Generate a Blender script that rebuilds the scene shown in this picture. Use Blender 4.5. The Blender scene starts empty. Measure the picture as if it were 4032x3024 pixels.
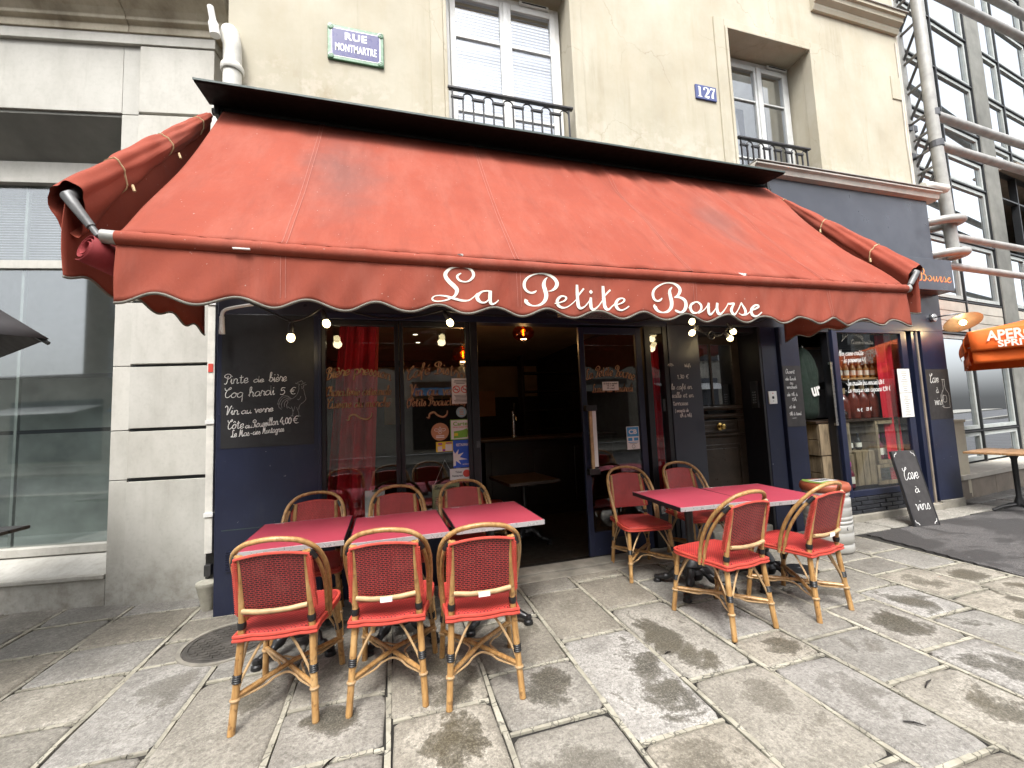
import bpy, bmesh, math, random
from mathutils import Vector, Matrix

S = bpy.context.scene
C = S.collection
PI = math.pi
rnd = random.Random(7)

# ------------------------------------------------------------------ camera, sky, sun, exposure
def cam_matrix(yaw, pitch, roll, loc):
    cy, sy, cp, sp = math.cos(yaw), math.sin(yaw), math.cos(pitch), math.sin(pitch)
    f = Vector((sy*cp, cy*cp, sp)); r = Vector((cy, -sy, 0)); u = r.cross(f)
    cr, sr = math.cos(roll), math.sin(roll)
    r2 = r*cr + u*sr; u2 = u*cr - r*sr
    m = Matrix((r2, u2, -f)).transposed().to_4x4()
    m.translation = loc
    return m
cd = bpy.data.cameras.new('camera')
cam = bpy.data.objects.new('camera', cd); C.objects.link(cam)
cd.sensor_width = 36.0; cd.lens = 36*1630/4032
cd.clip_start = 0.05; cd.clip_end = 2000
cam.matrix_world = cam_matrix(0.280542, 0.08032372, -0.04185344, Vector((0, -3.88, 1.45)))
S.camera = cam

SUN_EL, SUN_AZ = math.radians(58), math.radians(200)
W = bpy.data.worlds.new('World'); S.world = W; W.use_nodes = True
nt = W.node_tree; nt.nodes.clear()
sky = nt.nodes.new('ShaderNodeTexSky'); sky.sky_type = 'NISHITA'; sky.sun_disc = False
sky.sun_elevation = SUN_EL; sky.sun_rotation = SUN_AZ
sky.air_density = 1.0; sky.dust_density = 4.0; sky.ozone_density = 1.0
hs = nt.nodes.new('ShaderNodeHueSaturation'); hs.inputs['Saturation'].default_value = 0.16
bg = nt.nodes.new('ShaderNodeBackground'); bg.inputs['Strength'].default_value = 0.15
wo = nt.nodes.new('ShaderNodeOutputWorld')
nt.links.new(sky.outputs[0], hs.inputs['Color']); nt.links.new(hs.outputs[0], bg.inputs[0]); nt.links.new(bg.outputs[0], wo.inputs[0])

sd = bpy.data.lights.new('sun', 'SUN'); sd.energy = 1.05; sd.angle = math.radians(18); sd.color = (1, 0.965, 0.91)
sun = bpy.data.objects.new('sun', sd); C.objects.link(sun)
# the sun stands over the street behind the photographer
sdir = Vector((math.sin(SUN_AZ)*math.cos(SUN_EL), math.cos(SUN_AZ)*math.cos(SUN_EL), math.sin(SUN_EL)))
sun.rotation_euler = sdir.to_track_quat('Z', 'Y').to_euler(); sun.location = (0, -20, 30)

S.view_settings.view_transform = 'Standard'; S.view_settings.look = 'None'
S.view_settings.gamma = 1.0; S.view_settings.use_curve_mapping = False
S.view_settings.exposure = 1.68
S.render.engine = 'CYCLES'
S.cycles.max_bounces = 8; S.cycles.transparent_max_bounces = 16; S.cycles.caustics_reflective = False; S.cycles.caustics_refractive = False
S.cycles.use_denoising = True

# ------------------------------------------------------------------ materials
MATS = {}
def new_mat(name):
    m = bpy.data.materials.new(name); m.use_nodes = True
    MATS[name] = m
    return m, m.node_tree, m.node_tree.nodes['Principled BSDF']
def lk(nt, a, b): nt.links.new(a, b)
def texco(nt, kind='Object'):
    return nt.nodes.new('ShaderNodeTexCoord').outputs[kind]
def noise(nt, co, scale, detail=4, rough=0.55, dist=0.0):
    n = nt.nodes.new('ShaderNodeTexNoise'); n.inputs['Scale'].default_value = scale
    n.inputs['Detail'].default_value = detail; n.inputs['Roughness'].default_value = rough; n.inputs['Distortion'].default_value = dist
    lk(nt, co, n.inputs['Vector']); return n.outputs['Fac']
def ramp(nt, fac, stops):
    r = nt.nodes.new('ShaderNodeValToRGB'); e = r.color_ramp.elements
    while len(e) < len(stops): e.new(0.5)
    for i, (p, c) in enumerate(stops):
        e[i].position = p; e[i].color = (c[0], c[1], c[2], 1) if not isinstance(c, float) else (c, c, c, 1)
    lk(nt, fac, r.inputs[0]); return r.outputs[0]
def mix(nt, fac, a, b, mode='MIX'):
    n = nt.nodes.new('ShaderNodeMix'); n.data_type = 'RGBA'; n.blend_type = mode
    for inp, v in ((n.inputs['Factor'], fac), (n.inputs['A'], a), (n.inputs['B'], b)):
        if isinstance(v, (int, float)): inp.default_value = v
        elif isinstance(v, tuple): inp.default_value = (v[0], v[1], v[2], 1)
        else: lk(nt, v, inp)
    return n.outputs['Result']
def math_(nt, op, a, b=None, clamp=False):
    n = nt.nodes.new('ShaderNodeMath'); n.operation = op; n.use_clamp = clamp
    for i, v in enumerate((a, b)):
        if v is None: continue
        if isinstance(v, (int, float)): n.inputs[i].default_value = v
        else: lk(nt, v, n.inputs[i])
    return n.outputs[0]
def bump(nt, bs, h, strength=0.3, dist=0.002):
    b = nt.nodes.new('ShaderNodeBump'); b.inputs['Strength'].default_value = strength; b.inputs['Distance'].default_value = dist
    lk(nt, h, b.inputs['Height']); lk(nt, b.outputs[0], bs.inputs['Normal'])
def sc(c, f): return tuple(min(1.0, x*f) for x in c)
def mapping(nt, co, scale=(1,1,1), rot=(0,0,0), loc=(0,0,0)):
    n = nt.nodes.new('ShaderNodeMapping'); n.inputs['Scale'].default_value = scale; n.inputs['Rotation'].default_value = rot; n.inputs['Location'].default_value = loc
    lk(nt, co, n.inputs['Vector']); return n.outputs[0]

def pm(name, col, var=0.12, scale=6.0, rough=0.5, metal=0.0, bmp=0.0, bscale=80.0, stretch=None, spec=0.5, col2=None, coat=0.0, rvar=1.0):
    """a plain painted / cast / laminated surface: base colour broken by two noises, with grain"""
    m, nt, b = new_mat(name)
    co = texco(nt)
    if stretch: co = mapping(nt, co, stretch)
    f = noise(nt, co, scale, 5, 0.6)
    c2 = col2 if col2 else sc(col, 1-2.2*var)
    c = ramp(nt, f, [(0.3, c2), (0.7, sc(col, 1+var))])
    lk(nt, c, b.inputs['Base Color'])
    f2 = noise(nt, co, scale*3.1, 4, 0.6)
    rr = ramp(nt, f2, [(0.3, float(max(0.02, rough-0.08*rvar))), (0.7, float(min(1, rough+0.1*rvar)))])
    lk(nt, rr, b.inputs['Roughness'])
    b.inputs['Metallic'].default_value = metal; b.inputs['Specular IOR Level'].default_value = spec
    if coat: b.inputs['Coat Weight'].default_value = coat; b.inputs['Coat Roughness'].default_value = 0.15
    if bmp: bump(nt, b, noise(nt, co, bscale, 3, 0.6), bmp, 0.003)
    return m
def glow(name, col, strength):
    m, nt, b = new_mat(name)
    b.inputs['Base Color'].default_value = (*col, 1); b.inputs['Emission Color'].default_value = (*col, 1); b.inputs['Emission Strength'].default_value = strength
    return m
def glass(name, tint=(0.9, 0.93, 0.92), refl=1.0, rough=0.0, gcol=(0.95, 0.97, 1)):
    """thin pane: clear with a Schlick mirror, the same from both faces"""
    m = bpy.data.materials.new(name); m.use_nodes = True; MATS[name] = m
    nt = m.node_tree; nt.nodes.clear()
    o = nt.nodes.new('ShaderNodeOutputMaterial'); t = nt.nodes.new('ShaderNodeBsdfTransparent'); g = nt.nodes.new('ShaderNodeBsdfGlossy')
    t.inputs[0].default_value = (*tint, 1); g.inputs['Roughness'].default_value = rough; g.inputs['Color'].default_value = (*gcol, 1)
    ge = nt.nodes.new('ShaderNodeNewGeometry'); d = nt.nodes.new('ShaderNodeVectorMath'); d.operation = 'DOT_PRODUCT'
    lk(nt, ge.outputs['Incoming'], d.inputs[0]); lk(nt, ge.outputs['Normal'], d.inputs[1])
    c = math_(nt, 'SUBTRACT', 1.0, math_(nt, 'ABSOLUTE', d.outputs['Value']), True)
    f = math_(nt, 'ADD', math_(nt, 'MULTIPLY', math_(nt, 'POWER', c, 5.0), 0.9), 0.042)
    f = math_(nt, 'MULTIPLY', f, refl, True)
    mx = nt.nodes.new('ShaderNodeMixShader'); lk(nt, f, mx.inputs[0]); lk(nt, t.outputs[0], mx.inputs[1]); lk(nt, g.outputs[0], mx.inputs[2])
    lk(nt, mx.outputs[0], o.inputs[0]); return m

glass('shop_glass', (0.93, 0.95, 0.945), 1.5)
glass('office_glass', (0.76, 0.79, 0.78), 2.6, 0.03)
glass('tower_glass', (0.80, 0.84, 0.85), 7.0, 0.0, (0.74, 0.78, 0.82))
glass('house_glass', (0.88, 0.9, 0.92), 2.2)
glass('door_glass', (0.8, 0.82, 0.84), 4.5)
glass('amber_glass', (0.95, 0.55, 0.20), 1.2)
glass('bottle_glass', (0.55, 0.62, 0.5), 1.2)

pm('fascia_paint', (0.030, 0.034, 0.050), 0.05, 1.5, 0.34, spec=0.6)
pm('black_paint', (0.008, 0.008, 0.011), 0.1, 4, 0.42)
pm('chalkboard', (0.012, 0.012, 0.014), 0.22, 5, 0.6)
pm('grey_chalkboard', (0.035, 0.032, 0.032), 0.15, 5, 0.6)
pm('chalk', (0.78, 0.78, 0.76), 0.14, 60, 0.9)
pm('faint_chalk', (0.26, 0.26, 0.26), 0.2, 80, 0.9)
pm('white_lettering', (0.80, 0.77, 0.68), 0.04, 20, 0.7)
pm('gold_lettering', (0.40, 0.24, 0.11), 0.15, 30, 0.45)
pm('lettering_brown', (0.16, 0.045, 0.025), 0.1, 30, 0.5)
pm('sign_gold', (0.60, 0.30, 0.08), 0.1, 30, 0.5)
pm('hood_metal', (0.005, 0.006, 0.006), 0.1, 4, 0.6, spec=0.15)
pm('hood_edge', (0.05, 0.075, 0.07), 0.1, 6, 0.5)
pm('door_brown', (0.050, 0.036, 0.026), 0.2, 6, 0.34)
pm('brass', (0.62, 0.42, 0.14), 0.1, 30, 0.25, metal=1.0)
pm('steel', (0.55, 0.55, 0.54), 0.08, 20, 0.30, metal=1.0)
pm('dark_steel', (0.12, 0.12, 0.125), 0.1, 20, 0.4, metal=1.0)
pm('chrome_edge', (0.52, 0.50, 0.50), 0.04, 8, 0.28, metal=0.45, rvar=0.2)
pm('alu', (0.50, 0.49, 0.46), 0.06, 6, 0.40, metal=0.4, bmp=0.03, rvar=0.4)
pm('cast_iron', (0.012, 0.012, 0.013), 0.2, 20, 0.38, bmp=0.15, bscale=60)
pm('table_red', (0.40, 0.052, 0.082), 0.05, 2, 0.36, rvar=0.2, bmp=0.03, bscale=300)
pm('table_dark_edge', (0.02, 0.012, 0.014), 0.1, 10, 0.35)
pm('red_cane', (0.50, 0.066, 0.046), 0.10, 12, 0.42)
pm('white_pvc', (0.70, 0.68, 0.62), 0.1, 8, 0.45)
pm('white_paint', (0.74, 0.74, 0.72), 0.06, 6, 0.4)
pm('grey_white_paint', (0.55, 0.56, 0.55), 0.08, 6, 0.45)
pm('paper', (0.72, 0.71, 0.68), 0.05, 8, 0.8)
pm('paper_line', (0.10, 0.10, 0.10), 0.1, 50, 0.9)
pm('yellow_paper', (0.55, 0.50, 0.28), 0.05, 8, 0.8)
pm('sign_blue', (0.022, 0.022, 0.15), 0.08, 6, 0.3, spec=0.4)
pm('sign_green', (0.10, 0.22, 0.12), 0.1, 10, 0.25, spec=0.6)
pm('plate_blue', (0.055, 0.075, 0.22), 0.08, 10, 0.35)
pm('enamel_white', (0.82, 0.82, 0.80), 0.03, 20, 0.25)
pm('roll_red', (0.24, 0.022, 0.026), 0.12, 6, 0.85)
pm('curtain_red', (0.60, 0.012, 0.030), 0.15, 5, 0.85)
pm('wood_crate', (0.24, 0.18, 0.11), 0.25, 4, 0.8, stretch=(6, 6, 1.2), bmp=0.2, bscale=30)
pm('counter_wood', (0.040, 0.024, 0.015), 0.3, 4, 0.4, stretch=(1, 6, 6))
pm('shelf_wood', (0.42, 0.26, 0.12), 0.2, 5, 0.5, stretch=(1, 8, 8))
pm('table_wood', (0.36, 0.20, 0.09), 0.2, 5, 0.5, stretch=(1, 8, 8))
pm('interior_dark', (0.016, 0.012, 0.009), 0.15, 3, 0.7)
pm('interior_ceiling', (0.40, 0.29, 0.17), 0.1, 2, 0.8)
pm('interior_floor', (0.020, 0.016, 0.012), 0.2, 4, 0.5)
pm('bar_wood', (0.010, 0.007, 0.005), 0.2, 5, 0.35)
pm('cave_yellow', (0.42, 0.27, 0.03), 0.12, 3, 0.8)
pm('jersey_green', (0.005, 0.016, 0.009), 0.15, 8, 0.9)
pm('scarf_red', (0.30, 0.03, 0.02), 0.15, 8, 0.9)
pm('grey_canvas', (0.045, 0.043, 0.046), 0.1, 4, 0.85, bmp=0.05, bscale=400)
pm('black_metal', (0.012, 0.012, 0.012), 0.1, 10, 0.4)
pm('rail_black', (0.014, 0.012, 0.014), 0.1, 10, 0.42)
pm('orange_canvas', (0.76, 0.125, 0.010), 0.07, 3, 0.8, bmp=0.05, bscale=300)
pm('steel_tube', (0.36, 0.355, 0.335), 0.12, 6, 0.45, metal=0.2)
pm('lamp_grey', (0.075, 0.07, 0.06), 0.15, 10, 0.4)
pm('office_interior', (0.37, 0.39, 0.37), 0.2, 1.5, 0.9)
pm('arm_grey', (0.15, 0.15, 0.15), 0.2, 8, 0.45, metal=0.3)
pm('concrete_column', (0.20, 0.20, 0.18), 0.14, 2.5, 0.8, bmp=0.1, bscale=40)
pm('mullion_dark', (0.025, 0.027, 0.03), 0.1, 10, 0.4)
pm('mullion_pale', (0.45, 0.48, 0.46), 0.08, 8, 0.45)
pm('stone_band', (0.50, 0.47, 0.41), 0.08, 3, 0.8)
pm('brown_stone', (0.24, 0.20, 0.16), 0.15, 3, 0.8, bmp=0.1)
pm('far_facade', (0.42, 0.39, 0.33), 0.12, 1.5, 0.9)
pm('far_roof', (0.10, 0.11, 0.12), 0.1, 2, 0.6)
pm('far_shutter', (0.50, 0.50, 0.48), 0.1, 3, 0.6)
pm('zinc', (0.34, 0.33, 0.31), 0.12, 4, 0.5)
pm('ledge_pink', (0.62, 0.58, 0.52), 0.1, 4, 0.8)
pm('bollard_paint', (0.42, 0.40, 0.33), 0.15, 12, 0.7, bmp=0.15)
pm('cabinet_cream', (0.55, 0.50, 0.38), 0.06, 4, 0.5)
pm('painted_brick', (0.022, 0.024, 0.030), 0.2, 9, 0.45, bmp=0.4, bscale=50)
pm('stone_plinth', (0.27, 0.25, 0.21), 0.2, 5, 0.8, bmp=0.25, bscale=60)
pm('mesh_wire', (0.30, 0.29, 0.26), 0.1, 8, 0.5)
pm('sticker_blue', (0.02, 0.10, 0.55), 0.08, 5, 0.4)
pm('sticker_lightblue', (0.05, 0.28, 0.55), 0.08, 5, 0.4)
pm('sticker_green', (0.18, 0.42, 0.04), 0.08, 5, 0.4)
pm('sticker_tan', (0.48, 0.24, 0.12), 0.06, 5, 0.5)
pm('sticker_yellow', (0.75, 0.58, 0.04), 0.05, 5, 0.5)
pm('sticker_red', (0.62, 0.06, 0.04), 0.05, 5, 0.5)
pm('sticker_aqua', (0.26, 0.46, 0.52), 0.06, 5, 0.5)
pm('sticker_purple', (0.28, 0.05, 0.30), 0.06, 5, 0.5)
pm('red_liquor_glass', (0.17, 0.030, 0.018), 0.2, 5, 0.12, spec=0.6)
pm('rose_glass', (0.16, 0.03, 0.05), 0.2, 5, 0.12, spec=0.6)
pm('honey_glass', (0.42, 0.20, 0.06), 0.2, 5, 0.12, spec=0.6)
pm('manhole_iron', (0.075, 0.068, 0.060), 0.25, 6, 0.55, bmp=0.2, bscale=60)
pm('joint_dark', (0.018, 0.016, 0.013), 0.3, 6, 0.95)
pm('pink_cap', (0.42, 0.06, 0.32), 0.08, 8, 0.35)
pm('label_cream', (0.70, 0.67, 0.58), 0.05, 10, 0.7)
pm('cork', (0.45, 0.32, 0.18), 0.1, 20, 0.8)
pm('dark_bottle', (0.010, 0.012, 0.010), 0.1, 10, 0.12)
pm('ink', (0.02, 0.02, 0.03), 0.05, 10, 0.6)
pm('keg_green', (0.33, 0.50, 0.08), 0.12, 8, 0.4)
pm('keg_orange', (0.36, 0.085, 0.04), 0.1, 8, 0.45)
pm('black_wrap', (0.010, 0.010, 0.011), 0.1, 40, 0.4)
pm('pale_rattan', (0.50, 0.33, 0.17), 0.2, 10, 0.5)
pm('seam_thread', (0.36, 0.13, 0.10), 0.1, 20, 0.9)
pm('trim_grey', (0.17, 0.16, 0.135), 0.1, 30, 0.85)
pm('string_tan', (0.5, 0.36, 0.2), 0.1, 30, 0.8)
pm('cable_black', (0.02, 0.02, 0.022), 0.1, 10, 0.4)
pm('heater_metal', (0.36, 0.30, 0.30), 0.1, 10, 0.35, metal=0.8)
pm('blind_fabric', (0.52, 0.51, 0.55), 0.05, 5, 0.8)
pm('blind_dark', (0.20, 0.20, 0.24), 0.05, 5, 0.8)
pm('net_curtain', (0.40, 0.39, 0.38), 0.1, 3, 0.9)
glow('bulb_glow', (1.0, 0.80, 0.42), 2.2)
glow('filament', (1.0, 0.50, 0.12), 9.0)
glow('spot_glow', (1.0, 0.86, 0.6), 2.5)
glow('sconce_glow', (1.0, 0.76, 0.36), 6.0)

def make_special():
    # asphalt: coarse grit, damp darker areas and pale worn spots
    m, nt, b = new_mat('asphalt')
    co = texco(nt)
    g_ = noise(nt, co, 150, 3, 0.8); w_ = noise(nt, co, 1.3, 7, 0.7, 0.5)
    c = ramp(nt, g_, [(0.36, (0.030, 0.028, 0.028)), (0.5, (0.068, 0.064, 0.063)), (0.64, (0.17, 0.16, 0.155))])
    dm = ramp(nt, w_, [(0.44, 0.0), (0.50, 0.75)])
    c = mix(nt, dm, c, (0.034, 0.032, 0.031))
    c = mix(nt, ramp(nt, noise(nt, co, 20, 2, 0.5), [(0.73, 0.0), (0.75, 0.6)]), c, (0.26, 0.25, 0.24))
    lk(nt, c, b.inputs['Base Color']); lk(nt, ramp(nt, dm, [(0.0, 0.85), (1.0, 0.5)]), b.inputs['Roughness'])
    bump(nt, b, g_, 0.6, 0.004)
    # navy gloss paint with small chips and dull scuffs
    m, nt, b = new_mat('navy_paint')
    co = texco(nt)
    c = ramp(nt, noise(nt, co, 3, 5, 0.6), [(0.3, (0.010, 0.013, 0.033)), (0.7, (0.015, 0.020, 0.047))])
    ch = math_(nt, 'MULTIPLY', ramp(nt, noise(nt, co, 34, 2, 0.5), [(0.735, 0.0), (0.75, 1.0)]), ramp(nt, noise(nt, co, 4, 3, 0.6), [(0.5, 0.0), (0.6, 1.0)]))
    c = mix(nt, ch, c, (0.22, 0.22, 0.23))
    c = mix(nt, ramp(nt, noise(nt, mapping(nt, co, (1, 1, 0.3)), 9, 5, 0.7), [(0.55, 0.0), (0.8, 0.25)]), c, (0.06, 0.06, 0.07))
    lk(nt, c, b.inputs['Base Color'])
    lk(nt, ramp(nt, noise(nt, co, 8, 5, 0.65), [(0.3, 0.31), (0.7, 0.40)]), b.inputs['Roughness'])
    bump(nt, b, noise(nt, mapping(nt, co, (1, 1, 0.2)), 30, 3, 0.6), 0.08, 0.002)
    # rattan cane with darker nodes and honey bands
    m, nt, b = new_mat('rattan')
    co = texco(nt)
    oi = nt.nodes.new('ShaderNodeObjectInfo'); va = nt.nodes.new('ShaderNodeVectorMath'); va.operation = 'ADD'
    lk(nt, co, va.inputs[0]); lk(nt, oi.outputs['Location'], va.inputs[1]); co = va.outputs[0]
    f = noise(nt, co, 7, 4, 0.6); f2 = noise(nt, mapping(nt, co, (60, 60, 7)), 1.0, 3, 0.6)
    c = ramp(nt, f, [(0.25, (0.20, 0.090, 0.024)), (0.5, (0.39, 0.205, 0.066)), (0.78, (0.56, 0.36, 0.165))])
    c = mix(nt, 0.35, c, ramp(nt, f2, [(0.35, (0.16, 0.08, 0.03)), (0.65, (0.60, 0.38, 0.16))]))
    v = noise(nt, co, 38, 2, 0.5)
    c = mix(nt, ramp(nt, v, [(0.60, 0.0), (0.70, 0.6)]), c, (0.12, 0.055, 0.02))
    lk(nt, c, b.inputs['Base Color']); b.inputs['Roughness'].default_value = 0.36
    bump(nt, b, f2, 0.12, 0.002)
    # woven cane: front (red) and reverse (dark with red ticks); UV in metres
    def fade(nt, c):
        oi = nt.nodes.new('ShaderNodeObjectInfo'); wn = nt.nodes.new('ShaderNodeTexWhiteNoise'); lk(nt, oi.outputs['Location'], wn.inputs['Vector'])
        va = nt.nodes.new('ShaderNodeVectorMath'); va.operation = 'ADD'; lk(nt, texco(nt), va.inputs[0]); lk(nt, oi.outputs['Location'], va.inputs[1])
        c = mix(nt, 1.0, c, ramp(nt, wn.outputs['Value'], [(0.0, (0.80, 0.84, 0.86)), (1.0, (1.10, 1.08, 1.06))]), 'MULTIPLY')
        return mix(nt, ramp(nt, noise(nt, va.outputs[0], 11, 5, 0.65), [(0.5, 0.0), (0.75, 0.35)]), c, (0.30, 0.075, 0.065))
    def weave(name, rot, bw, rh, mort, cbrick, cmort, off, rough, bs):
        m, nt, b = new_mat(name)
        uv = texco(nt, 'UV'); uv = mapping(nt, uv, (1, 1, 1), (0, 0, rot))
        t = nt.nodes.new('ShaderNodeTexBrick'); t.offset = off; t.offset_frequency = 2
        t.inputs['Scale'].default_value = 1.0; t.inputs['Brick Width'].default_value = bw; t.inputs['Row Height'].default_value = rh
        t.inputs['Mortar Size'].default_value = mort; t.inputs['Mortar Smooth'].default_value = 0.35; t.inputs['Bias'].default_value = 0.0
        t.inputs['Color1'].default_value = (*cbrick, 1); t.inputs['Color2'].default_value = (*sc(cbrick, 0.8), 1); t.inputs['Mortar'].default_value = (*cmort, 1)
        lk(nt, uv, t.inputs['Vector'])
        n = noise(nt, texco(nt), 9, 3, 0.6)
        c = mix(nt, 1.0, t.outputs['Color'], ramp(nt, n, [(0.3, (0.78, 0.78, 0.78)), (0.7, (1.08, 1.08, 1.08))]), 'MULTIPLY')
        c = fade(nt, c)
        lk(nt, c, b.inputs['Base Color']); b.inputs['Roughness'].default_value = rough
        bump(nt, b, t.outputs['Fac'], bs, 0.0015)
    weave('weave_front', PI/2, 0.027, 0.0098, 0.0014, (0.50, 0.050, 0.044), (0.10, 0.008, 0.010), 0.5, 0.42, -0.5)
    weave('weave_back', 0.0, 0.0225, 0.0108, 0.0025, (0.020, 0.004, 0.006), (0.38, 0.040, 0.040), 0.36, 0.5, 0.4)
    m, nt, b = new_mat('weave_seat')
    uv = nt.nodes.new('ShaderNodeSeparateXYZ'); lk(nt, texco(nt, 'UV'), uv.inputs[0])
    sx = math_(nt, 'SINE', math_(nt, 'MULTIPLY', uv.outputs[0], 2*PI/0.0185)); sy = math_(nt, 'SINE', math_(nt, 'MULTIPLY', uv.outputs[1], 2*PI/0.0185))
    pr = math_(nt, 'MULTIPLY', sx, sy)
    n = noise(nt, texco(nt), 9, 3, 0.6)
    c = mix(nt, ramp(nt, pr, [(0.30, 0.0), (0.55, 1.0)]), ramp(nt, n, [(0.3, (0.40, 0.038, 0.034)), (0.7, (0.52, 0.056, 0.046))]), (0.09, 0.006, 0.009))
    c = fade(nt, c)
    lk(nt, c, b.inputs['Base Color']); b.inputs['Roughness'].default_value = 0.42
    bump(nt, b, pr, -0.35, 0.0015)
    # awning canvas
    m, nt, b = new_mat('awning_canvas')
    co = texco(nt)
    f = noise(nt, co, 1.6, 5, 0.6); f2 = noise(nt, co, 14, 4, 0.65); f3 = noise(nt, co, 600, 2, 0.5)
    c = ramp(nt, f, [(0.3, (0.235, 0.047, 0.027)), (0.7, (0.292, 0.066, 0.039))])
    c = mix(nt, ramp(nt, f2, [(0.42, 0.0), (0.75, 0.25)]), c, (0.20, 0.055, 0.043))
    c = mix(nt, 0.18, c, ramp(nt, f3, [(0.3, (0.17, 0.034, 0.022)), (0.7, (0.40, 0.11, 0.08))]))
    # two soot marks left by rain running off the sill above
    sp = nt.nodes.new('ShaderNodeSeparateXYZ'); lk(nt, co, sp.inputs[0])
    for (cx, cz, rx, rz, k) in ((-1.84, -0.78, 0.36, 0.78, 0.62), (1.55, -0.85, 0.26, 0.62, 0.5)):
        dx = math_(nt, 'DIVIDE', math_(nt, 'SUBTRACT', sp.outputs[0], cx), rx); dz = math_(nt, 'DIVIDE', math_(nt, 'SUBTRACT', sp.outputs[2], cz), rz)
        d = math_(nt, 'SQRT', math_(nt, 'ADD', math_(nt, 'MULTIPLY', dx, dx), math_(nt, 'MULTIPLY', dz, dz)))
        d = math_(nt, 'ADD', d, math_(nt, 'MULTIPLY', math_(nt, 'SUBTRACT', noise(nt, co, 3.0, 4, 0.6), 0.5), 1.3))
        c = mix(nt, ramp(nt, d, [(0.1, k), (1.0, 0.0)]), c, (0.13, 0.075, 0.068))
    c = mix(nt, ramp(nt, noise(nt, mapping(nt, co, (1.6, 0.5, 0.5), (0, 0.25, 0)), 2.6, 6, 0.7), [(0.46, 0.0), (0.74, 0.42)]), c, (0.345, 0.125, 0.092))
    c = mix(nt, ramp(nt, noise(nt, mapping(nt, co, (3.0, 0.4, 0.4)), 3.4, 5, 0.7), [(0.52, 0.0), (0.72, 0.32)]), c, (0.165, 0.045, 0.032))
    c = mix(nt, ramp(nt, noise(nt, co, 55, 2, 0.5), [(0.745, 0.0), (0.76, 0.7)]), c, (0.42, 0.30, 0.26))
    lk(nt, c, b.inputs['Base Color']); b.inputs['Roughness'].default_value = 0.85; b.inputs['Specular IOR Level'].default_value = 0.2
    bump(nt, b, noise(nt, mapping(nt, co, (1, 0.6, 0.6), (0, 0.35, 0)), 6, 5, 0.6, 0.6), 0.22, 0.03)
    # cream lime render of the upper wall
    m, nt, b = new_mat('cream_render')
    co = texco(nt)
    f = noise(nt, co, 1.3, 6, 0.62); f2 = noise(nt, mapping(nt, co, (1, 1, 0.35)), 3.0, 6, 0.7); f3 = noise(nt, co, 120, 3, 0.6)
    c = ramp(nt, f, [(0.28, (0.385, 0.350, 0.268)), (0.55, (0.462, 0.428, 0.342)), (0.78, (0.52, 0.485, 0.395))])
    c = mix(nt, ramp(nt, f2, [(0.42, 0.0), (0.72, 0.5)]), c, (0.40, 0.34, 0.235))
    sp = nt.nodes.new('ShaderNodeSeparateXYZ'); lk(nt, co, sp.inputs[0])
    low = math_(nt, 'DIVIDE', math_(nt, 'SUBTRACT', 5.05, sp.outputs[2]), 0.7, True)
    pt = math_(nt, 'MULTIPLY', low, ramp(nt, noise(nt, co, 4.5, 7, 0.68), [(0.5, 0.0), (0.58, 1.0)]))
    c = mix(nt, math_(nt, 'MULTIPLY', pt, 0.75), c, (0.60, 0.54, 0.46))
    pt2 = math_(nt, 'MULTIPLY', low, ramp(nt, noise(nt, mapping(nt, co, (1, 1, 0.6), (0, 0, 0), (5, 2, 1)), 3.2, 6, 0.7), [(0.55, 0.0), (0.65, 1.0)]))
    c = mix(nt, math_(nt, 'MULTIPLY', pt2, 0.6), c, (0.30, 0.235, 0.14))
    stk = math_(nt, 'MULTIPLY', ramp(nt, noise(nt, mapping(nt, co, (1, 1, 0.06)), 7.0, 5, 0.65), [(0.5, 0.0), (0.68, 1.0)]), ramp(nt, noise(nt, co, 1.1, 4, 0.6), [(0.42, 0.0), (0.66, 1.0)]))
    c = mix(nt, math_(nt, 'MULTIPLY', stk, 0.6), c, (0.30, 0.26, 0.18))
    ck = nt.nodes.new('ShaderNodeTexVoronoi'); ck.feature = 'DISTANCE_TO_EDGE'; ck.inputs['Scale'].default_value = 0.9
    cw_ = nt.nodes.new('ShaderNodeVectorMath'); cw_.operation = 'ADD'; cn_ = nt.nodes.new('ShaderNodeTexNoise'); cn_.inputs['Scale'].default_value = 5; cn_.inputs['Detail'].default_value = 5; lk(nt, co, cn_.inputs['Vector']); cs_ = nt.nodes.new('ShaderNodeVectorMath'); cs_.operation = 'SCALE'; cs_.inputs['Scale'].default_value = 0.25; lk(nt, cn_.outputs['Color'], cs_.inputs[0]); lk(nt, co, cw_.inputs[0]); lk(nt, cs_.outputs[0], cw_.inputs[1]); lk(nt, cw_.outputs[0], ck.inputs['Vector'])
    crk = math_(nt, 'MULTIPLY', ramp(nt, ck.outputs['Distance'], [(0.001, 1.0), (0.005, 0.0)]), ramp(nt, noise(nt, co, 0.8, 3, 0.5), [(0.5, 0.0), (0.58, 0.5)]))
    c = mix(nt, crk, c, (0.22, 0.18, 0.12))
    lk(nt, c, b.inputs['Base Color']); b.inputs['Roughness'].default_value = 0.9
    bump(nt, b, mix(nt, 0.5, noise(nt, co, 16, 5, 0.6), f3), 0.22, 0.006)
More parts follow.
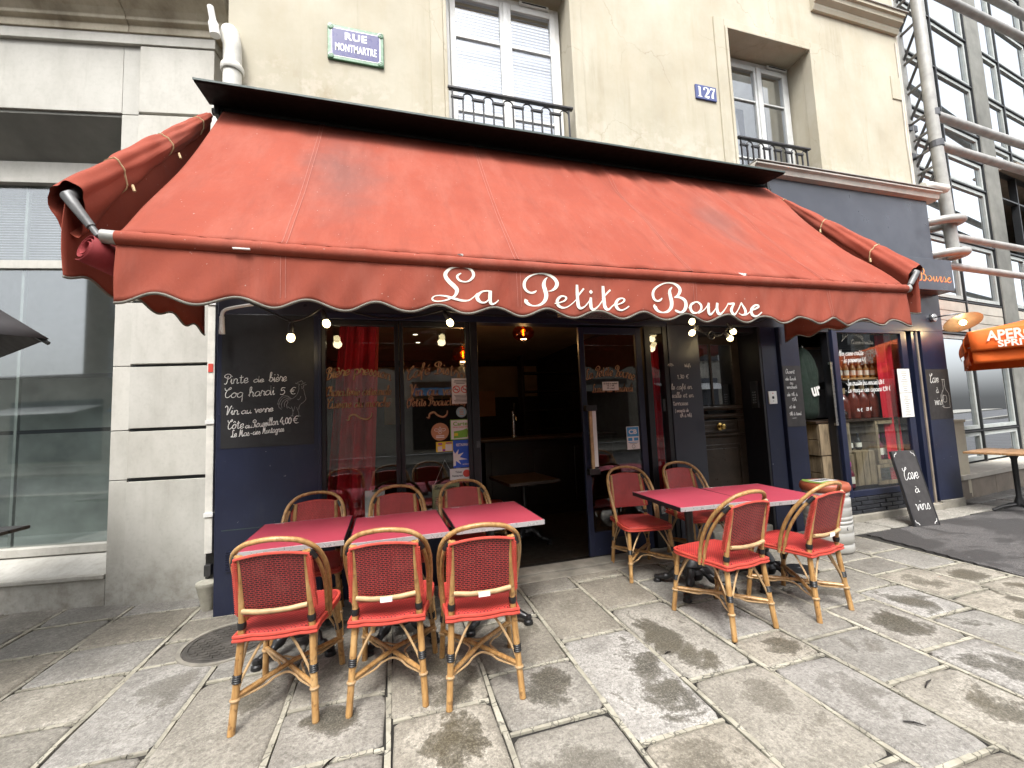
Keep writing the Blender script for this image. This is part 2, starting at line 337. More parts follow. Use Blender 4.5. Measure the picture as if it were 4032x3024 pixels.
    # smooth limestone of the left building and its weathered cornice
    for nm, ca, cb, cc, st in (('limestone', (0.36, 0.35, 0.315), (0.455, 0.445, 0.41), (0.53, 0.52, 0.485), 0.14), ('weathered_stone', (0.19, 0.16, 0.115), (0.38, 0.335, 0.255), (0.54, 0.495, 0.40), 0.3)):
        m, nt, b = new_mat(nm)
        co = texco(nt); oi = nt.nodes.new('ShaderNodeObjectInfo')
        va = nt.nodes.new('ShaderNodeVectorMath'); va.operation = 'ADD'
        cmb = nt.nodes.new('ShaderNodeCombineXYZ'); lk(nt, math_(nt, 'MULTIPLY', oi.outputs['Random'], 30.0), cmb.inputs[0])
        lk(nt, co, va.inputs[0]); lk(nt, cmb.outputs[0], va.inputs[1]); co = va.outputs[0]
        f = noise(nt, mapping(nt, co, (1, 1, 0.5)), 2.4, 7, 0.66); f2 = noise(nt, co, 28, 5, 0.7)
        c = ramp(nt, f, [(0.28, ca), (0.5, cb), (0.75, cc)])
        c = mix(nt, ramp(nt, f2, [(0.5, 0.0), (0.8, 0.3)]), c, sc(ca, 0.75))
        geo_ = nt.nodes.new('ShaderNodeSeparateXYZ'); lk(nt, nt.nodes.new('ShaderNodeNewGeometry').outputs['Position'], geo_.inputs[0])
        lo_ = math_(nt, 'SUBTRACT', 1.0, math_(nt, 'DIVIDE', geo_.outputs[2], 0.55), True)
        c = mix(nt, math_(nt, 'MULTIPLY', lo_, ramp(nt, noise(nt, co, 7, 6, 0.7), [(0.38, 0.0), (0.7, 0.8)])), c, (0.20, 0.18, 0.14))
        c = mix(nt, ramp(nt, noise(nt, mapping(nt, co, (1, 1, 0.08)), 9, 5, 0.65), [(0.55, 0.0), (0.75, 0.3)]), c, (0.26, 0.245, 0.21))
        c = mix(nt, 1.0, c, ramp(nt, oi.outputs['Random'], [(0.0, (0.93, 0.93, 0.92)), (1.0, (1.05, 1.04, 1.02))]), 'MULTIPLY')
        lk(nt, c, b.inputs['Base Color']); b.inputs['Roughness'].default_value = 0.75
        bump(nt, b, f2, st, 0.004)
    # granite paving: worn pale rim, damp dark speckled middle (per slab: colour = tint, alpha = dampness)
    m, nt, b = new_mat('granite')
    co = texco(nt); gen = texco(nt, 'Generated'); oi = nt.nodes.new('ShaderNodeObjectInfo')
    geo = nt.nodes.new('ShaderNodeNewGeometry').outputs['Position']
    g2 = nt.nodes.new('ShaderNodeSeparateXYZ'); lk(nt, gen, g2.inputs[0])
    def bell(o):
        d = math_(nt, 'SUBTRACT', o, 0.5); return math_(nt, 'SUBTRACT', 1.0, math_(nt, 'MULTIPLY', math_(nt, 'MULTIPLY', d, d), 4.0))
    rn = oi.outputs['Random']
    r2 = math_(nt, 'FRACT', math_(nt, 'MULTIPLY', rn, 37.7)); r3 = math_(nt, 'FRACT', math_(nt, 'MULTIPLY', rn, 91.3))
    gx = math_(nt, 'ADD', g2.outputs[0], math_(nt, 'MULTIPLY', math_(nt, 'SUBTRACT', r2, 0.5), 0.75)); gy = math_(nt, 'ADD', g2.outputs[1], math_(nt, 'MULTIPLY', math_(nt, 'SUBTRACT', r3, 0.5), 0.75))
    edge = math_(nt, 'MULTIPLY', bell(g2.outputs[0]), bell(g2.outputs[1]), True)
    mask = math_(nt, 'MULTIPLY', math_(nt, 'MULTIPLY', bell(gx), bell(gy), True), math_(nt, 'POWER', edge, 0.35))
    nz = math_(nt, 'ADD', math_(nt, 'MULTIPLY', noise(nt, geo, 4.6, 12, 0.80, 0.3), 0.75), math_(nt, 'MULTIPLY', noise(nt, geo, 45, 4, 0.85), 0.25))
    mask = math_(nt, 'ADD', mask, math_(nt, 'MULTIPLY', math_(nt, 'SUBTRACT', nz, 0.5), 3.4))
    mask = math_(nt, 'ADD', mask, math_(nt, 'MULTIPLY', math_(nt, 'SUBTRACT', r3, 0.10), 0.55))
    mask = math_(nt, 'ADD', math_(nt, 'MULTIPLY', mask, 0.72), math_(nt, 'MULTIPLY', math_(nt, 'SUBTRACT', noise(nt, geo, 2.6, 5, 0.62, 1.2), 0.47), 2.4))
    mask = math_(nt, 'SUBTRACT', mask, math_(nt, 'MULTIPLY', math_(nt, 'SUBTRACT', 1.0, edge), 0.30))
    rim = ramp(nt, mask, [(0.0, 0.15), (0.28, 0.6), (0.44, 0.9), (0.56, 0.0)])
    damp = ramp(nt, mask, [(0.44, 0.0), (0.56, 0.6), (0.80, 1.0)])
    damp = math_(nt, 'MULTIPLY', damp, oi.outputs['Alpha'])
    f = noise(nt, geo, 3.2, 6, 0.65); sp1 = noise(nt, geo, 210, 3, 0.75); sp2 = noise(nt, geo, 95, 3, 0.8)
    dry = ramp(nt, f, [(0.3, (0.140, 0.134, 0.122)), (0.5, (0.205, 0.198, 0.182)), (0.72, (0.295, 0.286, 0.266))])
    dry = mix(nt, ramp(nt, noise(nt, geo, 13, 7, 0.75), [(0.45, 0.0), (0.7, 0.55)]), dry, (0.105, 0.100, 0.090))
    dry = mix(nt, ramp(nt, noise(nt, geo, 17, 6, 0.72, 0.3), [(0.55, 0.0), (0.72, 0.6)]), dry, (0.33, 0.32, 0.295))
    dry = mix(nt, ramp(nt, sp2, [(0.52, 0.0), (0.62, 0.5)]), dry, (0.30, 0.296, 0.28))
    dry = mix(nt, ramp(nt, sp1, [(0.38, 0.45), (0.5, 0.0)]), dry, (0.085, 0.083, 0.080))
    dry = mix(nt, math_(nt, 'MULTIPLY', rim, math_(nt, 'MULTIPLY', oi.outputs['Alpha'], ramp(nt, sp2, [(0.35, 0.25), (0.6, 1.0)]))), dry, (0.40, 0.395, 0.375))
    wet = ramp(nt, sp2, [(0.36, (0.036, 0.034, 0.028)), (0.5, (0.076, 0.072, 0.060)), (0.64, (0.20, 0.195, 0.165))])
    dry = mix(nt, ramp(nt, noise(nt, geo, 48, 5, 0.8), [(0.40, 0.6), (0.52, 0.0)]), dry, (0.085, 0.082, 0.075))
    dry = mix(nt, ramp(nt, noise(nt, geo, 36, 5, 0.8, 0.2), [(0.54, 0.0), (0.66, 0.55)]), dry, (0.37, 0.362, 0.34))
    wet = mix(nt, ramp(nt, noise(nt, geo, 2.1, 3, 0.6), [(0.45, 0.0), (0.7, 0.5)]), wet, (0.095, 0.083, 0.055))
    wet = mix(nt, ramp(nt, sp1, [(0.40, 0.6), (0.52, 0.0)]), wet, (0.035, 0.033, 0.028))
    c = mix(nt, damp, dry, wet)
    c = mix(nt, 1.0, c, oi.outputs['Color'], 'MULTIPLY')
    lk(nt, c, b.inputs['Base Color'])
    lk(nt, ramp(nt, damp, [(0.0, 0.72), (1.0, 0.50)]), b.inputs['Roughness'])
    hh = math_(nt, 'ADD', math_(nt, 'MULTIPLY', noise(nt, geo, 22, 5, 0.65), 1.0), math_(nt, 'MULTIPLY', sp2, 0.35))
    bump(nt, b, hh, 0.7, 0.009)
    # sand mortar in the joints
    m, nt, b = new_mat('joint_mortar')
    co = texco(nt)
    f = noise(nt, co, 6, 6, 0.7); v = nt.nodes.new('ShaderNodeTexVoronoi'); v.feature = 'DISTANCE_TO_EDGE'; v.inputs['Scale'].default_value = 11; v.inputs['Randomness'].default_value = 1.0
    dn_ = nt.nodes.new('ShaderNodeVectorMath'); dn_.operation = 'ADD'; nz_ = nt.nodes.new('ShaderNodeTexNoise'); nz_.inputs['Scale'].default_value = 14; lk(nt, co, nz_.inputs['Vector']); lk(nt, co, dn_.inputs[0]); sc_ = nt.nodes.new('ShaderNodeVectorMath'); sc_.operation = 'SCALE'; sc_.inputs['Scale'].default_value = 0.09; lk(nt, nz_.outputs['Color'], sc_.inputs[0]); lk(nt, sc_.outputs[0], dn_.inputs[1]); lk(nt, mapping(nt, dn_.outputs[0], (1.0, 0.6, 1)), v.inputs['Vector'])
    c = ramp(nt, f, [(0.3, (0.20, 0.185, 0.145)), (0.5, (0.32, 0.30, 0.24)), (0.72, (0.45, 0.425, 0.35))])
    c = mix(nt, ramp(nt, v.outputs['Distance'], [(0.006, 0.75), (0.03, 0.0)]), c, (0.025, 0.023, 0.02))
    c = mix(nt, ramp(nt, noise(nt, co, 2.2, 5, 0.7), [(0.5, 0.0), (0.66, 0.6)]), c, (0.10, 0.092, 0.075))
    lk(nt, c, b.inputs['Base Color']); b.inputs['Roughness'].default_value = 0.9
    bump(nt, b, noise(nt, co, 40, 5, 0.7), 0.5, 0.006)
make_special()
M = MATS

# ------------------------------------------------------------------ mesh helpers
class MB:
    def __init__(s): s.v = []; s.f = []; s.mi = []; s.uv = {}; s.cur = 0
    def add(s, verts, faces, uvs=None):
        o = len(s.v); s.v += [tuple(p) for p in verts]
        for q in faces:
            s.f.append([i+o for i in q]); s.mi.append(s.cur)
        if uvs:
            for i, u in enumerate(uvs): s.uv[o+i] = u
        return s
    def box(s, x0, y0, z0, x1, y1, z1):
        x0, x1 = sorted((x0, x1)); y0, y1 = sorted((y0, y1)); z0, z1 = sorted((z0, z1))
        return s.add([(x0,y0,z0),(x1,y0,z0),(x1,y1,z0),(x0,y1,z0),(x0,y0,z1),(x1,y0,z1),(x1,y1,z1),(x0,y1,z1)],
                     [(0,3,2,1),(4,5,6,7),(0,1,5,4),(1,2,6,5),(2,3,7,6),(3,0,4,7)])
    def hexa(s, lo, hi):
        """a block from four bottom and four top corners"""
        return s.add(list(lo)+list(hi), [(0,3,2,1),(4,5,6,7),(0,1,5,4),(1,2,6,5),(2,3,7,6),(3,0,4,7)])
    def tube(s, pts, r, seg=8, caps=True, closed=False):
        P = [Vector(p) for p in pts]; n = len(P)
        R = r if isinstance(r, (list, tuple)) else [r]*n
        vs = []; up = None
        for i in range(n):
            if closed: t = P[(i+1) % n]-P[i-1]
            else: t = P[min(i+1, n-1)]-P[max(i-1, 0)]
            if t.length < 1e-9: t = Vector((0, 0, 1))
            t.normalize()
            if up is None: up = Vector((0, 0, 1)) if abs(t.z) < 0.9 else Vector((0, 1, 0))
            a = (up - t*up.dot(t))
            if a.length < 1e-6: a = t.orthogonal()
            a.normalize(); up = a; b = t.cross(a)
            for k in range(seg):
                q = 2*PI*k/seg; vs.append(P[i] + (a*math.cos(q)+b*math.sin(q))*R[i])
        fs = []
        for i in range(n if closed else n-1):
            for k in range(seg):
                j = (i+1) % n
                fs.append((i*seg+k, i*seg+(k+1) % seg, j*seg+(k+1) % seg, j*seg+k))
        if caps and not closed:
            fs.append(tuple(range(seg-1, -1, -1))); fs.append(tuple((n-1)*seg+k for k in range(seg)))
        return s.add(vs, fs)
    def lathe(s, prof, c=(0,0,0), seg=16, axis=None):
        """prof: (radius, height) pairs"""
        vs = []; fs = []; n = len(prof)
        mt = Matrix.Identity(3) if axis is None else Vector(axis).to_track_quat('Z', 'Y').to_matrix()
        for r, z in prof:
            for k in range(seg):
                q = 2*PI*k/seg; vs.append(Vector(c)+mt @ Vector((r*math.cos(q), r*math.sin(q), z)))
        for i in range(n-1):
            for k in range(seg): fs.append((i*seg+k, i*seg+(k+1) % seg, (i+1)*seg+(k+1) % seg, (i+1)*seg+k))
        fs.append(tuple(range(seg-1, -1, -1))); fs.append(tuple((n-1)*seg+k for k in range(seg)))
        return s.add(vs, fs)
    def sheet(s, fn, nu, nv, u0=0, u1=1, v0=0, v1=1, uv=False):
        vs = []; us = []
        for j in range(nv+1):
            for i in range(nu+1):
                u = u0+(u1-u0)*i/nu; v = v0+(v1-v0)*j/nv
                vs.append(fn(u, v)); us.append((u, v))
        fs = [(j*(nu+1)+i, j*(nu+1)+i+1, (j+1)*(nu+1)+i+1, (j+1)*(nu+1)+i) for j in range(nv) for i in range(nu)]
        return s.add(vs, fs, us if uv else None)
    def prism(s, poly, fn0, fn1):
        """extrude a 2-D polygon between two mappings to 3-D"""
        n = len(poly)
        return s.add([fn0(*p) for p in poly]+[fn1(*p) for p in poly],
                     [tuple(range(n-1, -1, -1)), tuple(range(n, 2*n))]+[(i, (i+1) % n, n+(i+1) % n, n+i) for i in range(n)])
    def ribbon(s, pts, w, nrm, seg=4):
        """flat stroke through smooth points; pts Vectors, w width or widths, nrm face normal"""
        P = [Vector(p) for p in pts]; n = len(P)
        Wd = w if isinstance(w, (list, tuple)) else [w]*n
        nrm = Vector(nrm).normalized(); vs = []
        for i in range(n):
            t = P[min(i+1, n-1)]-P[max(i-1, 0)]
            if t.length < 1e-9: t = Vector((1, 0, 0))
            d = nrm.cross(t).normalized()*Wd[i]*0.5
            vs += [P[i]-d, P[i]+d]
        return s.add(vs, [(2*i, 2*i+2, 2*i+3, 2*i+1) for i in range(n-1)])
    def bm_box(s, *a): return s.box(*a)

OBJS = []
WRITING = {'chalk_writing', 'printed_line', 'gold_lettering', 'lettering_shade', 'glass_writing', 'writing', 'small_print', 'lacing_loop', 'vent_grille', 'keypad_button', 'rooster_drawing', 'bee_drawing', 'wire_mesh', 'acanthus', 'inner_print', 'ribs'}
WHOLE = {'letter', 'tie_string', 'cable', 'side_lacing_', 'clamp'}
def islands(mb):
    n = len(mb.v); q = list(range(n))
    def f(a):
        while q[a] != a: q[a] = q[q[a]]; a = q[a]
        return a
    for fc in mb.f:
        for i in fc[1:]:
            a, b = f(fc[0]), f(i)
            if a != b: q[a] = b
    bb = {}
    for i, c in enumerate(mb.v):
        r = f(i)
        if r not in bb: bb[r] = [list(c), list(c)]
        else:
            for k in range(3): bb[r][0][k] = min(bb[r][0][k], c[k]); bb[r][1][k] = max(bb[r][1][k], c[k])
    K = list(bb); m = len(K)
    if m < 2: return [mb]
    g = {k: k for k in K}
    def h(a):
        while g[a] != a: g[a] = g[g[a]]; a = g[a]
        return a
    for i in range(m):
        for j in range(i+1, m):
            A, B = bb[K[i]], bb[K[j]]
            if all(A[0][k]-.006 <= B[1][k] and B[0][k]-.006 <= A[1][k] for k in range(3)): g[h(K[i])] = h(K[j])
    grp = {}
    for i, fc in enumerate(mb.f): grp.setdefault(h(f(fc[0])), []).append(i)
    if len(grp) < 2: return [mb]
    out = []
    for fl in grp.values():
        s_ = MB(); mp = {}
        for i in fl:
            s_.f.append([])
            for vi in mb.f[i]:
                if vi not in mp:
                    mp[vi] = len(s_.v); s_.v.append(mb.v[vi])
                    if vi in mb.uv: s_.uv[mp[vi]] = mb.uv[vi]
                s_.f[-1].append(mp[vi])
            s_.mi.append(mb.mi[i])
        out.append(s_)
    return out
def build(name, mb, mats, parent=None, **kw):
    """one object per piece: pieces that do not touch become parts of their own"""
    if name in WRITING:
        o = build_one(name, mb, mats, parent, **kw)
        if parent is not None: o['kind'] = 'stuff'
        return o
    if parent is None or name in WHOLE or len(mb.v) > 6000 or kw.get('smooth') == 'all': return build_one(name, mb, mats, parent, **kw)
    os_ = [build_one(name, m_, mats, parent, **kw) for m_ in islands(mb)]
    return os_[0]
def build_one(name, mb, mats, parent=None, smooth=False, bevel=0.0, world=True, solid=0.0, seg=2):
    me = bpy.data.meshes.new(name)
    off = Vector((0, 0, 0))
    inv = None
    if parent is not None and world: inv = parent_inv(parent)
    vs = mb.v if inv is None else [tuple(inv @ Vector(p)) for p in mb.v]
    me.from_pydata(vs, [], mb.f); me.update()
    if not isinstance(mats, (list, tuple)): mats = [mats]
    for m in mats: me.materials.append(M[m])
    if len(mats) > 1: me.polygons.foreach_set('material_index', mb.mi)
    if mb.uv:
        ul = me.uv_layers.new(name='UVMap')
        for l in me.loops: ul.data[l.index].uv = mb.uv.get(l.vertex_index, (0, 0))
    if smooth:
        me.polygons.foreach_set('use_smooth', [True]*len(me.polygons))
        if smooth != 'all':
            me.update(); bmm = bmesh.new(); bmm.from_mesh(me)
            for e in bmm.edges:
                if len(e.link_faces) == 2 and e.calc_face_angle(0) > math.radians(40): e.smooth = False
            bmm.to_mesh(me); bmm.free()
    o = bpy.data.objects.new(name, me); C.objects.link(o)
    if parent is not None: o.parent = parent
    if bevel:
        b = o.modifiers.new('bevel', 'BEVEL'); b.width = bevel; b.segments = seg; b.limit_method = 'ANGLE'; b.harden_normals = False
    if solid:
        b = o.modifiers.new('solid', 'SOLIDIFY'); b.thickness = solid; b.offset = 0
    OBJS.append(o); return o
ROOTM = {}
def parent_inv(p):
    m = Matrix.Identity(4); q = p
    while q is not None:
        if q.type == 'EMPTY' or q.name in ROOTM: m = ROOTM.get(q.name, Matrix.Identity(4)) @ m
        q = q.parent
    return m.inverted()
def thing(name, label, cat, loc=(0,0,0), rz=0.0, group=None):
    o = bpy.data.objects.new(name, None); C.objects.link(o); o.empty_display_size = 0.1
    o.location = loc; o.rotation_euler = (0, 0, rz); o['label'] = label; o['category'] = cat
    if group: o['group'] = group
    ROOTM[o.name] = Matrix.Translation(Vector(loc)) @ Matrix.Rotation(rz, 4, 'Z')
    return o
def tag(o, label=None, cat=None, group=None, kind=None):
    if label: o['label'] = label
    if cat: o['category'] = cat
    if group: o['group'] = group
    if kind: o['kind'] = kind
    return o
def copy_tree(o, parent=None):
    c = o.copy(); C.objects.link(c); c.parent = parent
    for ch in list(o.children): copy_tree(ch, c)
    return c
def cr(pts, n=5, closed=False):
    """Catmull-Rom through points of any dimension"""
    P = [tuple(p) for p in pts]; m = len(P); out = []
    if m < 2: return P
    for i in range(m if closed else m-1):
        if closed: a, b, c, d = P[i-1], P[i], P[(i+1) % m], P[(i+2) % m]
        else: a, b, c, d = P[max(i-1, 0)], P[i], P[i+1], P[min(i+2, m-1)]
        for k in range(n):
            t = k/n
            out.append(tuple(0.5*((2*b[q])+(-a[q]+c[q])*t+(2*a[q]-5*b[q]+4*c[q]-d[q])*t*t+(-a[q]+3*b[q]-3*c[q]+d[q])*t*t*t) for q in range(len(b))))
    if not closed: out.append(P[-1])
    return out
def wig(x, s=0.0): return math.sin(x*1.7+s)*0.5+math.sin(x*3.1+s*2.3)*0.3+math.sin(x*6.3+s*1.1)*0.2

# ------------------------------------------------------------------ handwriting: stroke glyphs (x-height 10, ascender 20)
G = {}
for row in '''a|11|9,8 5,10 1,6 1,2 4,0 8,3 9,9 9,3 10,0 12,2
b|9|0,2 4,12 5,19 3,20 2,16 2,2 5,0 8,4 7,9 4,8
c|9|8,8 5,10 1,6 1,2 4,0 9,2
d|12|9,8 5,10 1,6 1,2 4,0 8,3 10,11 10,20 10,3 11,0 13,2
e|9|1,4 6,5 7,8 5,10 1,7 1,2 4,0 9,3
f|8|0,3 5,14 6,19 4,20 3,15 3,-7;0,8 7,9
g|11|9,8 5,10 1,6 1,2 4,0 8,3 9,9 9,-4 6,-8 2,-6 9,0 12,3
h|11|0,2 4,12 5,19 3,20 2,16 2,0;2,5 5,10 8,8 8,2 9,0 11,2
i|6|1,3 3,10 3,2 4,0 6,2;3,14 3.3,15.5
k|10|0,2 4,12 5,19 3,20 2,16 2,0;2,4 8,10;4,6 8,0 10,2
l|6|0,2 4,12 5,19 3,20 2,16 2,3 3,0 6,2
m|16|1,10 1,0;1,5 4,10 6,8 6,0;6,5 9,10 12,8 12,2 13,0 16,2
n|11|1,10 1,0;1,5 4,10 7,8 7,2 8,0 11,2
o|10|5,10 1,6 1,2 4,0 8,3 8,8 5,10 7,8 11,8
p|10|1,10 1,-9;1,5 4,10 8,7 7,1 4,0 1,2
q|11|9,8 5,10 1,6 1,2 4,0 8,3 9,9;9,9 9,-9
r|8|0,3 2,11 4,9 7,8 6,2 7,0 9,2
s|7|0,1 3,10.5 5,6 6,2 4,0 1,1;5,1 7,2
t|8|3,16 3,3 4,0 8,2;0,11 7,12
u|11|1,10 1,3 3,0 7,3 8,10 8,2 9,0 11,2
v|9|0,9 2,10 4,0 5,1 8,9 10,8
x|8|1,10 7,0;7,10 1,0
z|8|1,10 7,10 1,0 8,1
P|10|6,16 5,4 3,0 0,1;4,12 0,14 1,18 6,20 11,17 10,12 5,9
C|11|0,19 2,14 10,17 9,20 5,15 2,8 3,1 7,0 11,4
V|11|0,16 2,20 5,15 5,0 6,1 10,16 12,20
L|11|9,17 7,20 4,16 5,8 3,1 0,1 2,3 7,0 12,2
M|15|0,0 2,4 3,18 4,20 6,4;6,4 9,19 10,14 10,2 12,0 15,3
N|13|0,0 3,18 4,19 8,0 9,1 11,19 13,20
R|12|6,16 5,4 3,0 0,1;4,12 0,14 1,18 6,20 10,17 9,12 5,10 8,6 10,0 13,2
O|12|6,20 2,16 1,6 4,0 9,3 10,13 6,20 8,17 12,18
W|14|0,18 3,0 6,14 9,0 13,20
B|12|6,18 5,4 3,0 0,1;4,12 0,14 1,18 6,20 10,17 8,12 5,11;6,11 11,8 10,2 6,0 4,2
S|10|9,17 6,20 3,16 8,8 6,1 1,1
D|12|5,19 4,2 1,0 4,3 9,1 11,10 7,19 1,18
0|8|4,14 1,10 1,3 4,0 7,4 7,10 4,14
1|6|1,10 4,14 4,0
2|8|1,11 4,14 7,10 1,0 8,0
3|8|1,13 5,14 6,10 3,8 7,5 5,0 1,1
4|8|5,15 0,5 8,5;6,9 6,-1
5|8|7,15 2,15 1,9 5,10 7,5 4,0 0,1
6|8|6,14 2,8 1,3 4,0 7,4 4,8 1,5
7|7|0,14 7,14 3,0;2,7 6,7
8|8|4,14 1,11 6,4 4,0 1,4 6,11 4,14
€|9|9,14 5,15 2,10 2,4 5,0 9,1;0,9 7,9;0,6 6,6
,|4|2,1 1,-3
.|4|1,0 2,0.8
(|5|4,18 1,11 1,3 4,-4
)|5|1,18 4,11 4,3 1,-4
-|7|1,6 6,6
/|6|0,-2 6,16
:|4|1,8 2,8.6;1,1 2,1.6
_|4|0,0 4,0'''.split('\n'):
    g, adv, st = row.split('|')
    G[g] = (float(adv), [[tuple(float(q) for q in p.split(',')) for p in s_.split()] for s_ in st.split(';')])
for acc, base, st in (('é', 'e', [(4, 13), (7, 16)]), ('è', 'e', [(3, 16), (6, 13)]), ('ê', 'e', [(2, 13), (4.5, 16), (7, 13)]), ('ô', 'o', [(2, 13), (4.5, 16), (7, 13)]), ('à', 'a', [(3, 16), (6, 13)]), ('û', 'u', [(2, 13), (4.5, 16), (7, 13)]), ('î', 'i', [(1, 13), (3, 16), (5, 13)])):
    G[acc] = (G[base][0], G[base][1][:1]+[st] if base == 'i' else G[base][1]+[st])
def script(mb, text, p0, p1, cap, w, nrm=(0,-1,0), arc=0.0, slant=0.12, nib=False, jit=0.0, n=3, up=None):
    """write text from p0 to p1 (3-D baseline ends); cap = capital height, w = stroke width, nib = thick-and-thin pen"""
    p0 = Vector(p0); p1 = Vector(p1); right = (p1-p0); L = right.length; right.normalize()
    nrm = Vector(nrm).normalized(); upv = Vector(up).normalized() if up else right.cross(nrm)*-1
    if up is None and upv.z < 0: upv = -upv
    adv = sum(G[c][0] if c in G else 7 for c in text); sx = L/adv; sy = cap/20.0
    x = 0.0; r = random.Random(len(text)*7+int(abs(p0.x)*100))
    for c in text:
        if c not in G: x += 7; continue
        dj = r.uniform(-1, 1)*jit
        for st in G[c][1]:
            P = cr(st, n); pts = []; ws = []
            for i, (gx, gy) in enumerate(P):
                t = ((x+gx)*sx)/L
                h = (gy+dj)*sy + arc*(1-(2*t-1)**2)
                pts.append(p0+right*((x+gx)*sx+slant*gy*sy)+upv*h)
                if nib:
                    a = P[max(i-1, 0)]; b_ = P[min(i+1, len(P)-1)]; d = math.atan2(b_[1]-a[1], b_[0]-a[0])
                    ws.append(w*(0.38+0.95*abs(math.sin(d-0.55))))
                else: ws.append(w*(0.85+0.3*r.random()))
            mb.ribbon(pts, ws, nrm)
        x += G[c][0]
    return mb
def type_mesh(text, size, bold=0.0, spacing=1.0):
    """upright print from Blender's built-in font: list of triangles in the xy plane, centred"""
    cu = bpy.data.curves.new('type', 'FONT'); cu.body = text; cu.size = size; cu.offset = bold*size; cu.space_character = spacing
    cu.align_x = 'CENTER'; cu.align_y = 'CENTER'; cu.resolution_u = 3
    o = bpy.data.objects.new('type', cu); C.objects.link(o)
    dg = bpy.context.evaluated_depsgraph_get(); me = bpy.data.meshes.new_from_object(o.evaluated_get(dg))
    vs = [tuple(v.co) for v in me.vertices]; fs = [tuple(p.vertices) for p in me.polygons]
    bpy.data.objects.remove(o); bpy.data.curves.remove(cu); bpy.data.meshes.remove(me)
    return vs, fs
def print_on(mb, text, c, right, up, size, bold=0.02, spacing=1.0, width=None, height=None, lift=0.0):
    vs, fs = type_mesh(text, size, bold, spacing)
    if not vs: return mb
    xs = [v[0] for v in vs]; ys = [v[1] for v in vs]
    fx = width/(max(xs)-min(xs)) if width else 1.0; fy = height/(max(ys)-min(ys)) if height else 1.0
    mx, my = (max(xs)+min(xs))/2, (max(ys)+min(ys))/2
    right = Vector(right); up = Vector(up); nrm = right.cross(up).normalized(); c = Vector(c)+nrm*lift
    return mb.add([c+right*((v[0]-mx)*fx)+up*((v[1]-my)*fy) for v in vs], fs)
def disc(mb, c, r, nrm=(0,-1,0), seg=20, r2=0.0):
    nrm = Vector(nrm).normalized(); a = nrm.orthogonal().normalized(); b = nrm.cross(a); c = Vector(c)
    o = [c+(a*math.cos(2*PI*i/seg)+b*math.sin(2*PI*i/seg))*r for i in range(seg)]
    if r2:
        i_ = [c+(a*math.cos(2*PI*i/seg)+b*math.sin(2*PI*i/seg))*r2 for i in range(seg)]
        return mb.add(o+i_, [(i, (i+1) % seg, seg+(i+1) % seg, seg+i) for i in range(seg)])
    return mb.add(o, [tuple(range(seg))])
def ball(mb, c, r, seg=12, sq=1.0):
    return mb.lathe([(max(0.0005, r*math.sin(PI*i/8)), -r*sq*math.cos(PI*i/8)) for i in range(9)], c, seg)
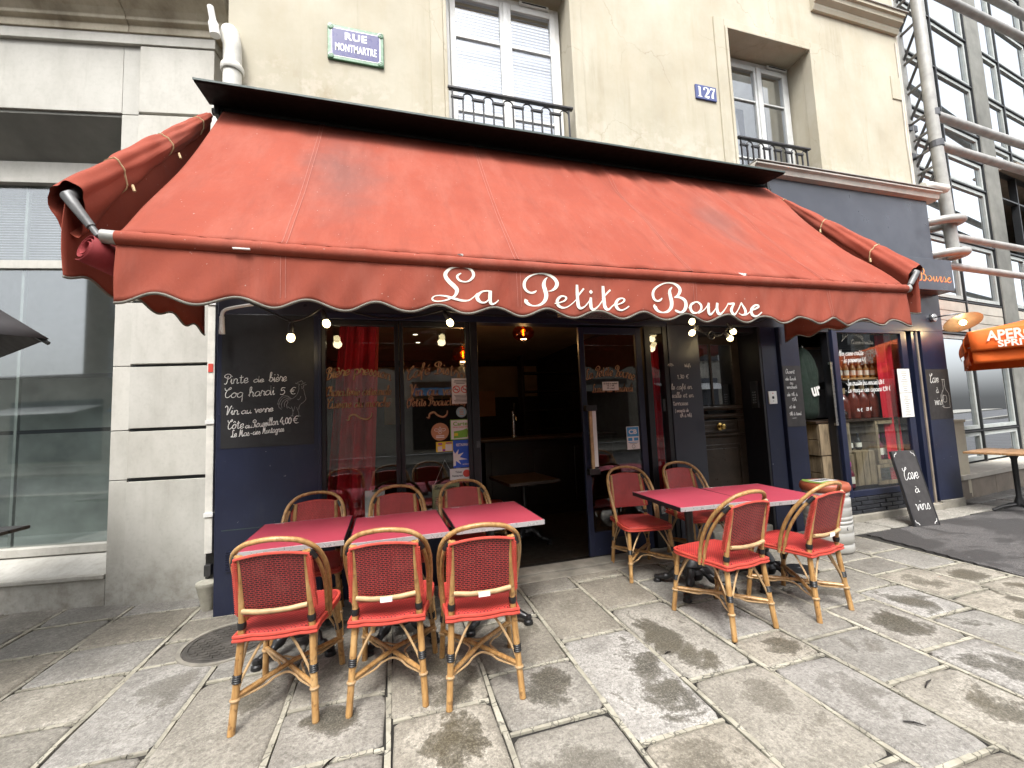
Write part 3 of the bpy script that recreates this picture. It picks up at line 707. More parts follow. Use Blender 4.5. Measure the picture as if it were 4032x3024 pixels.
LET=[[(0.407,2.342,0.006),(0.391,2.332,0.012),(0.382,2.317,0.015),(0.398,2.295,0.013),(0.435,2.29,0.008),(0.465,2.306,0.014),(0.483,2.335,0.02),(0.472,2.365,0.016),(0.438,2.38,0.01),(0.389,2.381,0.008),(0.345,2.369,0.014),(0.317,2.343,0.022),(0.313,2.318,0.025),(0.333,2.287,0.027),(0.361,2.259,0.028),(0.377,2.237,0.026),(0.371,2.21,0.019),(0.354,2.192,0.013),(0.31,2.17,0.009),(0.267,2.163,0.007),(0.239,2.167,0.01),(0.231,2.179,0.011),(0.244,2.194,0.007),(0.273,2.199,0.007),(0.311,2.195,0.011),(0.358,2.182,0.016),(0.407,2.172,0.014),(0.446,2.174,0.009),(0.476,2.194,0.007),(0.502,2.22,0.007)],
[(0.588,2.236,0.01),(0.558,2.237,0.009),(0.527,2.229,0.012),(0.501,2.203,0.021),(0.501,2.18,0.024),(0.522,2.163,0.014),(0.55,2.166,0.01),(0.573,2.188,0.007)],
[(0.582,2.24,0.023),(0.579,2.196,0.024),(0.583,2.166,0.023),(0.6,2.16,0.013),(0.621,2.172,0.008),(0.635,2.187,0.007)],
[(0.885,2.257,0.005),(0.871,2.246,0.014),(0.847,2.241,0.013),(0.818,2.253,0.017),(0.804,2.28,0.021),(0.811,2.315,0.019),(0.844,2.348,0.012),(0.899,2.368,0.008),(0.954,2.369,0.013),(1.003,2.349,0.022),(1.026,2.315,0.027),(1.016,2.283,0.023),(0.987,2.26,0.011),(0.964,2.255,0.004)],
[(0.963,2.347,0.005),(0.946,2.327,0.017),(0.936,2.295,0.027),(0.943,2.258,0.029),(0.946,2.222,0.028),(0.931,2.187,0.023),(0.9,2.162,0.015),(0.861,2.155,0.008),(0.83,2.165,0.017),(0.812,2.182,0.026),(0.816,2.196,0.025)],
[(1.002,2.176,0.006),(1.033,2.183,0.007),(1.073,2.198,0.011),(1.088,2.217,0.015),(1.074,2.228,0.011),(1.046,2.223,0.015),(1.022,2.196,0.021),(1.029,2.167,0.023),(1.059,2.153,0.014),(1.093,2.159,0.008),(1.134,2.187,0.007),(1.165,2.217,0.007)],
[(1.169,2.309,0.018),(1.167,2.258,0.023),(1.167,2.204,0.024),(1.17,2.167,0.026),(1.187,2.153,0.018),(1.219,2.168,0.009),(1.26,2.213,0.008)],
[(1.216,2.286,0.013),(1.187,2.253,0.012),(1.162,2.223,0.01)],
[(1.266,2.278,0.002),(1.266,2.265,0.028),(1.266,2.251,0.002)],
[(1.264,2.228,0.016),(1.261,2.191,0.025),(1.265,2.159,0.025),(1.282,2.148,0.016),(1.316,2.172,0.009),(1.352,2.217,0.008)],
[(1.358,2.31,0.021),(1.358,2.255,0.025),(1.358,2.201,0.026),(1.361,2.16,0.026),(1.378,2.146,0.015),(1.409,2.17,0.009),(1.447,2.201,0.008)],
[(1.41,2.285,0.013),(1.373,2.251,0.012),(1.346,2.219,0.01)],
[(1.436,2.179,0.008),(1.481,2.194,0.01),(1.504,2.215,0.014),(1.489,2.227,0.01),(1.458,2.218,0.017),(1.437,2.19,0.023),(1.442,2.16,0.024),(1.471,2.145,0.013),(1.506,2.155,0.009),(1.538,2.176,0.009)],
[(1.809,2.245,0.008),(1.792,2.229,0.015),(1.765,2.222,0.014),(1.741,2.235,0.021),(1.734,2.266,0.022),(1.749,2.301,0.018),(1.79,2.332,0.013),(1.851,2.355,0.009),(1.911,2.355,0.014),(1.949,2.334,0.026),(1.959,2.305,0.026),(1.937,2.269,0.02),(1.905,2.251,0.008)],
[(1.905,2.252,0.007),(1.949,2.252,0.016),(1.987,2.231,0.027),(1.994,2.196,0.03),(1.974,2.16,0.024),(1.939,2.143,0.015),(1.907,2.15,0.018),(1.893,2.158,0.008)],
[(1.898,2.327,0.007),(1.876,2.301,0.022),(1.876,2.261,0.029),(1.879,2.221,0.031),(1.869,2.18,0.028),(1.841,2.15,0.02),(1.801,2.141,0.01),(1.763,2.154,0.021),(1.743,2.181,0.03),(1.748,2.186,0.023)],
[(2.02,2.179,0.007),(2.046,2.204,0.012),(2.089,2.229,0.008),(2.049,2.21,0.018),(2.037,2.18,0.024),(2.058,2.151,0.021),(2.095,2.151,0.01),(2.129,2.177,0.017),(2.132,2.207,0.02),(2.109,2.227,0.014),(2.085,2.229,0.008)],
[(2.102,2.146,0.01),(2.153,2.172,0.008),(2.199,2.218,0.009)],
[(2.201,2.227,0.018),(2.196,2.191,0.026),(2.2,2.153,0.026),(2.22,2.146,0.017),(2.251,2.175,0.009),(2.283,2.217,0.009)],
[(2.278,2.23,0.022),(2.272,2.188,0.026),(2.277,2.152,0.026),(2.298,2.149,0.015),(2.338,2.19,0.009),(2.365,2.226,0.009)],
[(2.365,2.227,0.01),(2.377,2.222,0.016),(2.414,2.226,0.012),(2.397,2.204,0.019),(2.379,2.174,0.026),(2.388,2.15,0.025),(2.413,2.146,0.014),(2.454,2.188,0.009),(2.488,2.238,0.009)],
[(2.485,2.237,0.013),(2.501,2.214,0.018),(2.52,2.184,0.025),(2.516,2.154,0.02),(2.486,2.144,0.01),(2.454,2.157,0.008)],
[(2.515,2.144,0.01),(2.547,2.161,0.009),(2.588,2.193,0.009)],
[(2.568,2.18,0.008),(2.61,2.193,0.012),(2.651,2.213,0.017),(2.644,2.225,0.013),(2.609,2.218,0.018),(2.576,2.186,0.026),(2.58,2.152,0.028),(2.616,2.14,0.015),(2.651,2.151,0.01),(2.684,2.174,0.01)]]
# ================================================================== GROUND
def ragged(P):
    out = []
    for i, a in enumerate(P):
        b = P[(i+1) % len(P)]; L = math.hypot(b[0]-a[0], b[1]-a[1]); n = max(1, int(min(L, 6)/.05)) if L < 6 else 1
        for k in range(n): out.append((a[0]+(b[0]-a[0])*k/n+rnd.uniform(-.014, .014), a[1]+(b[1]-a[1])*k/n+rnd.uniform(-.014, .014)))
    return out
tag(build('ground', MB().box(-60, -40, -1.0, 80, 40, -0.17), 'asphalt'), kind='structure')
tag(build('road', MB().box(-60, -11.0, -0.168, 80, -5.6, -0.13), 'asphalt'), kind='structure')
kb = tag(build('kerb', MB().box(-60, -5.6, -0.168, 80, -5.3, 0.0), 'stone_plinth', bevel=0.01), kind='structure')
tag(build('far_pavement', MB().box(-60, -15, -0.168, 80, -11.0, -0.02), 'stone_plinth'), kind='structure')
pave = tag(build('pavement', MB().box(-30, -5.3, -0.165, 40, 1.2, -0.014), 'joint_dark'), kind='structure')
mort = MB()
tag(build('asphalt_pavement', MB().prism(ragged([(5.0, -0.42), (6.0, -0.40), (9.0, -0.30), (14, -.1), (40, 0.4), (40, -5.25), (6.2, -5.25), (5.05, -2.3), (4.86, -1.7)]), lambda x, y: (x, y, -0.05), lambda x, y: (x, y, 0.004)), 'asphalt'), kind='structure')

def slab(poly, tint, damp, z=0.0, name='slab'):
    """one worn granite slab: uneven outline, rounded arris, slightly crowned top"""
    cx = sum(p[0] for p in poly)/4; cy = sum(p[1] for p in poly)/4
    out = []
    for i in range(4):
        a, b = poly[i], poly[(i+1) % 4]
        for t in (0.045, 0.22, 0.45, 0.7, 0.95):
            px = a[0]+(b[0]-a[0])*t; py = a[1]+(b[1]-a[1])*t
            k = rnd.uniform(-.002, 0.009) if 0.1 < t < 0.9 else rnd.uniform(0.004, 0.016)
            d = math.hypot(cx-px, cy-py); out.append((px+(cx-px)/d*k, py+(cy-py)/d*k))
    n = len(out); mb = MB(); tx, ty = rnd.uniform(-.004, .004), rnd.uniform(-.004, .004)
    def lift(px, py, dz, k):
        qx = px+(cx-px)*k; qy = py+(cy-py)*k
        return (qx, qy, z+dz+tx*(qx-cx)*3+ty*(qy-cy)*3)
    v = [lift(px, py, -0.06, 0) for px, py in out]+[lift(px, py, -0.009, 0) for px, py in out]+[lift(px, py, -0.002, 0.025) for px, py in out]+[lift(px, py, 0.002, 0.09) for px, py in out]
    f = []
    for r_ in range(3):
        for i in range(n): f.append((r_*n+i, r_*n+(i+1) % n, (r_+1)*n+(i+1) % n, (r_+1)*n+i))
    f.append(tuple(range(3*n, 4*n))); mb.add(v, f)
    o = build(name, mb, 'granite', pave, smooth='all')
    o.color = (tint[0], tint[1], tint[2], damp); return o
TINT = [(1.0, 0.99, 0.97), (0.92, 0.93, 0.95), (1.08, 1.04, 0.97), (0.97, 0.94, 0.88), (1.05, 1.06, 1.1), (0.86, 0.85, 0.84), (1.1, 1.08, 1.04)]
def dampness(x, y):
    if y > -1.25: return 0.15 if y > -1.0 or rnd.random() < .6 else .5
    if y > -1.6: return rnd.choice((.2, .75, .9))
    return rnd.choice((1.0, 1.0, .95, .85, .45, .9))
XS = [-5.1, -4.55, -4.0, -3.5, -3.1, -2.68, -2.14, -1.56, -1.09, -0.57, -0.05, 0.47, 1.0, 1.49, 1.98, 2.41, 2.91, 3.39, 3.86, 4.36, 4.84]
JY = {-2.68: [.72, .30, -.20, -.75, -1.35, -2.0, -2.6], -2.14: [.66, .28, -.22, -.66, -1.10, -1.56, -2.2, -2.8], -1.56: [.50, .28, .0, -.33, -.64, -1.46, -2.1, -2.7], -1.09: [-.02, -.36, -.95, -1.78, -2.4],
      -0.57: [-.03, -.42, -.86, -1.39, -1.80, -2.35], -0.05: [-.03, -.50, -1.02, -1.64, -2.2, -2.7], 0.47: [-.03, -.34, -.86, -1.45, -1.91, -2.5], 1.0: [-.03, -.55, -1.26, -2.15, -2.7], 1.49: [-.03, -.42, -.98, -1.86, -2.55],
      1.98: [-.03, -.60, -1.10, -1.62, -1.92, -2.64], 2.41: [-.03, -.36, -.92, -1.77, -2.22, -2.75], 2.91: [-.03, -.62, -1.16, -1.52, -2.09, -2.6], 3.39: [-.03, -.45, -1.0, -1.40, -1.85, -2.33, -2.9], 3.86: [-.03, -.5, -.93, -1.22, -1.7, -2.3], 4.36: [-.03, -.4, -.85, -1.3, -1.62, -2.1]}
for i in range(len(XS)-1):
    x0, x1 = XS[i], XS[i+1]
    ys = JY.get(x0)
    if not ys:
        ys = [0.80 if x0 < -2.2 else -.03]; 
        while ys[-1] > -2.9: ys.append(ys[-1]-rnd.uniform(.4, .75))
    ys = ys+[ys[-1]-0.55, ys[-1]-1.15]
    for a, b in zip(ys, ys[1:]):
        g = rnd.uniform(0.009, 0.014); j = lambda: rnd.uniform(-.006, .006)
        t = rnd.choice(TINT); q = rnd.uniform(0.9, 1.1)
        if True:
            xa = x0+.02
            while xa < x1-.03:
                L = min(rnd.uniform(.08, .3), x1-.015-xa); w0 = rnd.uniform(.008, .013); zt = -.002+rnd.uniform(-.002, .001); cy_ = b+rnd.uniform(-.003, .003)
                mort.hexa([(xa, cy_-w0, -.02), (xa+L-.004, cy_-w0, -.02), (xa+L-.004, cy_+w0, -.02), (xa, cy_+w0, -.02)], [(xa, cy_-w0, zt), (xa+L-.004, cy_-w0, zt), (xa+L-.004, cy_+w0, zt), (xa, cy_+w0, zt)]); xa += L
        slab([(x0+g+j(), b+g+j()), (x1-g+j(), b+g+j()), (x1-g+j(), a-g+j()), (x0+g+j(), a-g+j())], (t[0]*q*1.045, t[1]*q*1.01, t[2]*q*.955), dampness((x0+x1)/2, (a+b)/2), rnd.uniform(-.003, .003))
for X in XS[1:]:
    y = .75 if X < -2.2 else (.5 if X < -1.5 else -.02)
    while y > -3.6:
        L = rnd.uniform(.10, .42)
        if True:
            c0, c1 = X+rnd.uniform(-.004, .004), X+rnd.uniform(-.004, .004); w0, w1 = rnd.uniform(.009, .016), rnd.uniform(.009, .016); zt = -.002+rnd.uniform(-.002, .001)
            mort.hexa([(c0-w0, y-L, -.02), (c0+w0, y-L, -.02), (c1+w1, y-.004, -.02), (c1-w1, y-.004, -.02)], [(c0-w0, y-L, zt), (c0+w0, y-L, zt), (c1+w1, y-.004, zt), (c1-w1, y-.004, zt)])
        y -= L
mo = tag(build('mortar', mort, 'joint_mortar', pave), kind='stuff')
# paler strip of slabs along the plinth and round the corner on the right
for (x0, x1, ya, yb) in ((4.86, 5.5, -.03, -.37), (5.52, 6.2, -.03, -.36), (6.22, 6.95, -.03, -.34), (6.97, 7.7, -.03, -.30)):
    slab([(x0, yb), (x1, yb), (x1, ya), (x0, ya)], (1.25, 1.22, 1.15), 0.1)
xx = 7.72
while xx < 14:
    for k in range(2): slab([(xx+.01, -.28+k*.26+(xx-7.7)*.09), (xx+.54, -.28+k*.26+(xx-7.2)*.09), (xx+.54, -.04+k*.26+(xx-7.2)*.09), (xx+.01, -.04+k*.26+(xx-7.7)*.09)], (0.8, 0.8, 0.8), 0.25)
    xx += .56
# threshold of the café: worn stone step with brass-grey nosing
tag(build('doorstep', MB().box(0.78, -0.16, -0.05, 2.95, 0.02, 0.022).box(0.78, -0.30, -0.05, 2.6, -0.165, 0.006), 'stone_plinth', pave, bevel=0.006))
# cast manhole cover
mh = thing('manhole_cover', 'round cast iron manhole cover set in the paving near the navy panel', 'manhole cover', (-1.10, -0.47, 0))
build('frame_ring', MB().lathe([(0.30, -.03), (0.30, .008), (0.275, .008), (0.272, -.01), (0.05, -.01)], (-1.10, -.47, 0), 40), 'stone_plinth', mh, smooth=True)
build('lid', MB().lathe([(0.27, -.02), (0.27, .004), (0.255, .006), (0.01, .006)], (-1.10, -.47, 0), 40), 'manhole_iron', mh, smooth=True)
mb = MB()
for i in range(-4, 5):
    for j in range(-6, 7):
        if math.hypot(i*.055+(.027 if j % 2 else 0), j*.036) < .225 and not (abs(j) < 2 and abs(i) < 2):
            x, y = -1.10+i*.055+(.027 if j % 2 else 0), -.47+j*.036
            mb.box(x-.021, y-.011, .004, x+.021, y+.011, .011)
mb.box(-1.16, -.50, .004, -1.04, -.44, .010); mb.tube([( -1.10+.24*math.cos(q*PI/16), -.47+.24*math.sin(q*PI/16), .008) for q in range(32)], .004, 6, closed=True)
tag(build('raised_pattern', mb, 'manhole_iron', mh), kind='stuff')
dn = build_one('drain_cover', MB().lathe([(0.13, -.02), (0.13, .004), (0.115, .006), (0.03, .006), (.028, .004), (.005, .004)], (3.45, -.92, 0.002), 28), 'dark_steel', None, smooth=True)
tag(dn, 'small round metal cover in the paving in front of the keg', 'drain cover')

# ================================================================== LEFT STONE BUILDING (turned 8.8 degrees)
SB = thing('stone_building', 'pale limestone office building with a wide dark shop window and heavy cornice', 'building', (-1.594, 0.467, 0), math.radians(-8.8))
def sb(name, mb, mat, parent=None, **k): return build(name, mb, mat, parent or SB, world=False, **k)
zj = [-0.05, 1.045, 1.475, 2.045, 2.625, 4.415, 5.10]
for i, (a, b) in enumerate(zip(zj, zj[1:])):
    segs = [(a, b)] if b-a < 1.2 else [(a, a+.59), (a+.594, a+1.19), (a+1.194, b)]
    for (c, d) in segs:
        sb('stone_panel', MB().box(-.645, -.025, c+.016, 0.0, .35, d-(0.012 if i else 0.016)), 'limestone', bevel=.004)
        sb('pier_stone', MB().box(-.80, 0.0, c+.004, -.66, .36, d-.003), 'limestone', bevel=.003)
sb('pier_core', MB().box(-.80, .02, -.05, -.01, .40, 5.1), 'mullion_dark')
sb('lintel', MB().box(-2.75, 0.0, 4.43, -.803, .10, 5.10), 'limestone', bevel=.004)
sb('lintel', MB().box(-4.8, 0.0, 4.43, -2.755, .10, 5.10), 'limestone', bevel=.004)
sf = sb('soffit_panel', MB().hexa([(-4.8, .02, 4.40), (-.81, .02, 4.40), (-.81, .36, 4.10), (-4.8, .36, 4.10)], [(-4.8, .02, 4.43), (-.81, .02, 4.43), (-.81, .38, 4.43), (-4.8, .38, 4.43)]), 'concrete_column')
sb('band', MB().box(-4.8, -.035, 5.10, 0.01, .4, 5.20), 'limestone', bevel=.004)
prof = [(.4, 5.2), (-.05, 5.2), (-.05, 5.27), (-.09, 5.29), (-.09, 5.32), (-.13, 5.36), (-.24, 5.44), (-.34, 5.58), (-.36, 5.62), (-.36, 5.66), (-.40, 5.67), (-.40, 5.72), (-.46, 5.80), (-.55, 6.00), (-.62, 6.30), (-.64, 6.36), (-.64, 6.6), (.4, 6.6)]
for (x0, x1) in ((-4.8, -2.62), (-2.615, -.735), (-.73, .17)):
    mb = MB(); mb.prism(prof, lambda y, z: (x0, y, z), lambda y, z: (x1, y, z))
    sb('cornice', mb, 'weathered_stone', bevel=.006)
sb('upper_wall', MB().box(-4.8, -.1, 6.6, .17, .4, 9.0), 'limestone')
# shop window
wf = sb('shop_window', MB().box(-4.8, .30, 3.90, -.82, .42, 4.11).box(-4.8, .28, .385, -.81, .42, .455).box(-4.8, .33, 3.06, -.82, .40, 3.14), 'limestone', bevel=.003)
sb('glass_pane', MB().box(-4.8, .36, .455, -.82, .37, 3.06), 'office_glass', wf)
sb('glass_pane', MB().box(-4.8, .36, 3.14, -.82, .37, 3.90), 'office_glass', wf)
for x in (-1.88, -3.0): sb('mullion', MB().box(x-.012, .372, .455, x+.012, .40, 3.06).box(x-.012, .372, 3.14, x+.012, .40, 3.90), 'mullion_pale', wf)
for z in (2.02, 1.50): sb('transom', MB().box(-4.8, .373, z-.018, -.82, .40, z+.018), 'mullion_dark', wf)
bl = MB()
for k in range(28): z = 3.12+k*.0265; bl.hexa([(-4.8, .44, z), (-.85, .44, z), (-.85, .462, z+.017), (-4.8, .462, z+.017)], [(-4.8, .441, z+.002), (-.85, .441, z+.002), (-.85, .463, z+.019), (-4.8, .463, z+.019)])
o = sb('venetian_blind', bl, 'blind_fabric', wf); tag(o, kind='stuff')
sb('interior', MB().box(-4.8, 1.6, .3, -.6, 1.7, 4.2).box(-4.8, .45, .2, -.6, 3.4, .3).box(-4.8, .45, 4.15, -.6, 3.4, 4.25).box(-.62, .42, .3, -.55, 3.4, 4.2), 'office_interior')
sb('sill', MB().box(-4.8, -.005, .225, -.815, .30, .262), 'limestone', bevel=.006)
sb('sill_slope', MB().hexa([(-4.8, .04, .262), (-.815, .04, .262), (-.815, .32, .262), (-4.8, .32, .262)], [(-4.8, .08, .275), (-.815, .08, .275), (-.815, .32, .385), (-4.8, .32, .385)]), 'limestone')
for (x0, x1) in ((-4.8, -2.9), (-2.895, -.815)): sb('base_stone', MB().box(x0, .015, -.05, x1, .32, .222), 'limestone', bevel=.004)
# pipe and narrow strip between the two buildings
dp = thing('drainpipe', 'stained white drainpipe bending into the wall just above the black awning hood', 'drainpipe', (-1.34, .10, 4.3))
build('pipe', MB().tube(cr([(-1.33, .10, 4.2), (-1.33, .10, 4.72), (-1.335, .10, 4.90), (-1.37, .15, 5.04), (-1.42, .30, 5.10)], 5), .072, 16), 'white_pvc', dp, smooth=True)
build('collar', MB().lathe([(.085, 0), (.09, .01), (.09, .05), (.085, .06), (.074, .065)], (-1.33, .10, 4.62), 18), 'white_pvc', dp, smooth=True)
build('overflow_spout', MB().tube(cr([(-1.43, .0, 4.86), (-1.45, .0, 5.0), (-1.47, .0, 5.12)], 4), [.04]*4+[.026]*5, 12), 'white_paint', dp, smooth=True)
sp_ = thing('cable_trunking', 'thin white vertical conduit in the gap between stone pier and navy panel', 'conduit', (-1.46, .2, 0))
build('duct', MB().box(-1.485, .10, .46, -1.43, .20, 4.3), 'white_pvc', sp_, bevel=.004)
build('clip', MB().box(-1.49, .09, 1.50, -1.425, .20, 1.53).box(-1.49, .09, 2.50, -1.425, .20, 2.53).box(-1.49, .09, .75, -1.425, .2, .78), 'white_paint', sp_)
build('sticker', MB().box(-1.475, .095, 1.93, -1.44, .099, 2.0), 'sticker_red', sp_)
bo = thing('corner_guard_stone', 'small weathered cone shaped guard stone at the foot of the navy panel', 'guard stone', (-1.46, .22, 0))
build('cone', MB().lathe([(.035, .0), (.04, .02), (.078, .19), (.085, .205), (.082, .225), (.03, .240), (.01, .245)], (-1.475, .16, .0), 18), 'bollard_paint', bo, smooth=True)
build('lock', MB().box(-1.50, .14, .27, -1.45, .19, .36).tube([(-1.475, .16, .24), (-1.475, .16, .29)], .012, 8), 'dark_steel', bo, bevel=.005)

# ================================================================== CAFE BUILDING
CB = thing('cafe_building', 'cream rendered old house with a navy café front at street level', 'building', (3.0, 0.3, 0))
def cb(name, mb, mat, parent=None, **k): return build(name, mb, mat, parent or CB, **k)
YW = 0.20
XL, XR = -1.40, 7.66
wins = [(0.61, 2.05, 4.40, 6.46), (4.33, 5.76, 4.44, 6.46)]
mb = MB()
mb.box(XL, YW, 4.25, wins[0][0], .75, 11.0).box(wins[0][1], YW, 4.25, wins[1][0], .75, 11.0).box(wins[1][1], YW, 4.25, XR, .75, 11.0)
for (a, b, c, d) in wins: mb.box(a, YW, 4.25, b, .75, c).box(a, YW, d, b, .75, 11.0)
cb('wall', mb, 'cream_render')
cb('side_wall', MB().box(XR, .24, 0.0, XR+.1, 9.0, 11.0), 'cream_render')
cb('corner_strip', MB().box(XR, .215, 4.3, XR+.055, .238, 11.0), 'ledge_pink')
for (a, b, c, d), sl, sr, st in ((wins[0], .17, .15, .2), (wins[1], .20, .21, .14)):
    # render surround: a shallow raised band with a moulded inner lip
    s_ = cb('window_surround', MB().box(a-sl, YW-.02, 4.3, a-.035, YW+.1, d+st).box(b+.035, YW-.02, 4.3, b+sr, YW+.1, d+st).box(a-.035, YW-.02, d+.035, b+.035, YW+.1, d+st), 'cream_render', bevel=.006)
    cb('surround_lip', MB().box(a-.035, YW-.038, 4.3, a+.002, YW+.1, d+.035).box(b-.002, YW-.038, 4.3, b+.035, YW+.1, d+.035).box(a+.002, YW-.038, d-.002, b-.002, YW+.1, d+.035), 'cream_render', s_, bevel=.006)
    cb('sill', MB().box(a-.1, YW-.06, c-.09, b+.1, YW+.35, c), 'ledge_pink', bevel=.006)
cb('cornice', MB().prism([(YW, 7.12), (.16, 7.12), (.14, 7.17), (.14, 7.2), (.08, 7.24), (.07, 7.30), (.04, 7.31), (.04, 7.36), (YW, 7.36)], lambda y, z: (5.9, y, z), lambda y, z: (XR-.02, y, z)), 'cream_render')
cb('cornice_flashing', MB().box(5.9, .02, 7.362, XR+.02, YW, 7.375), 'zinc')
cb('patched_block', MB().box(7.40, .185, 6.05, 7.62, YW+.01, 6.42), 'cream_render', bevel=.004)
def house_window(a, b, z0, z1, yf, mid, frame, blind, open_leaf=False):
    fw = .055
    w = cb('window', MB().box(a, yf, z0, a+fw, yf+.07, z1).box(b-fw, yf, z0, b, yf+.07, z1).box(a+fw, yf, z1-.07, b-fw, yf+.07, z1).box(a+fw, yf, z0, b-fw, yf+.07, z0+.06), frame, bevel=.004)
    for (p, q) in ((a+fw, mid), (mid, b-fw)):
        l, r = p+.004, q-.004; z2, z3 = z0+.064, z1-.074
        lf = cb('casement', MB().box(l, yf-.015, z2, l+.065, yf+.045, z3).box(r-.065, yf-.015, z2, r, yf+.045, z3).box(l+.065, yf-.015, z3-.07, r-.065, yf+.045, z3).box(l+.065, yf-.015, z2, r-.065, yf+.045, z2+.09)
                .box(l+.065, yf-.008, z2+.40, r-.065, yf+.04, z2+.425).box(l+.065, yf-.008, z3-.55, r-.065, yf+.04, z3-.525), frame, w, bevel=.005)
        cb('pane', MB().box(l+.06, yf+.012, z2+.085, r-.06, yf+.016, z3-.065), 'house_glass', w)
    cb('meeting_strip', MB().box(mid-.03, yf-.03, z0+.07, mid+.03, yf-.012, z1-.08), frame, w, bevel=.008)
    cb('vent', MB().box(mid+.18, yf-.03, z1-.05, mid+.55, yf-.002, z1-.01), frame, w, bevel=.003)
    cb('vent_slot', MB().box(mid+.21, yf-.034, z1-.036, mid+.52, yf-.031, z1-.022), 'black_paint', w)
    bm_ = MB()
    if blind == 'blind_fabric':
        n = 44
        for k in range(n):
            z = z0+.1+(z1-z0-.2)*k/n; h = (z1-z0-.2)/n
            bm_.hexa([(a+.06, yf+.10, z), (b-.06, yf+.10, z), (b-.06, yf+.112, z+h*.86), (a+.06, yf+.112, z+h*.86)], [(a+.06, yf+.102, z+.001), (b-.06, yf+.102, z+.001), (b-.06, yf+.114, z+h*.86), (a+.06, yf+.114, z+h*.86)])
        tag(cb('roller_shutter', bm_, blind, w), kind='stuff')
    else:
        def cur(u, v): return (a+.05+(.30+.22*(1-v))*u, yf+.12+.03*math.sin(u*16)+.01*math.sin(v*5), z0+.1+(z1-z0-.2)*v)
        cb('net_curtain', bm_.sheet(cur, 30, 6), 'net_curtain', w, smooth='all')
        cb('room', MB().box(a, yf+.8, z0, b, yf+.82, z1), 'interior_dark', w)
    return w
house_window(.63, 2.03, 4.42, 6.40, .44, 1.345, 'white_paint', 'blind_fabric')
house_window(4.40, 5.72, 4.46, 6.42, .50, 5.14, 'grey_white_paint', 'net')
def guard_rail(x0, x1, z0, z1, y):
    r = cb('guard_rail', MB().box(x0, y-.025, z1, x1, y+.025, z1+.022).box(x0+.03, y-.012, z0+.03, x1-.03, y+.012, z0+.045), 'rail_black', bevel=.003)
    n = 13; dx = (x1-x0-.1)/(n-1)
    for i in range(n):
        x = x0+.05+dx*i
        cb('baluster', MB().box(x-.008, y-.008, z0+.03, x+.008, y+.008, z1-.075 if 0 < i < n-1 else z1), 'rail_black', r)
        if i < n-1:
            if i % 2 == 0: cb('collar_bar', MB().box(x-.014, y-.014, z1-.092, x+dx+.014, y+.014, z1-.070), 'rail_black', r)
            else: cb('arch', MB().tube([(x+dx/2-dx/2*math.cos(q*PI/8), y, z1-.078+.055*math.sin(q*PI/8)) for q in range(9)], .008, 6), 'rail_black', r)
guard_rail(.60, 2.02, 4.42, 4.90, .17)
guard_rail(4.34, 5.56, 4.46, 4.93, .17)
# ledge over the shop front
cb('ledge', MB().prism([(-.005, 4.33), (-.06, 4.345), (-.075, 4.40), (-.11, 4.42), (-.11, 4.44), (YW, 4.45), (YW, 4.33)], lambda y, z: (4.30, y, z), lambda y, z: (7.66, y, z)), 'ledge_pink', bevel=.003)
cb('ledge_flashing', MB().box(4.30, -.125, 4.452, 7.70, YW, 4.462), 'zinc')
# fascia
cb('fascia', MB().box(-1.38, .004, 2.405, 7.50, .16, 4.33), 'fascia_paint', bevel=.004)
cb('ledge_pipe', MB().tube(cr([(7.35, -.05, 4.50), (7.45, -.07, 4.51), (7.55, -.08, 4.50), (7.78, -.08, 4.50)], 4), .062, 14), 'white_pvc', smooth=True)
# plumbing cable on the right edge
cb('wall_cable', MB().tube([(7.60, .19, 7.0), (7.605, .19, 6.2), (7.59, .188, 5.4), (7.62, .186, 4.46)], .012, 6), 'ledge_pink')

# ---- navy left panel with chalk menu
lp = cb('navy_panel', MB().box(-1.38, 0.0, -.02, -.62, .40, 2.404), 'navy_paint', bevel=.003)
cb('panel_joint', MB().box(-1.33, -.0015, .645, -.64, .002, .650), 'hood_edge', lp)
cb('chalk_area', MB().box(-1.345, -.003, 1.295, -.655, .002, 2.40), 'chalkboard', lp)
YC = -.0042
mb = MB()
for t, x0, x1, z0, z1, cap, w in (('Pinte', -1.325, -1.15, 1.818, 1.826, .082, .0048), ('de', -1.115, -1.035, 1.828, 1.830, .052, .0046), ('bière', -1.00, -.865, 1.832, 1.836, .078, .0046), ('Coq', -1.325, -1.185, 1.705, 1.708, .082, .0050), ('hardi', -1.15, -.955, 1.712, 1.722, .078, .0050), ('5 €', -.915, -.800, 1.722, 1.724, .075, .0052),
        ('Vin', -1.32, -1.215, 1.568, 1.568, .070, .0060), ('au', -1.20, -1.125, 1.570, 1.573, .055, .0054), ('verre', -1.105, -.965, 1.576, 1.583, .056, .0054), ('Côte', -1.30, -1.18, 1.450, 1.453, .076, .0056), ('du', -1.17, -1.12, 1.452, 1.454, .044, .0050), ('Roussillon', -1.115, -.925, 1.455, 1.472, .062, .0048), ('4,00', -.915, -.83, 1.474, 1.478, .074, .0068), ('€', -.82, -.775, 1.478, 1.48, .078, .0050),
        ('Le', -1.27, -1.23, 1.383, 1.385, .058, .0052), ('Mas', -1.215, -1.14, 1.386, 1.391, .054, .0050), ('-', -1.135, -1.12, 1.395, 1.395, .04, .004), ('des', -1.115, -1.06, 1.396, 1.400, .048, .0048), ('Montagnes', -1.045, -.885, 1.402, 1.412, .052, .0048)):
    script(mb, t, (x0, YC, z0), (x1, YC, z1), cap, w, jit=.5)
cb('chalk_writing', mb, 'chalk', lp)
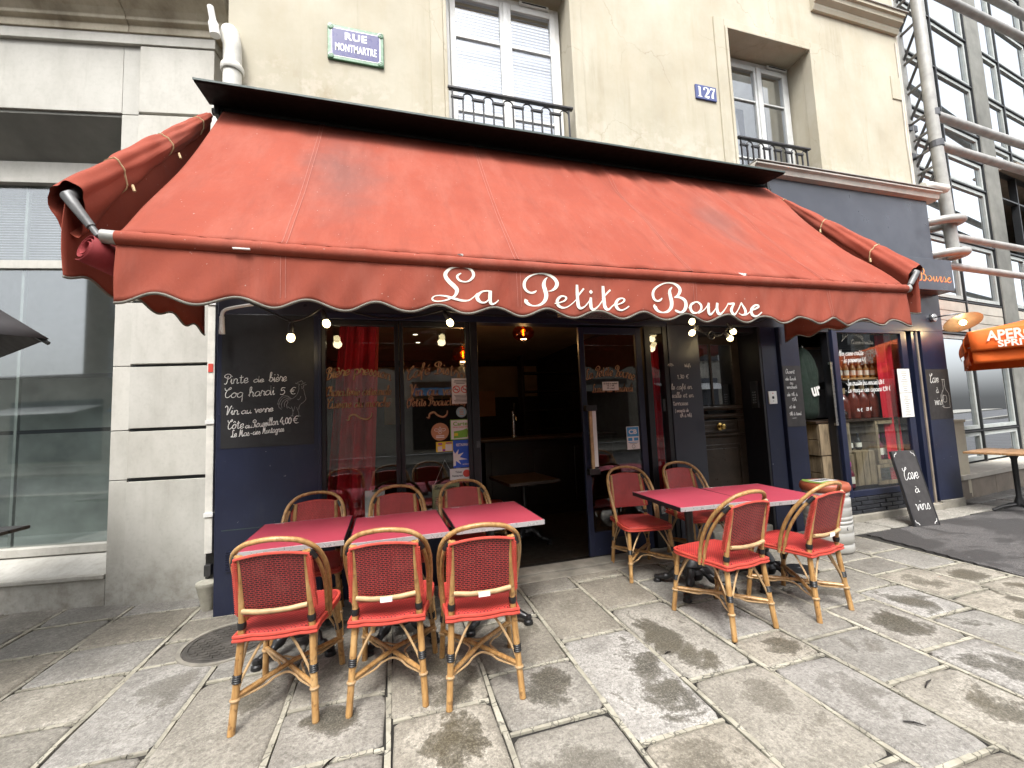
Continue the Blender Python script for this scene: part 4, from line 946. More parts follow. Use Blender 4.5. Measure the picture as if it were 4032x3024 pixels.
rooster = '''1170,605 1195,612 1240,628;1195,600 1225,588 1250,580;1250,580 1262,570 1275,575 1285,590 1295,598;1240,628 1225,650 1228,690 1215,740 1190,790 1150,825 1110,840 1060,800;1260,630 1290,615 1330,600;1290,640 1320,635 1345,630;1268,650 1275,670 1272,690 1290,690 1298,670 1300,640;1300,700 1310,740 1320,790 1335,840 1325,870 1290,905;1290,905 1250,930 1230,970 1225,1010;1060,800 1010,790 960,810 920,860 905,920;1100,830 1040,810 980,830 940,880 920,940 930,980;1110,845 1060,835 1000,860 960,920 970,980;1100,860 1050,860 1010,900 1005,960;1040,870 1060,890 1040,930 1050,985;935,970 960,1000;1060,960 1090,985 1110,990;1110,960 1130,1010 1135,1060 1130,1090;1165,960 1150,1010 1135,1040;1190,970 1210,1020 1225,1060 1225,1100;1130,1090 1095,1105;1130,1090 1120,1115;1130,1090 1145,1110;1225,1100 1205,1112;1225,1100 1230,1120;1225,1100 1258,1108;1200,850 1225,855 1250,830 1258,805;1215,865 1235,850'''
mb = MB()
for st in rooster.split(';'):
    P = cr([tuple(float(q) for q in p.split(',')) for p in st.split()], 4)
    mb.ribbon([(-1.31+(x-150)*.0005, YC, 1.82-(y-600)*.00056) for x, y in P], .0034, (0, -1, 0))
cb('rooster_drawing', mb, 'faint_chalk', lp)
mb = MB()
for k in range(9): mb.box(-1.30, -.012, .33+k*.018, -1.22, -.004, .34+k*.018)
cb('vent_grille', mb, 'navy_paint', lp)

# ---- timber window front: posts, transom, kick panel
fr = cb('shop_frame', MB().box(-.62, -.01, 2.38, 2.93, .12, 2.44).box(-.62, -.012, -.02, -.595, .12, 2.38), 'navy_paint', bevel=.004)
cb('kick_panel', MB().box(-.595, .0, -.02, .71, .10, .50), 'navy_paint', bevel=.003)
for (x0, x1, nm) in ((-.595, .055, 'L'), (.06, .71, 'R')):
    w = cb('shop_window', MB().box(x0, -.006, .50, x0+.035, .05, 2.375).box(x1-.04, -.006, .50, x1, .05, 2.375).box(x0+.035, -.006, 2.325, x1-.04, .05, 2.375).box(x0+.035, -.006, .50, x1-.04, .05, .545), 'black_paint', bevel=.004)
    cb('glass_pane', MB().box(x0+.03, .018, .54, x1-.035, .023, 2.33), 'shop_glass', w)
cb('post', MB().box(.712, -.015, -.02, .785, .10, 2.38), 'black_paint', bevel=.004)
cb('catch', MB().box(.745, -.02, 1.18, .775, -.012, 1.24), 'dark_steel')
GY = .0155     # lettering on the street side of the glass
GOLD = []
def gold(t, x0, x1, z, cap, w, arc=0, z1=None, y=GY):
    script(sh, t, (x0+.003, y+.0008, z-.003), (x1+.003, y+.0008, (z if z1 is None else z1)-.003), cap, w*.62, nib=True, arc=arc)
    script(mb, t, (x0, y, z), (x1, y, z if z1 is None else z1), cap, w*.52, nib=True, arc=arc)
def swash(x0, x1, z, y=GY):
    P = cr([(x0, z-.025), (x0+.02, z-.03), (x0+.03, z+.005), (x0+.07, z+.018), (x0+(x1-x0)*.5, z-.01), (x1-.05, z-.028), (x1-.015, z-.005), (x1-.008, z+.03)], 5)
    for m_, d in ((sh, .005), (mb, 0)): m_.ribbon([(p[0]+d, y+(.0008 if d else 0), p[1]-d) for p in P], [.006+.010*math.sin(PI*i/(len(P)-1)) for i in range(len(P))], (0, -1, 0))
mb = MB(); sh = MB(); gold('Bière pression', -.575, -.015, 1.835, .105, .017, arc=.055, z1=1.825); gold('Charcuterie artisanale', -.57, -.02, 1.70, .085, .014); gold('Cuisine du marché', -.555, -.03, 1.595, .085, .014); swash(-.40, -.18, 1.515)
cb('gold_lettering', mb, 'gold_lettering', fr); cb('lettering_shade', sh, 'lettering_brown', fr); mb = MB(); sh = MB()
gold('Café Bistro', .115, .655, 1.825, .115, .018, arc=.06); gold('Vin au verre', .135, .64, 1.685, .105, .017); gold('(Petits Producteurs)', .115, .655, 1.59, .085, .014); swash(.29, .49, 1.51)
cb('gold_lettering', mb, 'gold_lettering', fr); cb('lettering_shade', sh, 'lettering_brown', fr)

# ---- narrow sidelight and chalk post right of the door
sl = cb('sidelight', MB().box(2.63, -.01, -.02, 2.70, .12, 2.38).box(2.86, -.012, -.02, 2.915, .12, 2.38).box(2.70, .0, -.02, 2.86, .10, .35).box(2.70, .0, 2.30, 2.86, .10, 2.38), 'black_paint', bevel=.004)
cb('glass_pane', MB().box(2.695, .03, .35, 2.865, .035, 2.30), 'shop_glass', sl)
cb('hinge', MB().box(2.80, -.022, 1.45, 2.83, -.008, 1.58).box(2.81, -.022, .72, 2.84, -.008, .9), 'black_metal', sl)
cp = cb('chalk_post', MB().box(2.92, -.02, -.02, 3.32, .30, 2.404), 'fascia_paint', bevel=.004)
mb = MB(); y = -.0222
for t, x0, x1, z, cap, w in (('1,30 €', 3.0, 3.15, 1.80, .055, .0045), ('le café en', 2.915, 3.19, 1.68, .062, .0045), ('salle et en', 2.92, 3.20, 1.59, .058, .0045), ('terrasse', 2.925, 3.12, 1.505, .056, .0045), ('( excepté de', 2.945, 3.12, 1.43, .042, .0042), ('12h à 14h).', 3.0, 3.16, 1.375, .042, .0046), ('Wifi', 3.11, 3.19, 1.925, .04, .0032)):
    script(mb, t, (x0, y, z), (x1, y, z), cap, w, jit=.5)
for r_ in (.012, .024, .036): mb.ribbon([(2.93+r_*1.1*math.cos(q*PI/10), y, 1.93+r_*math.sin(q*PI/10)) for q in range(1, 10)], .003, (0, -1, 0))
cb('chalk_writing', mb, 'chalk', cp)

# ---- entrance to the flats: brown panelled door in a recess
ent = cb('entrance_recess', MB().box(3.322, .05, 2.34, 4.20, .60, 2.404).box(4.19, .0, -.02, 4.222, .60, 2.404).box(3.322, .04, -.02, 3.37, .60, 2.34), 'black_paint', bevel=.003)
cb('threshold', MB().box(3.37, .02, -.03, 4.19, .34, .09), 'stone_plinth', ent, bevel=.01)
ed = cb('entrance_door', MB().box(3.372, .30, .09, 4.188, .335, 1.30).box(3.372, .30, 1.30, 3.46, .335, 2.34).box(4.08, .30, 1.30, 4.188, .335, 2.34).box(3.46, .30, 2.24, 4.08, .335, 2.34), 'door_brown', bevel=.003)
for z in (1.33, 1.43, 1.10): cb('moulding', MB().prism([(.30, z), (.285, z+.004), (.27, z+.02), (.255, z+.028), (.255, z+.044), (.28, z+.05), (.30, z+.06)], lambda y, q: (3.42, y, q), lambda y, q: (4.14, y, q)), 'door_brown', ed)
def raised(x0, x1, z0, z1):
    cb('door_panel', MB().box(x0, .285, z0, x1, .30, z0+.02).box(x0, .285, z1-.02, x1, .30, z1).box(x0, .285, z0+.02, x0+.02, .30, z1-.02).box(x1-.02, .285, z0+.02, x1, .30, z1-.02).box(x0+.05, .29, z0+.05, x1-.05, .30, z1-.05), 'door_brown', ed, bevel=.004)
raised(3.46, 4.09, .22, 1.02); raised(3.46, 4.09, 1.17, 1.31)
cb('glass_pane', MB().box(3.46, .315, 1.50, 4.08, .32, 2.24), 'door_glass', ed)
cb('window_bar', MB().box(3.74, .302, 1.50, 3.765, .312, 2.24), 'door_brown', ed)
cb('knob', MB().lathe([(.045, 0), (.045, .008), (.016, .014), (.016, .03), (.03, .04), (.036, .055), (.03, .068), (.01, .074)], (3.80, .284, 1.235), 20, axis=(0, -1, 0)), 'brass', ed, smooth=True)
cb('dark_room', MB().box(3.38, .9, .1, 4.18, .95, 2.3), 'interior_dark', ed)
cb('intercom', MB().box(4.165, .05, 1.44, 4.19, .15, 1.76), 'dark_steel', ent, bevel=.004)
mb = MB()
for k in range(5):
    for j in range(2): mb.box(4.160, .075+j*.03, 1.50+k*.03, 4.166, .09+j*.03, 1.515+k*.03)
cb('keypad_button', mb, 'steel', ent)

# ---- navy pillars
p1 = cb('pillar', MB().box(4.224, -.004, -.02, 4.45, .30, 2.404), 'navy_paint', bevel=.004)
db = cb('door_entry_panel', MB().box(4.262, -.016, 1.48, 4.382, -.003, 1.63), 'white_paint', p1, bevel=.004)
cb('speaker_hole', disc(MB(), (4.322, -.0168, 1.555), .018, (0, -1, 0), 14), 'ink', db); cb('call_button', MB().lathe([(.008, 0), (.008, .004), (.002, .005)], (4.322, -.016, 1.515), 10, axis=(0, -1, 0)), 'steel', db)
cb('call_button', MB().lathe([(.006, 0), (.006, .004), (.002, .005)], (4.322, -.016, 1.605), 10, axis=(0, -1, 0)), 'sticker_red', db)
p2 = cb('pillar', MB().box(4.475, -.035, -.02, 4.765, .30, 2.404), 'navy_paint', bevel=.004)
cb('chalk_area', MB().box(4.48, -.038, 1.20, 4.76, -.034, 1.93), 'grey_chalkboard', p2)
mb = MB()
for t, x0, x1, z in (('Ouvert', 4.52, 4.66, 1.835), ('du lundi', 4.51, 4.67, 1.755), ('au', 4.57, 4.62, 1.705), ('vendredi', 4.515, 4.675, 1.655), ('de 11h à', 4.51, 4.67, 1.565), ('15h', 4.575, 4.65, 1.505), ('et de', 4.53, 4.62, 1.42), ('17h à tard', 4.52, 4.70, 1.335)):
    script(mb, t, (x0, -.0392, z), (x1, -.0392, z), .045 if z < 1.8 else .055, .0048, jit=.5)
mb.ribbon([(4.56, -.0392, 1.30), (4.62, -.0392, 1.302)], .004, (0, -1, 0))
cb('chalk_writing', mb, 'chalk', p2)
p3 = cb('pillar', MB().box(7.02, 0.0, .10, 7.49, .16, 2.404), 'navy_paint', bevel=.005)
cb('pillar_base', MB().box(7.03, -.015, -.05, 7.50, .24, .098), 'stone_plinth', p3, bevel=.006)
cb('chalk_area', MB().box(7.025, -.003, 1.18, 7.487, .001, 1.87), 'grey_chalkboard', p3)
mb = MB()
for t, x0, x1, z, cap in (('Cave', 7.09, 7.27, 1.685, .13), ('à', 7.19, 7.24, 1.545, .09), ('vins', 7.13, 7.29, 1.38, .12)): script(mb, t, (x0, -.0042, z), (x1, -.0042, z), cap, .0075, jit=.4)
for st in ('7.34,1.72 7.342,1.60 7.30,1.52 7.30,1.36 7.32,1.335 7.43,1.335 7.44,1.36 7.44,1.52 7.385,1.60 7.38,1.72', '7.33,1.725 7.39,1.725', '7.315,1.50 7.38,1.50 7.38,1.42 7.315,1.42 7.315,1.50', '7.28,1.52 7.275,1.46 7.30,1.43 7.33,1.46 7.325,1.52', '7.30,1.43 7.30,1.36', '7.275,1.355 7.33,1.355'):
    mb.ribbon([(p[0], -.0042, p[1]) for p in cr([tuple(float(q) for q in p.split(',')) for p in st.split()], 4)], .006, (0, -1, 0))
cb('chalk_writing', mb, 'chalk', p3)
jb = cb('dark_jamb', MB().box(6.70, .04, -.02, 6.80, .30, 2.404).box(6.80, .10, -.02, 6.88, .30, 2.404).box(6.88, .03, -.02, 7.018, .30, 2.404), 'navy_paint', bevel=.005)
cb('jamb_strip', MB().box(6.955, .015, -.02, 6.985, .03, 2.404), 'brown_stone', jb)
cb('plinth', MB().box(4.77, -.05, -.05, 7.02, .12, .075), 'stone_plinth', bevel=.006)

# ---- wine cellar shop window
vf = cb('cellar_window', MB().box(5.365, -.01, .28, 5.45, .06, 2.404).box(5.45, -.006, .285, 6.70, .05, .355).box(6.62, .0, .355, 6.70, .05, 2.404).box(5.45, -.006, 2.36, 6.62, .05, 2.404), 'navy_paint', bevel=.004)
cb('glass_pane', MB().box(5.445, .018, .35, 6.625, .024, 2.365), 'shop_glass', vf)
cb('plinth_backing', MB().box(5.37, .02, .075, 6.70, .14, .283), 'black_paint', vf)
BR = None
for r_ in range(4):
    z = .078+r_*.0515
    x = 5.372-(.10 if r_ % 2 else 0)
    while x < 6.68:
        a, b = max(x, 5.372), min(x+.205, 6.695)
        if b-a > .03:
            dy = rnd.uniform(-.006, .004)
            cb('brick', MB().box(a, -.012+dy, z, b-.008, .03, z+.045), 'painted_brick', vf, bevel=.005, seg=1)
        x += .208
ds = cb('door_frame', MB().box(4.767, -.0, -.02, 4.80, .12, 2.404).box(5.33, .03, .075, 5.362, .12, 2.404).box(4.80, .0, 2.36, 5.33, .12, 2.404), 'black_paint', bevel=.003)
cb('door_handle', MB().tube([(5.315, .0, 1.18), (5.315, .0, 1.98)], .013, 8).box(5.305, .0, 1.95, 5.34, .032, 1.98).box(5.305, .0, 1.18, 5.34, .032, 1.21), 'steel', ds, smooth=True)
mb = MB()
for t, x0, x1, z, cap, a in (('La Cave', 5.56, 5.95, 2.24, .10, .10), ('Casse-croûte', 5.72, 6.12, 2.215, .06, 0)): script(mb, t, (x0, GY, z), (x1, GY, z), cap, .005, arc=a)
cb('glass_writing', mb, 'trim_grey', vf)
mb = MB()
for t, x0, x1, z in (('Nos casse-croûte', 5.49, 5.92, 2.06), ('- La parisienne 4 €', 5.52, 5.95, 1.975), ('- Les crudités (mayonnaise) 6,50 €', 5.55, 6.24, 1.675), ('- Le croque des copains 8,50 €', 5.53, 6.34, 1.585)): script(mb, t, (x0, GY, z), (x1, GY, z+.012), .075, .0062, jit=.5)
for t, x0, x1, z in (('23 €', 5.86, 5.96, 1.35), ('14 €', 5.70, 5.79, 1.34)): script(mb, t, (x0, GY, z), (x1, GY, z), .05, .006)
cb('glass_writing', mb, 'chalk', vf)
for z0 in (1.56, 1.235):
    sh_ = cb('price_list', MB().box(6.47, -.0085, z0, 6.70, -.0065, z0+.32), 'paper', vf)
    mb = MB()
    for k in range(11):
        w_ = rnd.uniform(.05, .13); mb.box(6.585-w_/2, -.0096, z0+.025+k*.025, 6.585+w_/2, -.0090, z0+.031+k*.025)
    cb('printed_line', mb, 'trim_grey', sh_)

# ---- projecting sign box on the fascia
sg = thing('sign_box', 'dark grey shop sign box with gold script above the wine shop', 'sign', (6.2, -.1, 2.9))
build('box', MB().box(4.95, -.20, 2.925, 7.46, .002, 3.36), 'fascia_paint', sg, bevel=.004)
ou = [LET[q] for q in range(16, 24)]
ox0 = min(t_[0] for s_ in ou for t_ in s_); ox1 = max(t_[0] for s_ in ou for t_ in s_); oz0 = min(t_[1] for s_ in ou for t_ in s_)
k_ = .49/(ox1-ox0)
def sign_script(mb, st, dx, dz, y, f):
    P = cr(st, 5); mb.ribbon([(6.925+(t_[0]-ox0)*k_+dx, y, 3.045+(t_[1]-oz0)*k_*1.12+dz) for t_ in P], [max(.004, t_[2]*k_*f) for t_ in P], (0, -1, 0))
for nm_, mt_, dx, dz, y, f in (('letter', 'sign_gold', 0, 0, -.2018, .95), ('lettering_shade', 'sticker_red', .005, -.006, -.2008, 1.05)):
    for grp in ((0, 1, 2), (3, 4), (5,), (6, 7), (8, 9), (10, 11), (12,), (13, 14, 15), (16, 17), (18, 19), (20,), (21, 22), (23,)):
        mb = MB()
        for j_, q in enumerate(grp): sign_script(mb, LET[q], dx, dz, y-.0002*j_, f)
        build_one(nm_, mb, mt_, sg)

# ---- enamel street sign and house number
ss = thing('street_name_sign', 'blue enamel street name plate with green border on the cream wall', 'street sign', (-.29, .19, 5.2))
x0, x1, z0, z1 = -.555, -.03, 5.005, 5.37
build('plate', MB().box(x0, .178, z0, x1, .20, z1), 'sign_green', ss, bevel=.006)
build('white_line', MB().box(x0+.034, .1765, z0+.034, x1-.034, .179, z1-.034), 'enamel_white', ss)
build('blue_field', MB().box(x0+.042, .1750, z0+.042, x1-.042, .178, z1-.042), 'sign_blue', ss)
for cx in (x0+.03, x1-.03):
    for cz in (z0+.03, z1-.03): build('corner_boss', MB().lathe([(.027, 0), (.027, .004), (.018, .006), (.016, .003), (.008, .003), (.006, .006), (.001, .007)], (cx, .1755, cz), 16, axis=(0, -1, 0)), 'sign_green', ss, smooth=True)
mb = MB(); print_on(mb, 'RUE', (-.292, .1735, 5.262), (1, 0, 0), (0, 0, 1), .1, .035, 1.15, width=.205, height=.078)
print_on(mb, 'MONTMARTRE', (-.292, .1735, 5.138), (1, 0, 0), (0, 0, 1), .1, .02, 1.08, width=.385, height=.082)
build('lettering', mb, 'enamel_white', ss)
hn = thing('house_number_plate', 'small blue enamel plate with white digits beside a deep window recess', 'number plate', (3.92, .19, 5.4))
build('plate', MB().box(3.755, .18, 5.385, 4.075, .20, 5.575), 'plate_blue', hn, bevel=.004)
mb = MB(); yy = .1785
def dig(st, ws): 
    P = cr([tuple(float(q) for q in p.split(',')) for p in st.split()], 5); W_ = cr([(w,) for w in ws], 5)
    mb.ribbon([(p[0], yy, p[1]) for p in P], [w[0] for w in W_], (0, -1, 0))
dig('3.815,5.545 3.815,5.415', (.03, .03)); dig('3.785,5.415 3.845,5.415', (.012, .012)); dig('3.79,5.535 3.815,5.548', (.012, .018))
dig('3.885,5.51 3.885,5.535 3.915,5.548 3.945,5.53 3.948,5.50 3.925,5.465 3.885,5.42', (.026, .02, .012, .026, .034, .026, .01)); dig('3.882,5.42 3.91,5.425 3.94,5.416 3.955,5.44', (.022, .026, .026, .01))
dig('3.985,5.52 3.985,5.543 4.02,5.54 4.05,5.545', (.012, .016, .022, .02)); dig('4.05,5.545 4.025,5.50 4.01,5.455 4.008,5.415', (.01, .02, .032, .036))
build('lettering', mb, 'enamel_white', hn)
# ================================================================== AWNING
AW = thing('awning', 'long faded red canvas awning with scalloped valance over the café front', 'awning', (1.5, -.05, 4.1))
XA0, XA1, YA, ZA, YB, ZB = -1.30, 4.28, -.10, 4.105, -1.435, 2.445
def canvas(u, v):
    x0 = -1.325+(XA0+1.325)*v; x1 = 4.43+(XA1-4.43)*v
    x = x0+(x1-x0)*u
    y = YA+(YB-YA)*v; z = ZA+(ZB-ZA)*v
    b = math.sin(PI*v)
    d = -.035*b + .010*wig(x*1.3+v*2.0, 1.0)*b
    k = max(0.0, min(1.0, (x-.9)/1.6))
    d += 1.7*k*(.011*math.sin(9.0*(x-.75*v)+1.5*math.sin(3*x))+.007*math.sin(17*(x-.6*v)+2))*min(1, v*4)*min(1, (1-v)*5+.15)
    d += .008*math.sin(x*21+2*math.sin(x*3))*max(0, (v-.86)/.14)*min(1, (1-v)*30)
    d += .010*math.exp(-((x+1.1)/.25)**2)*math.sin(v*9)
    for sx in SEAMS: d += .006*math.exp(-((x-sx)/.02)**2)
    for cx, sl, h, w in ((1.62, .42, .016, .045), (2.12, .40, .020, .04), (2.50, .55, .024, .05), (2.86, .58, .022, .04), (3.15, .62, .018, .05), (3.62, .40, .014, .06), (.9, .25, .010, .06), (-.75, -.10, .010, .07)):
        q = (x-cx-sl*v)/w; d += h*math.exp(-q*q)*min(1, v*6)*(1-.75*v)-.5*h*math.exp(-(q-1.9)**2)*min(1, v*6)*(1-.75*v)
    return Vector((x, y, z))+Vector((0, -.777, .629))*d
SEAMS = (-.56, .77, 2.09, 3.37)
cv = build('canvas', MB().sheet(canvas, 340, 40), 'awning_canvas', AW, smooth='all', solid=.003)
for sx in SEAMS:
    mb = MB()
    for off in (-.012, .012):
        u = (sx+off-XA0)/(XA1-XA0); pts = []
        for k in range(41):
            p = canvas(u+.0*k, k/40); pts.append(p+Vector((0, -.777, .629))*.004)
        mb.ribbon(pts, .0035, (0, -.777, .629))
    build_one('seam_stitching', mb, 'seam_thread', AW)
# front bar wrapped in canvas
bar = MB(); n = 60
for i in range(1): bar.tube([(XA0+(XA1-XA0)*k/n, -1.445, 2.415-.018*math.sin(PI*k/n)+.002*wig(k*.7)) for k in range(n+1)], .037, 14)
fb = build('front_bar', bar, 'awning_canvas', AW, smooth=True)
mb = MB()
for k in range(46): 
    x = XA0+.10+k*.121; dz_ = -.018*math.sin(PI*(x-XA0)/(XA1-XA0)); mb.tube([(x, -1.462, 2.446+dz_), (x+.022, -1.463, 2.449+dz_), (x+.045, -1.462, 2.446+dz_)], [.001, .004, .001], 5)
build('lacing_loop', mb, 'awning_canvas', AW)
build('joint_clip', MB().box(-.79, -1.486, 2.385, -.71, -1.45, 2.392), 'white_paint', AW)
build('bar_end', MB().tube([(XA0-.06, -1.445, 2.42), (XA0+.005, -1.445, 2.417)], .034, 14), 'steel_tube', AW, smooth=True)
build('bar_end', MB().tube([(XA1-.005, -1.445, 2.417), (XA1+.04, -1.445, 2.42)], .034, 14), 'steel_tube', AW, smooth=True)
# valance
def vz0(x): return 2.385-.018*math.sin(PI*(x-XA0)/(XA1-XA0))
def vzb(x): return 2.112+.026*math.cos(2*PI*(x-XA0)/.3475+PI)-.018*math.sin(PI*(x-XA0)/(XA1-XA0))*.6
def vy(x, z):
    t = max(0.0, min(1.0, (2.385-z)/.28))
    return -1.452-t*(.010+.014*wig(x*2.6, .4)+.008*math.sin(x*13+t*2)+.006*math.sin(x*29+t*5+2*math.sin(x*2)))+.012*t*math.exp(-((x-3.55)/.12)**2)-.010*t*math.exp(-((x-3.2)/.1)**2)
def val(u, v):
    x = XA0+(XA1-XA0)*u; z = vz0(x)+(vzb(x)-vz0(x))*v
    return (x, vy(x, z), z)
va = build('valance', MB().sheet(val, 320, 10), 'awning_canvas', AW, smooth='all', solid=.003)
build('bound_edge', MB().tube([(XA0+(XA1-XA0)*k/320, vy(XA0+(XA1-XA0)*k/320, vzb(XA0+(XA1-XA0)*k/320)), vzb(XA0+(XA1-XA0)*k/320)) for k in range(321)], .0075, 6), 'trim_grey', va, smooth='all')
for sx in SEAMS:
    mb = MB()
    for off in (-.012, .012):
        mb.ribbon([(sx+off, vy(sx+off, 2.38-.027*k)-.004, 2.38-.027*k) for k in range(10)], .003, (0, -1, 0))
    build_one('seam_stitching', mb, 'seam_thread', va)
LETG = [(0,), (1, 2), (3, 4), (5,), (6, 7), (8, 9), (10, 11), (12,), (13, 14, 15), (16, 17), (18, 19), (20,), (21, 22), (23,)]
for grp in LETG:
    mb = MB()
    for q in grp:
        P = cr(LET[q], 6)
        mb.ribbon([(p[0], vy(p[0], p[1])-.0055-.0004*(q-grp[0]), p[1]-.012) for p in P], [p[2]*.93 for p in P], (0, -1, 0))
    build('letter', mb, 'white_lettering', va)

# tin hood over the roller
build('hood', MB().prism([(.0, 4.30), (-.40, 4.125), (-.405, 4.108), (-.39, 4.103), (-.115, 4.135), (-.10, 4.20), (.0, 4.225)], lambda y, z: (-1.42, y, z), lambda y, z: (4.36, y, z)), 'hood_metal', AW, bevel=.002)
build('hood_edge', MB().box(-1.425, -.409, 4.112, 4.365, -.401, 4.128), 'hood_edge', AW)
build('roller', MB().tube([(-1.36, -.055, 4.15), (4.44, -.055, 4.15)], .04, 14), 'hood_metal', AW, smooth=True)
for x in (-1.37, 4.44): build('roller_bracket', MB().box(x-.02, -.12, 4.06, x+.02, .0, 4.225).tube([(x-.04, -.08, 4.10), (x+.05, -.08, 4.10)], .03, 10), 'black_metal', AW, bevel=.004)
for x, e in ((.35, .55), (2.65, -.55)): build('folding_arm', MB().tube([(x, -.02, 3.0), (x+e, -.75, 2.75), (x+.1*e, -1.42, 2.44)], .026, 10), 'steel_tube', AW, smooth=True)
# side cheeks gathered round their own arm and tied with string
def cheek(x_w, x_f, zt_w, zt_f, sgn, zb=2.235):
    xa = lambda v: x_w+(x_f-x_w)*v
    def fn(u, v):
        y = -.06-1.38*v; top = zt_w+(zt_f-zt_w)*v; bot = zb+.024*math.cos(2*PI*v*4.0+PI)
        return (xa(v)+sgn*(.018*math.sin(v*7+u*2)+.02*u*(1-u)), y, bot+(top-bot)*(1-u))
    build('cheek', MB().sheet(fn, 24, 40), 'awning_canvas', AW, smooth='all', solid=.003)
    build('bound_edge', MB().tube([fn(1, k/60) for k in range(61)], .0065, 6), 'trim_grey', AW, smooth='all')
    def sleeve(u, v):
        y = -.07-1.36*v; z = zt_w+(zt_f-zt_w)*v; q = 2*PI*u
        r = (.046+.070*v**.7)*(1+.10*math.sin(3*q+v*5)+.06*math.sin(7*q-v*9)+.05*math.sin(v*31+2*q))
        for tv in (.12, .45, .78): r *= 1-.13*math.exp(-((v-tv)/.022)**2)
        sn = math.sin(q); k = .62 if sn > 0 else 1.15+.25*math.sin(v*8)
        return (xa(v)+sgn*.01+r*.62*math.cos(q), y-.3*r*sn, z+r*k*sn)
    build('gathered_sleeve', MB().sheet(sleeve, 40, 90), 'awning_canvas', AW, smooth='all')
    for tv in (.12, .45, .78):
        c = [Vector(sleeve(q/24, tv)) for q in range(24)]; m_ = sum(c, Vector())/24
        build('tie_string', MB().tube([m_+(p-m_)*1.04 for p in c], .0055, 5, closed=True).tube([m_+Vector((sgn*-.10, -.02, -.06)), m_+Vector((sgn*-.115, -.03, -.10))], .007, 6), 'string_tan', AW)
    f = Vector((x_f, -1.44, zt_f)); b = Vector((XA0-.075 if sgn < 0 else XA1+.04, -1.445, 2.42))
    d = b-f
    build('cheek_arm', MB().tube([f+Vector((0, .10, .10)), f+Vector((0, -.005, .005)), f+d*.25, f+d*.75], [.026, .030, .024, .020], 12).tube([f+d*.6, b], .015, 10), 'arm_grey', AW, smooth=True)
cheek(-1.43, -1.50, 4.06, 2.60, -1)
cheek(4.52, 4.45, 4.04, 2.56, 1)
def scroll(u, v):
    q = 2*PI*2.6*u; r = .028+.046*u
    ax = Vector((-1.43, -1.44, 2.365)); t = Vector((.55, .75, -.25)).normalized(); a = Vector((.1, .2, 1)); a = (a-t*a.dot(t)).normalized(); b = t.cross(a)
    return ax+t*(.30*v)+(a*math.cos(q)+b*math.sin(q))*r
build('rolled_curtain', MB().sheet(scroll, 60, 6), 'roll_red', AW, smooth='all', solid=.003)
build('canvas_bag', MB().sheet(lambda u, v: (-1.30+.12*u, -1.05+.2*v, 2.27+.16*math.sin(PI*u)*math.sin(PI*v)), 10, 10), 'trim_grey', AW, smooth='all')
build('crank_hook', MB().tube(cr([(-1.02, -.12, 2.47), (-1.20, -.13, 2.43), (-1.285, -.14, 2.395), (-1.30, -.14, 2.34)], 5), .013, 8).tube([(-1.30, -.14, 2.345), (-1.298, -.14, 2.205)], [.017, .022], 10), 'white_paint', AW, smooth=True)
# string of bulbs
BS = thing('bulb_string', 'black cable with small warm bulbs strung under the awning', 'string lights', (1.0, -.3, 2.4))
def droop(a, b, s): 
    return [tuple(Vector(a).lerp(Vector(b), t/14)-Vector((0, 0, s*math.sin(PI*t/14)))) for t in range(15)]
cab = MB()
for a, b, s in (((-1.2, -.25, 2.50), (-.77, -.3, 2.28), .0), ((-.77, -.3, 2.28), (-.51, -.3, 2.44), .03), ((-.51, -.3, 2.44), (.43, -.3, 2.41), .10), ((.43, -.3, 2.41), (1.4, -.3, 2.44), .05), ((1.4, -.3, 2.42), (2.65, -.3, 2.42), .10), ((2.65, -.3, 2.42), (3.02, -.3, 2.46), .0), ((3.02, -.3, 2.36), (3.25, -.3, 2.28), .06), ((3.25, -.3, 2.24), (3.50, -.3, 2.34), .05), ((3.1, -.3, 2.30), (3.4, -.28, 2.24), .05), ((3.50, -.3, 2.34), (4.1, -.3, 2.46), .04)):
    cab.tube(droop(a, b, s), .009, 6)
cab.tube([(3.25+.04*math.cos(q*PI/8), -.3, 2.23+.04*math.sin(q*PI/8)) for q in range(16)], .008, 6, closed=True)
build('cable', cab, 'cable_black', BS, smooth=True)
for (x, z, dx, dz) in ((-.77, 2.15, 0, 1), (-.51, 2.27, -.25, 1), (.49, 2.30, -.5, 1), (3.02, 2.37, .4, 1), (3.01, 2.25, .7, .6), (3.54, 2.275, -.6, .8), (3.49, 2.20, -.8, .6)):
    a = Vector((dx, 0, dz)).normalized(); c = Vector((x, -.3, z))
    s_ = build('socket', MB().lathe([(.016, .02), (.022, .03), (.022, .07), (.018, .10), (.010, .115)], c, 12, axis=a), 'cable_black', BS, smooth=True)
    build('bulb', MB().lathe([(.002, -.036), (.016, -.031), (.027, -.018), (.031, -.002), (.028, .015), (.02, .03), (.01, .034)], c, 14, axis=a), 'bulb_glow', s_, smooth='all')
    l = bpy.data.lights.new('bulb_light', 'POINT'); l.energy = .3; l.color = (1, .78, .45); l.shadow_soft_size = .04
    lo = bpy.data.objects.new('bulb_light', l); C.objects.link(lo); lo.location = c+Vector((0, -.045, -.045))
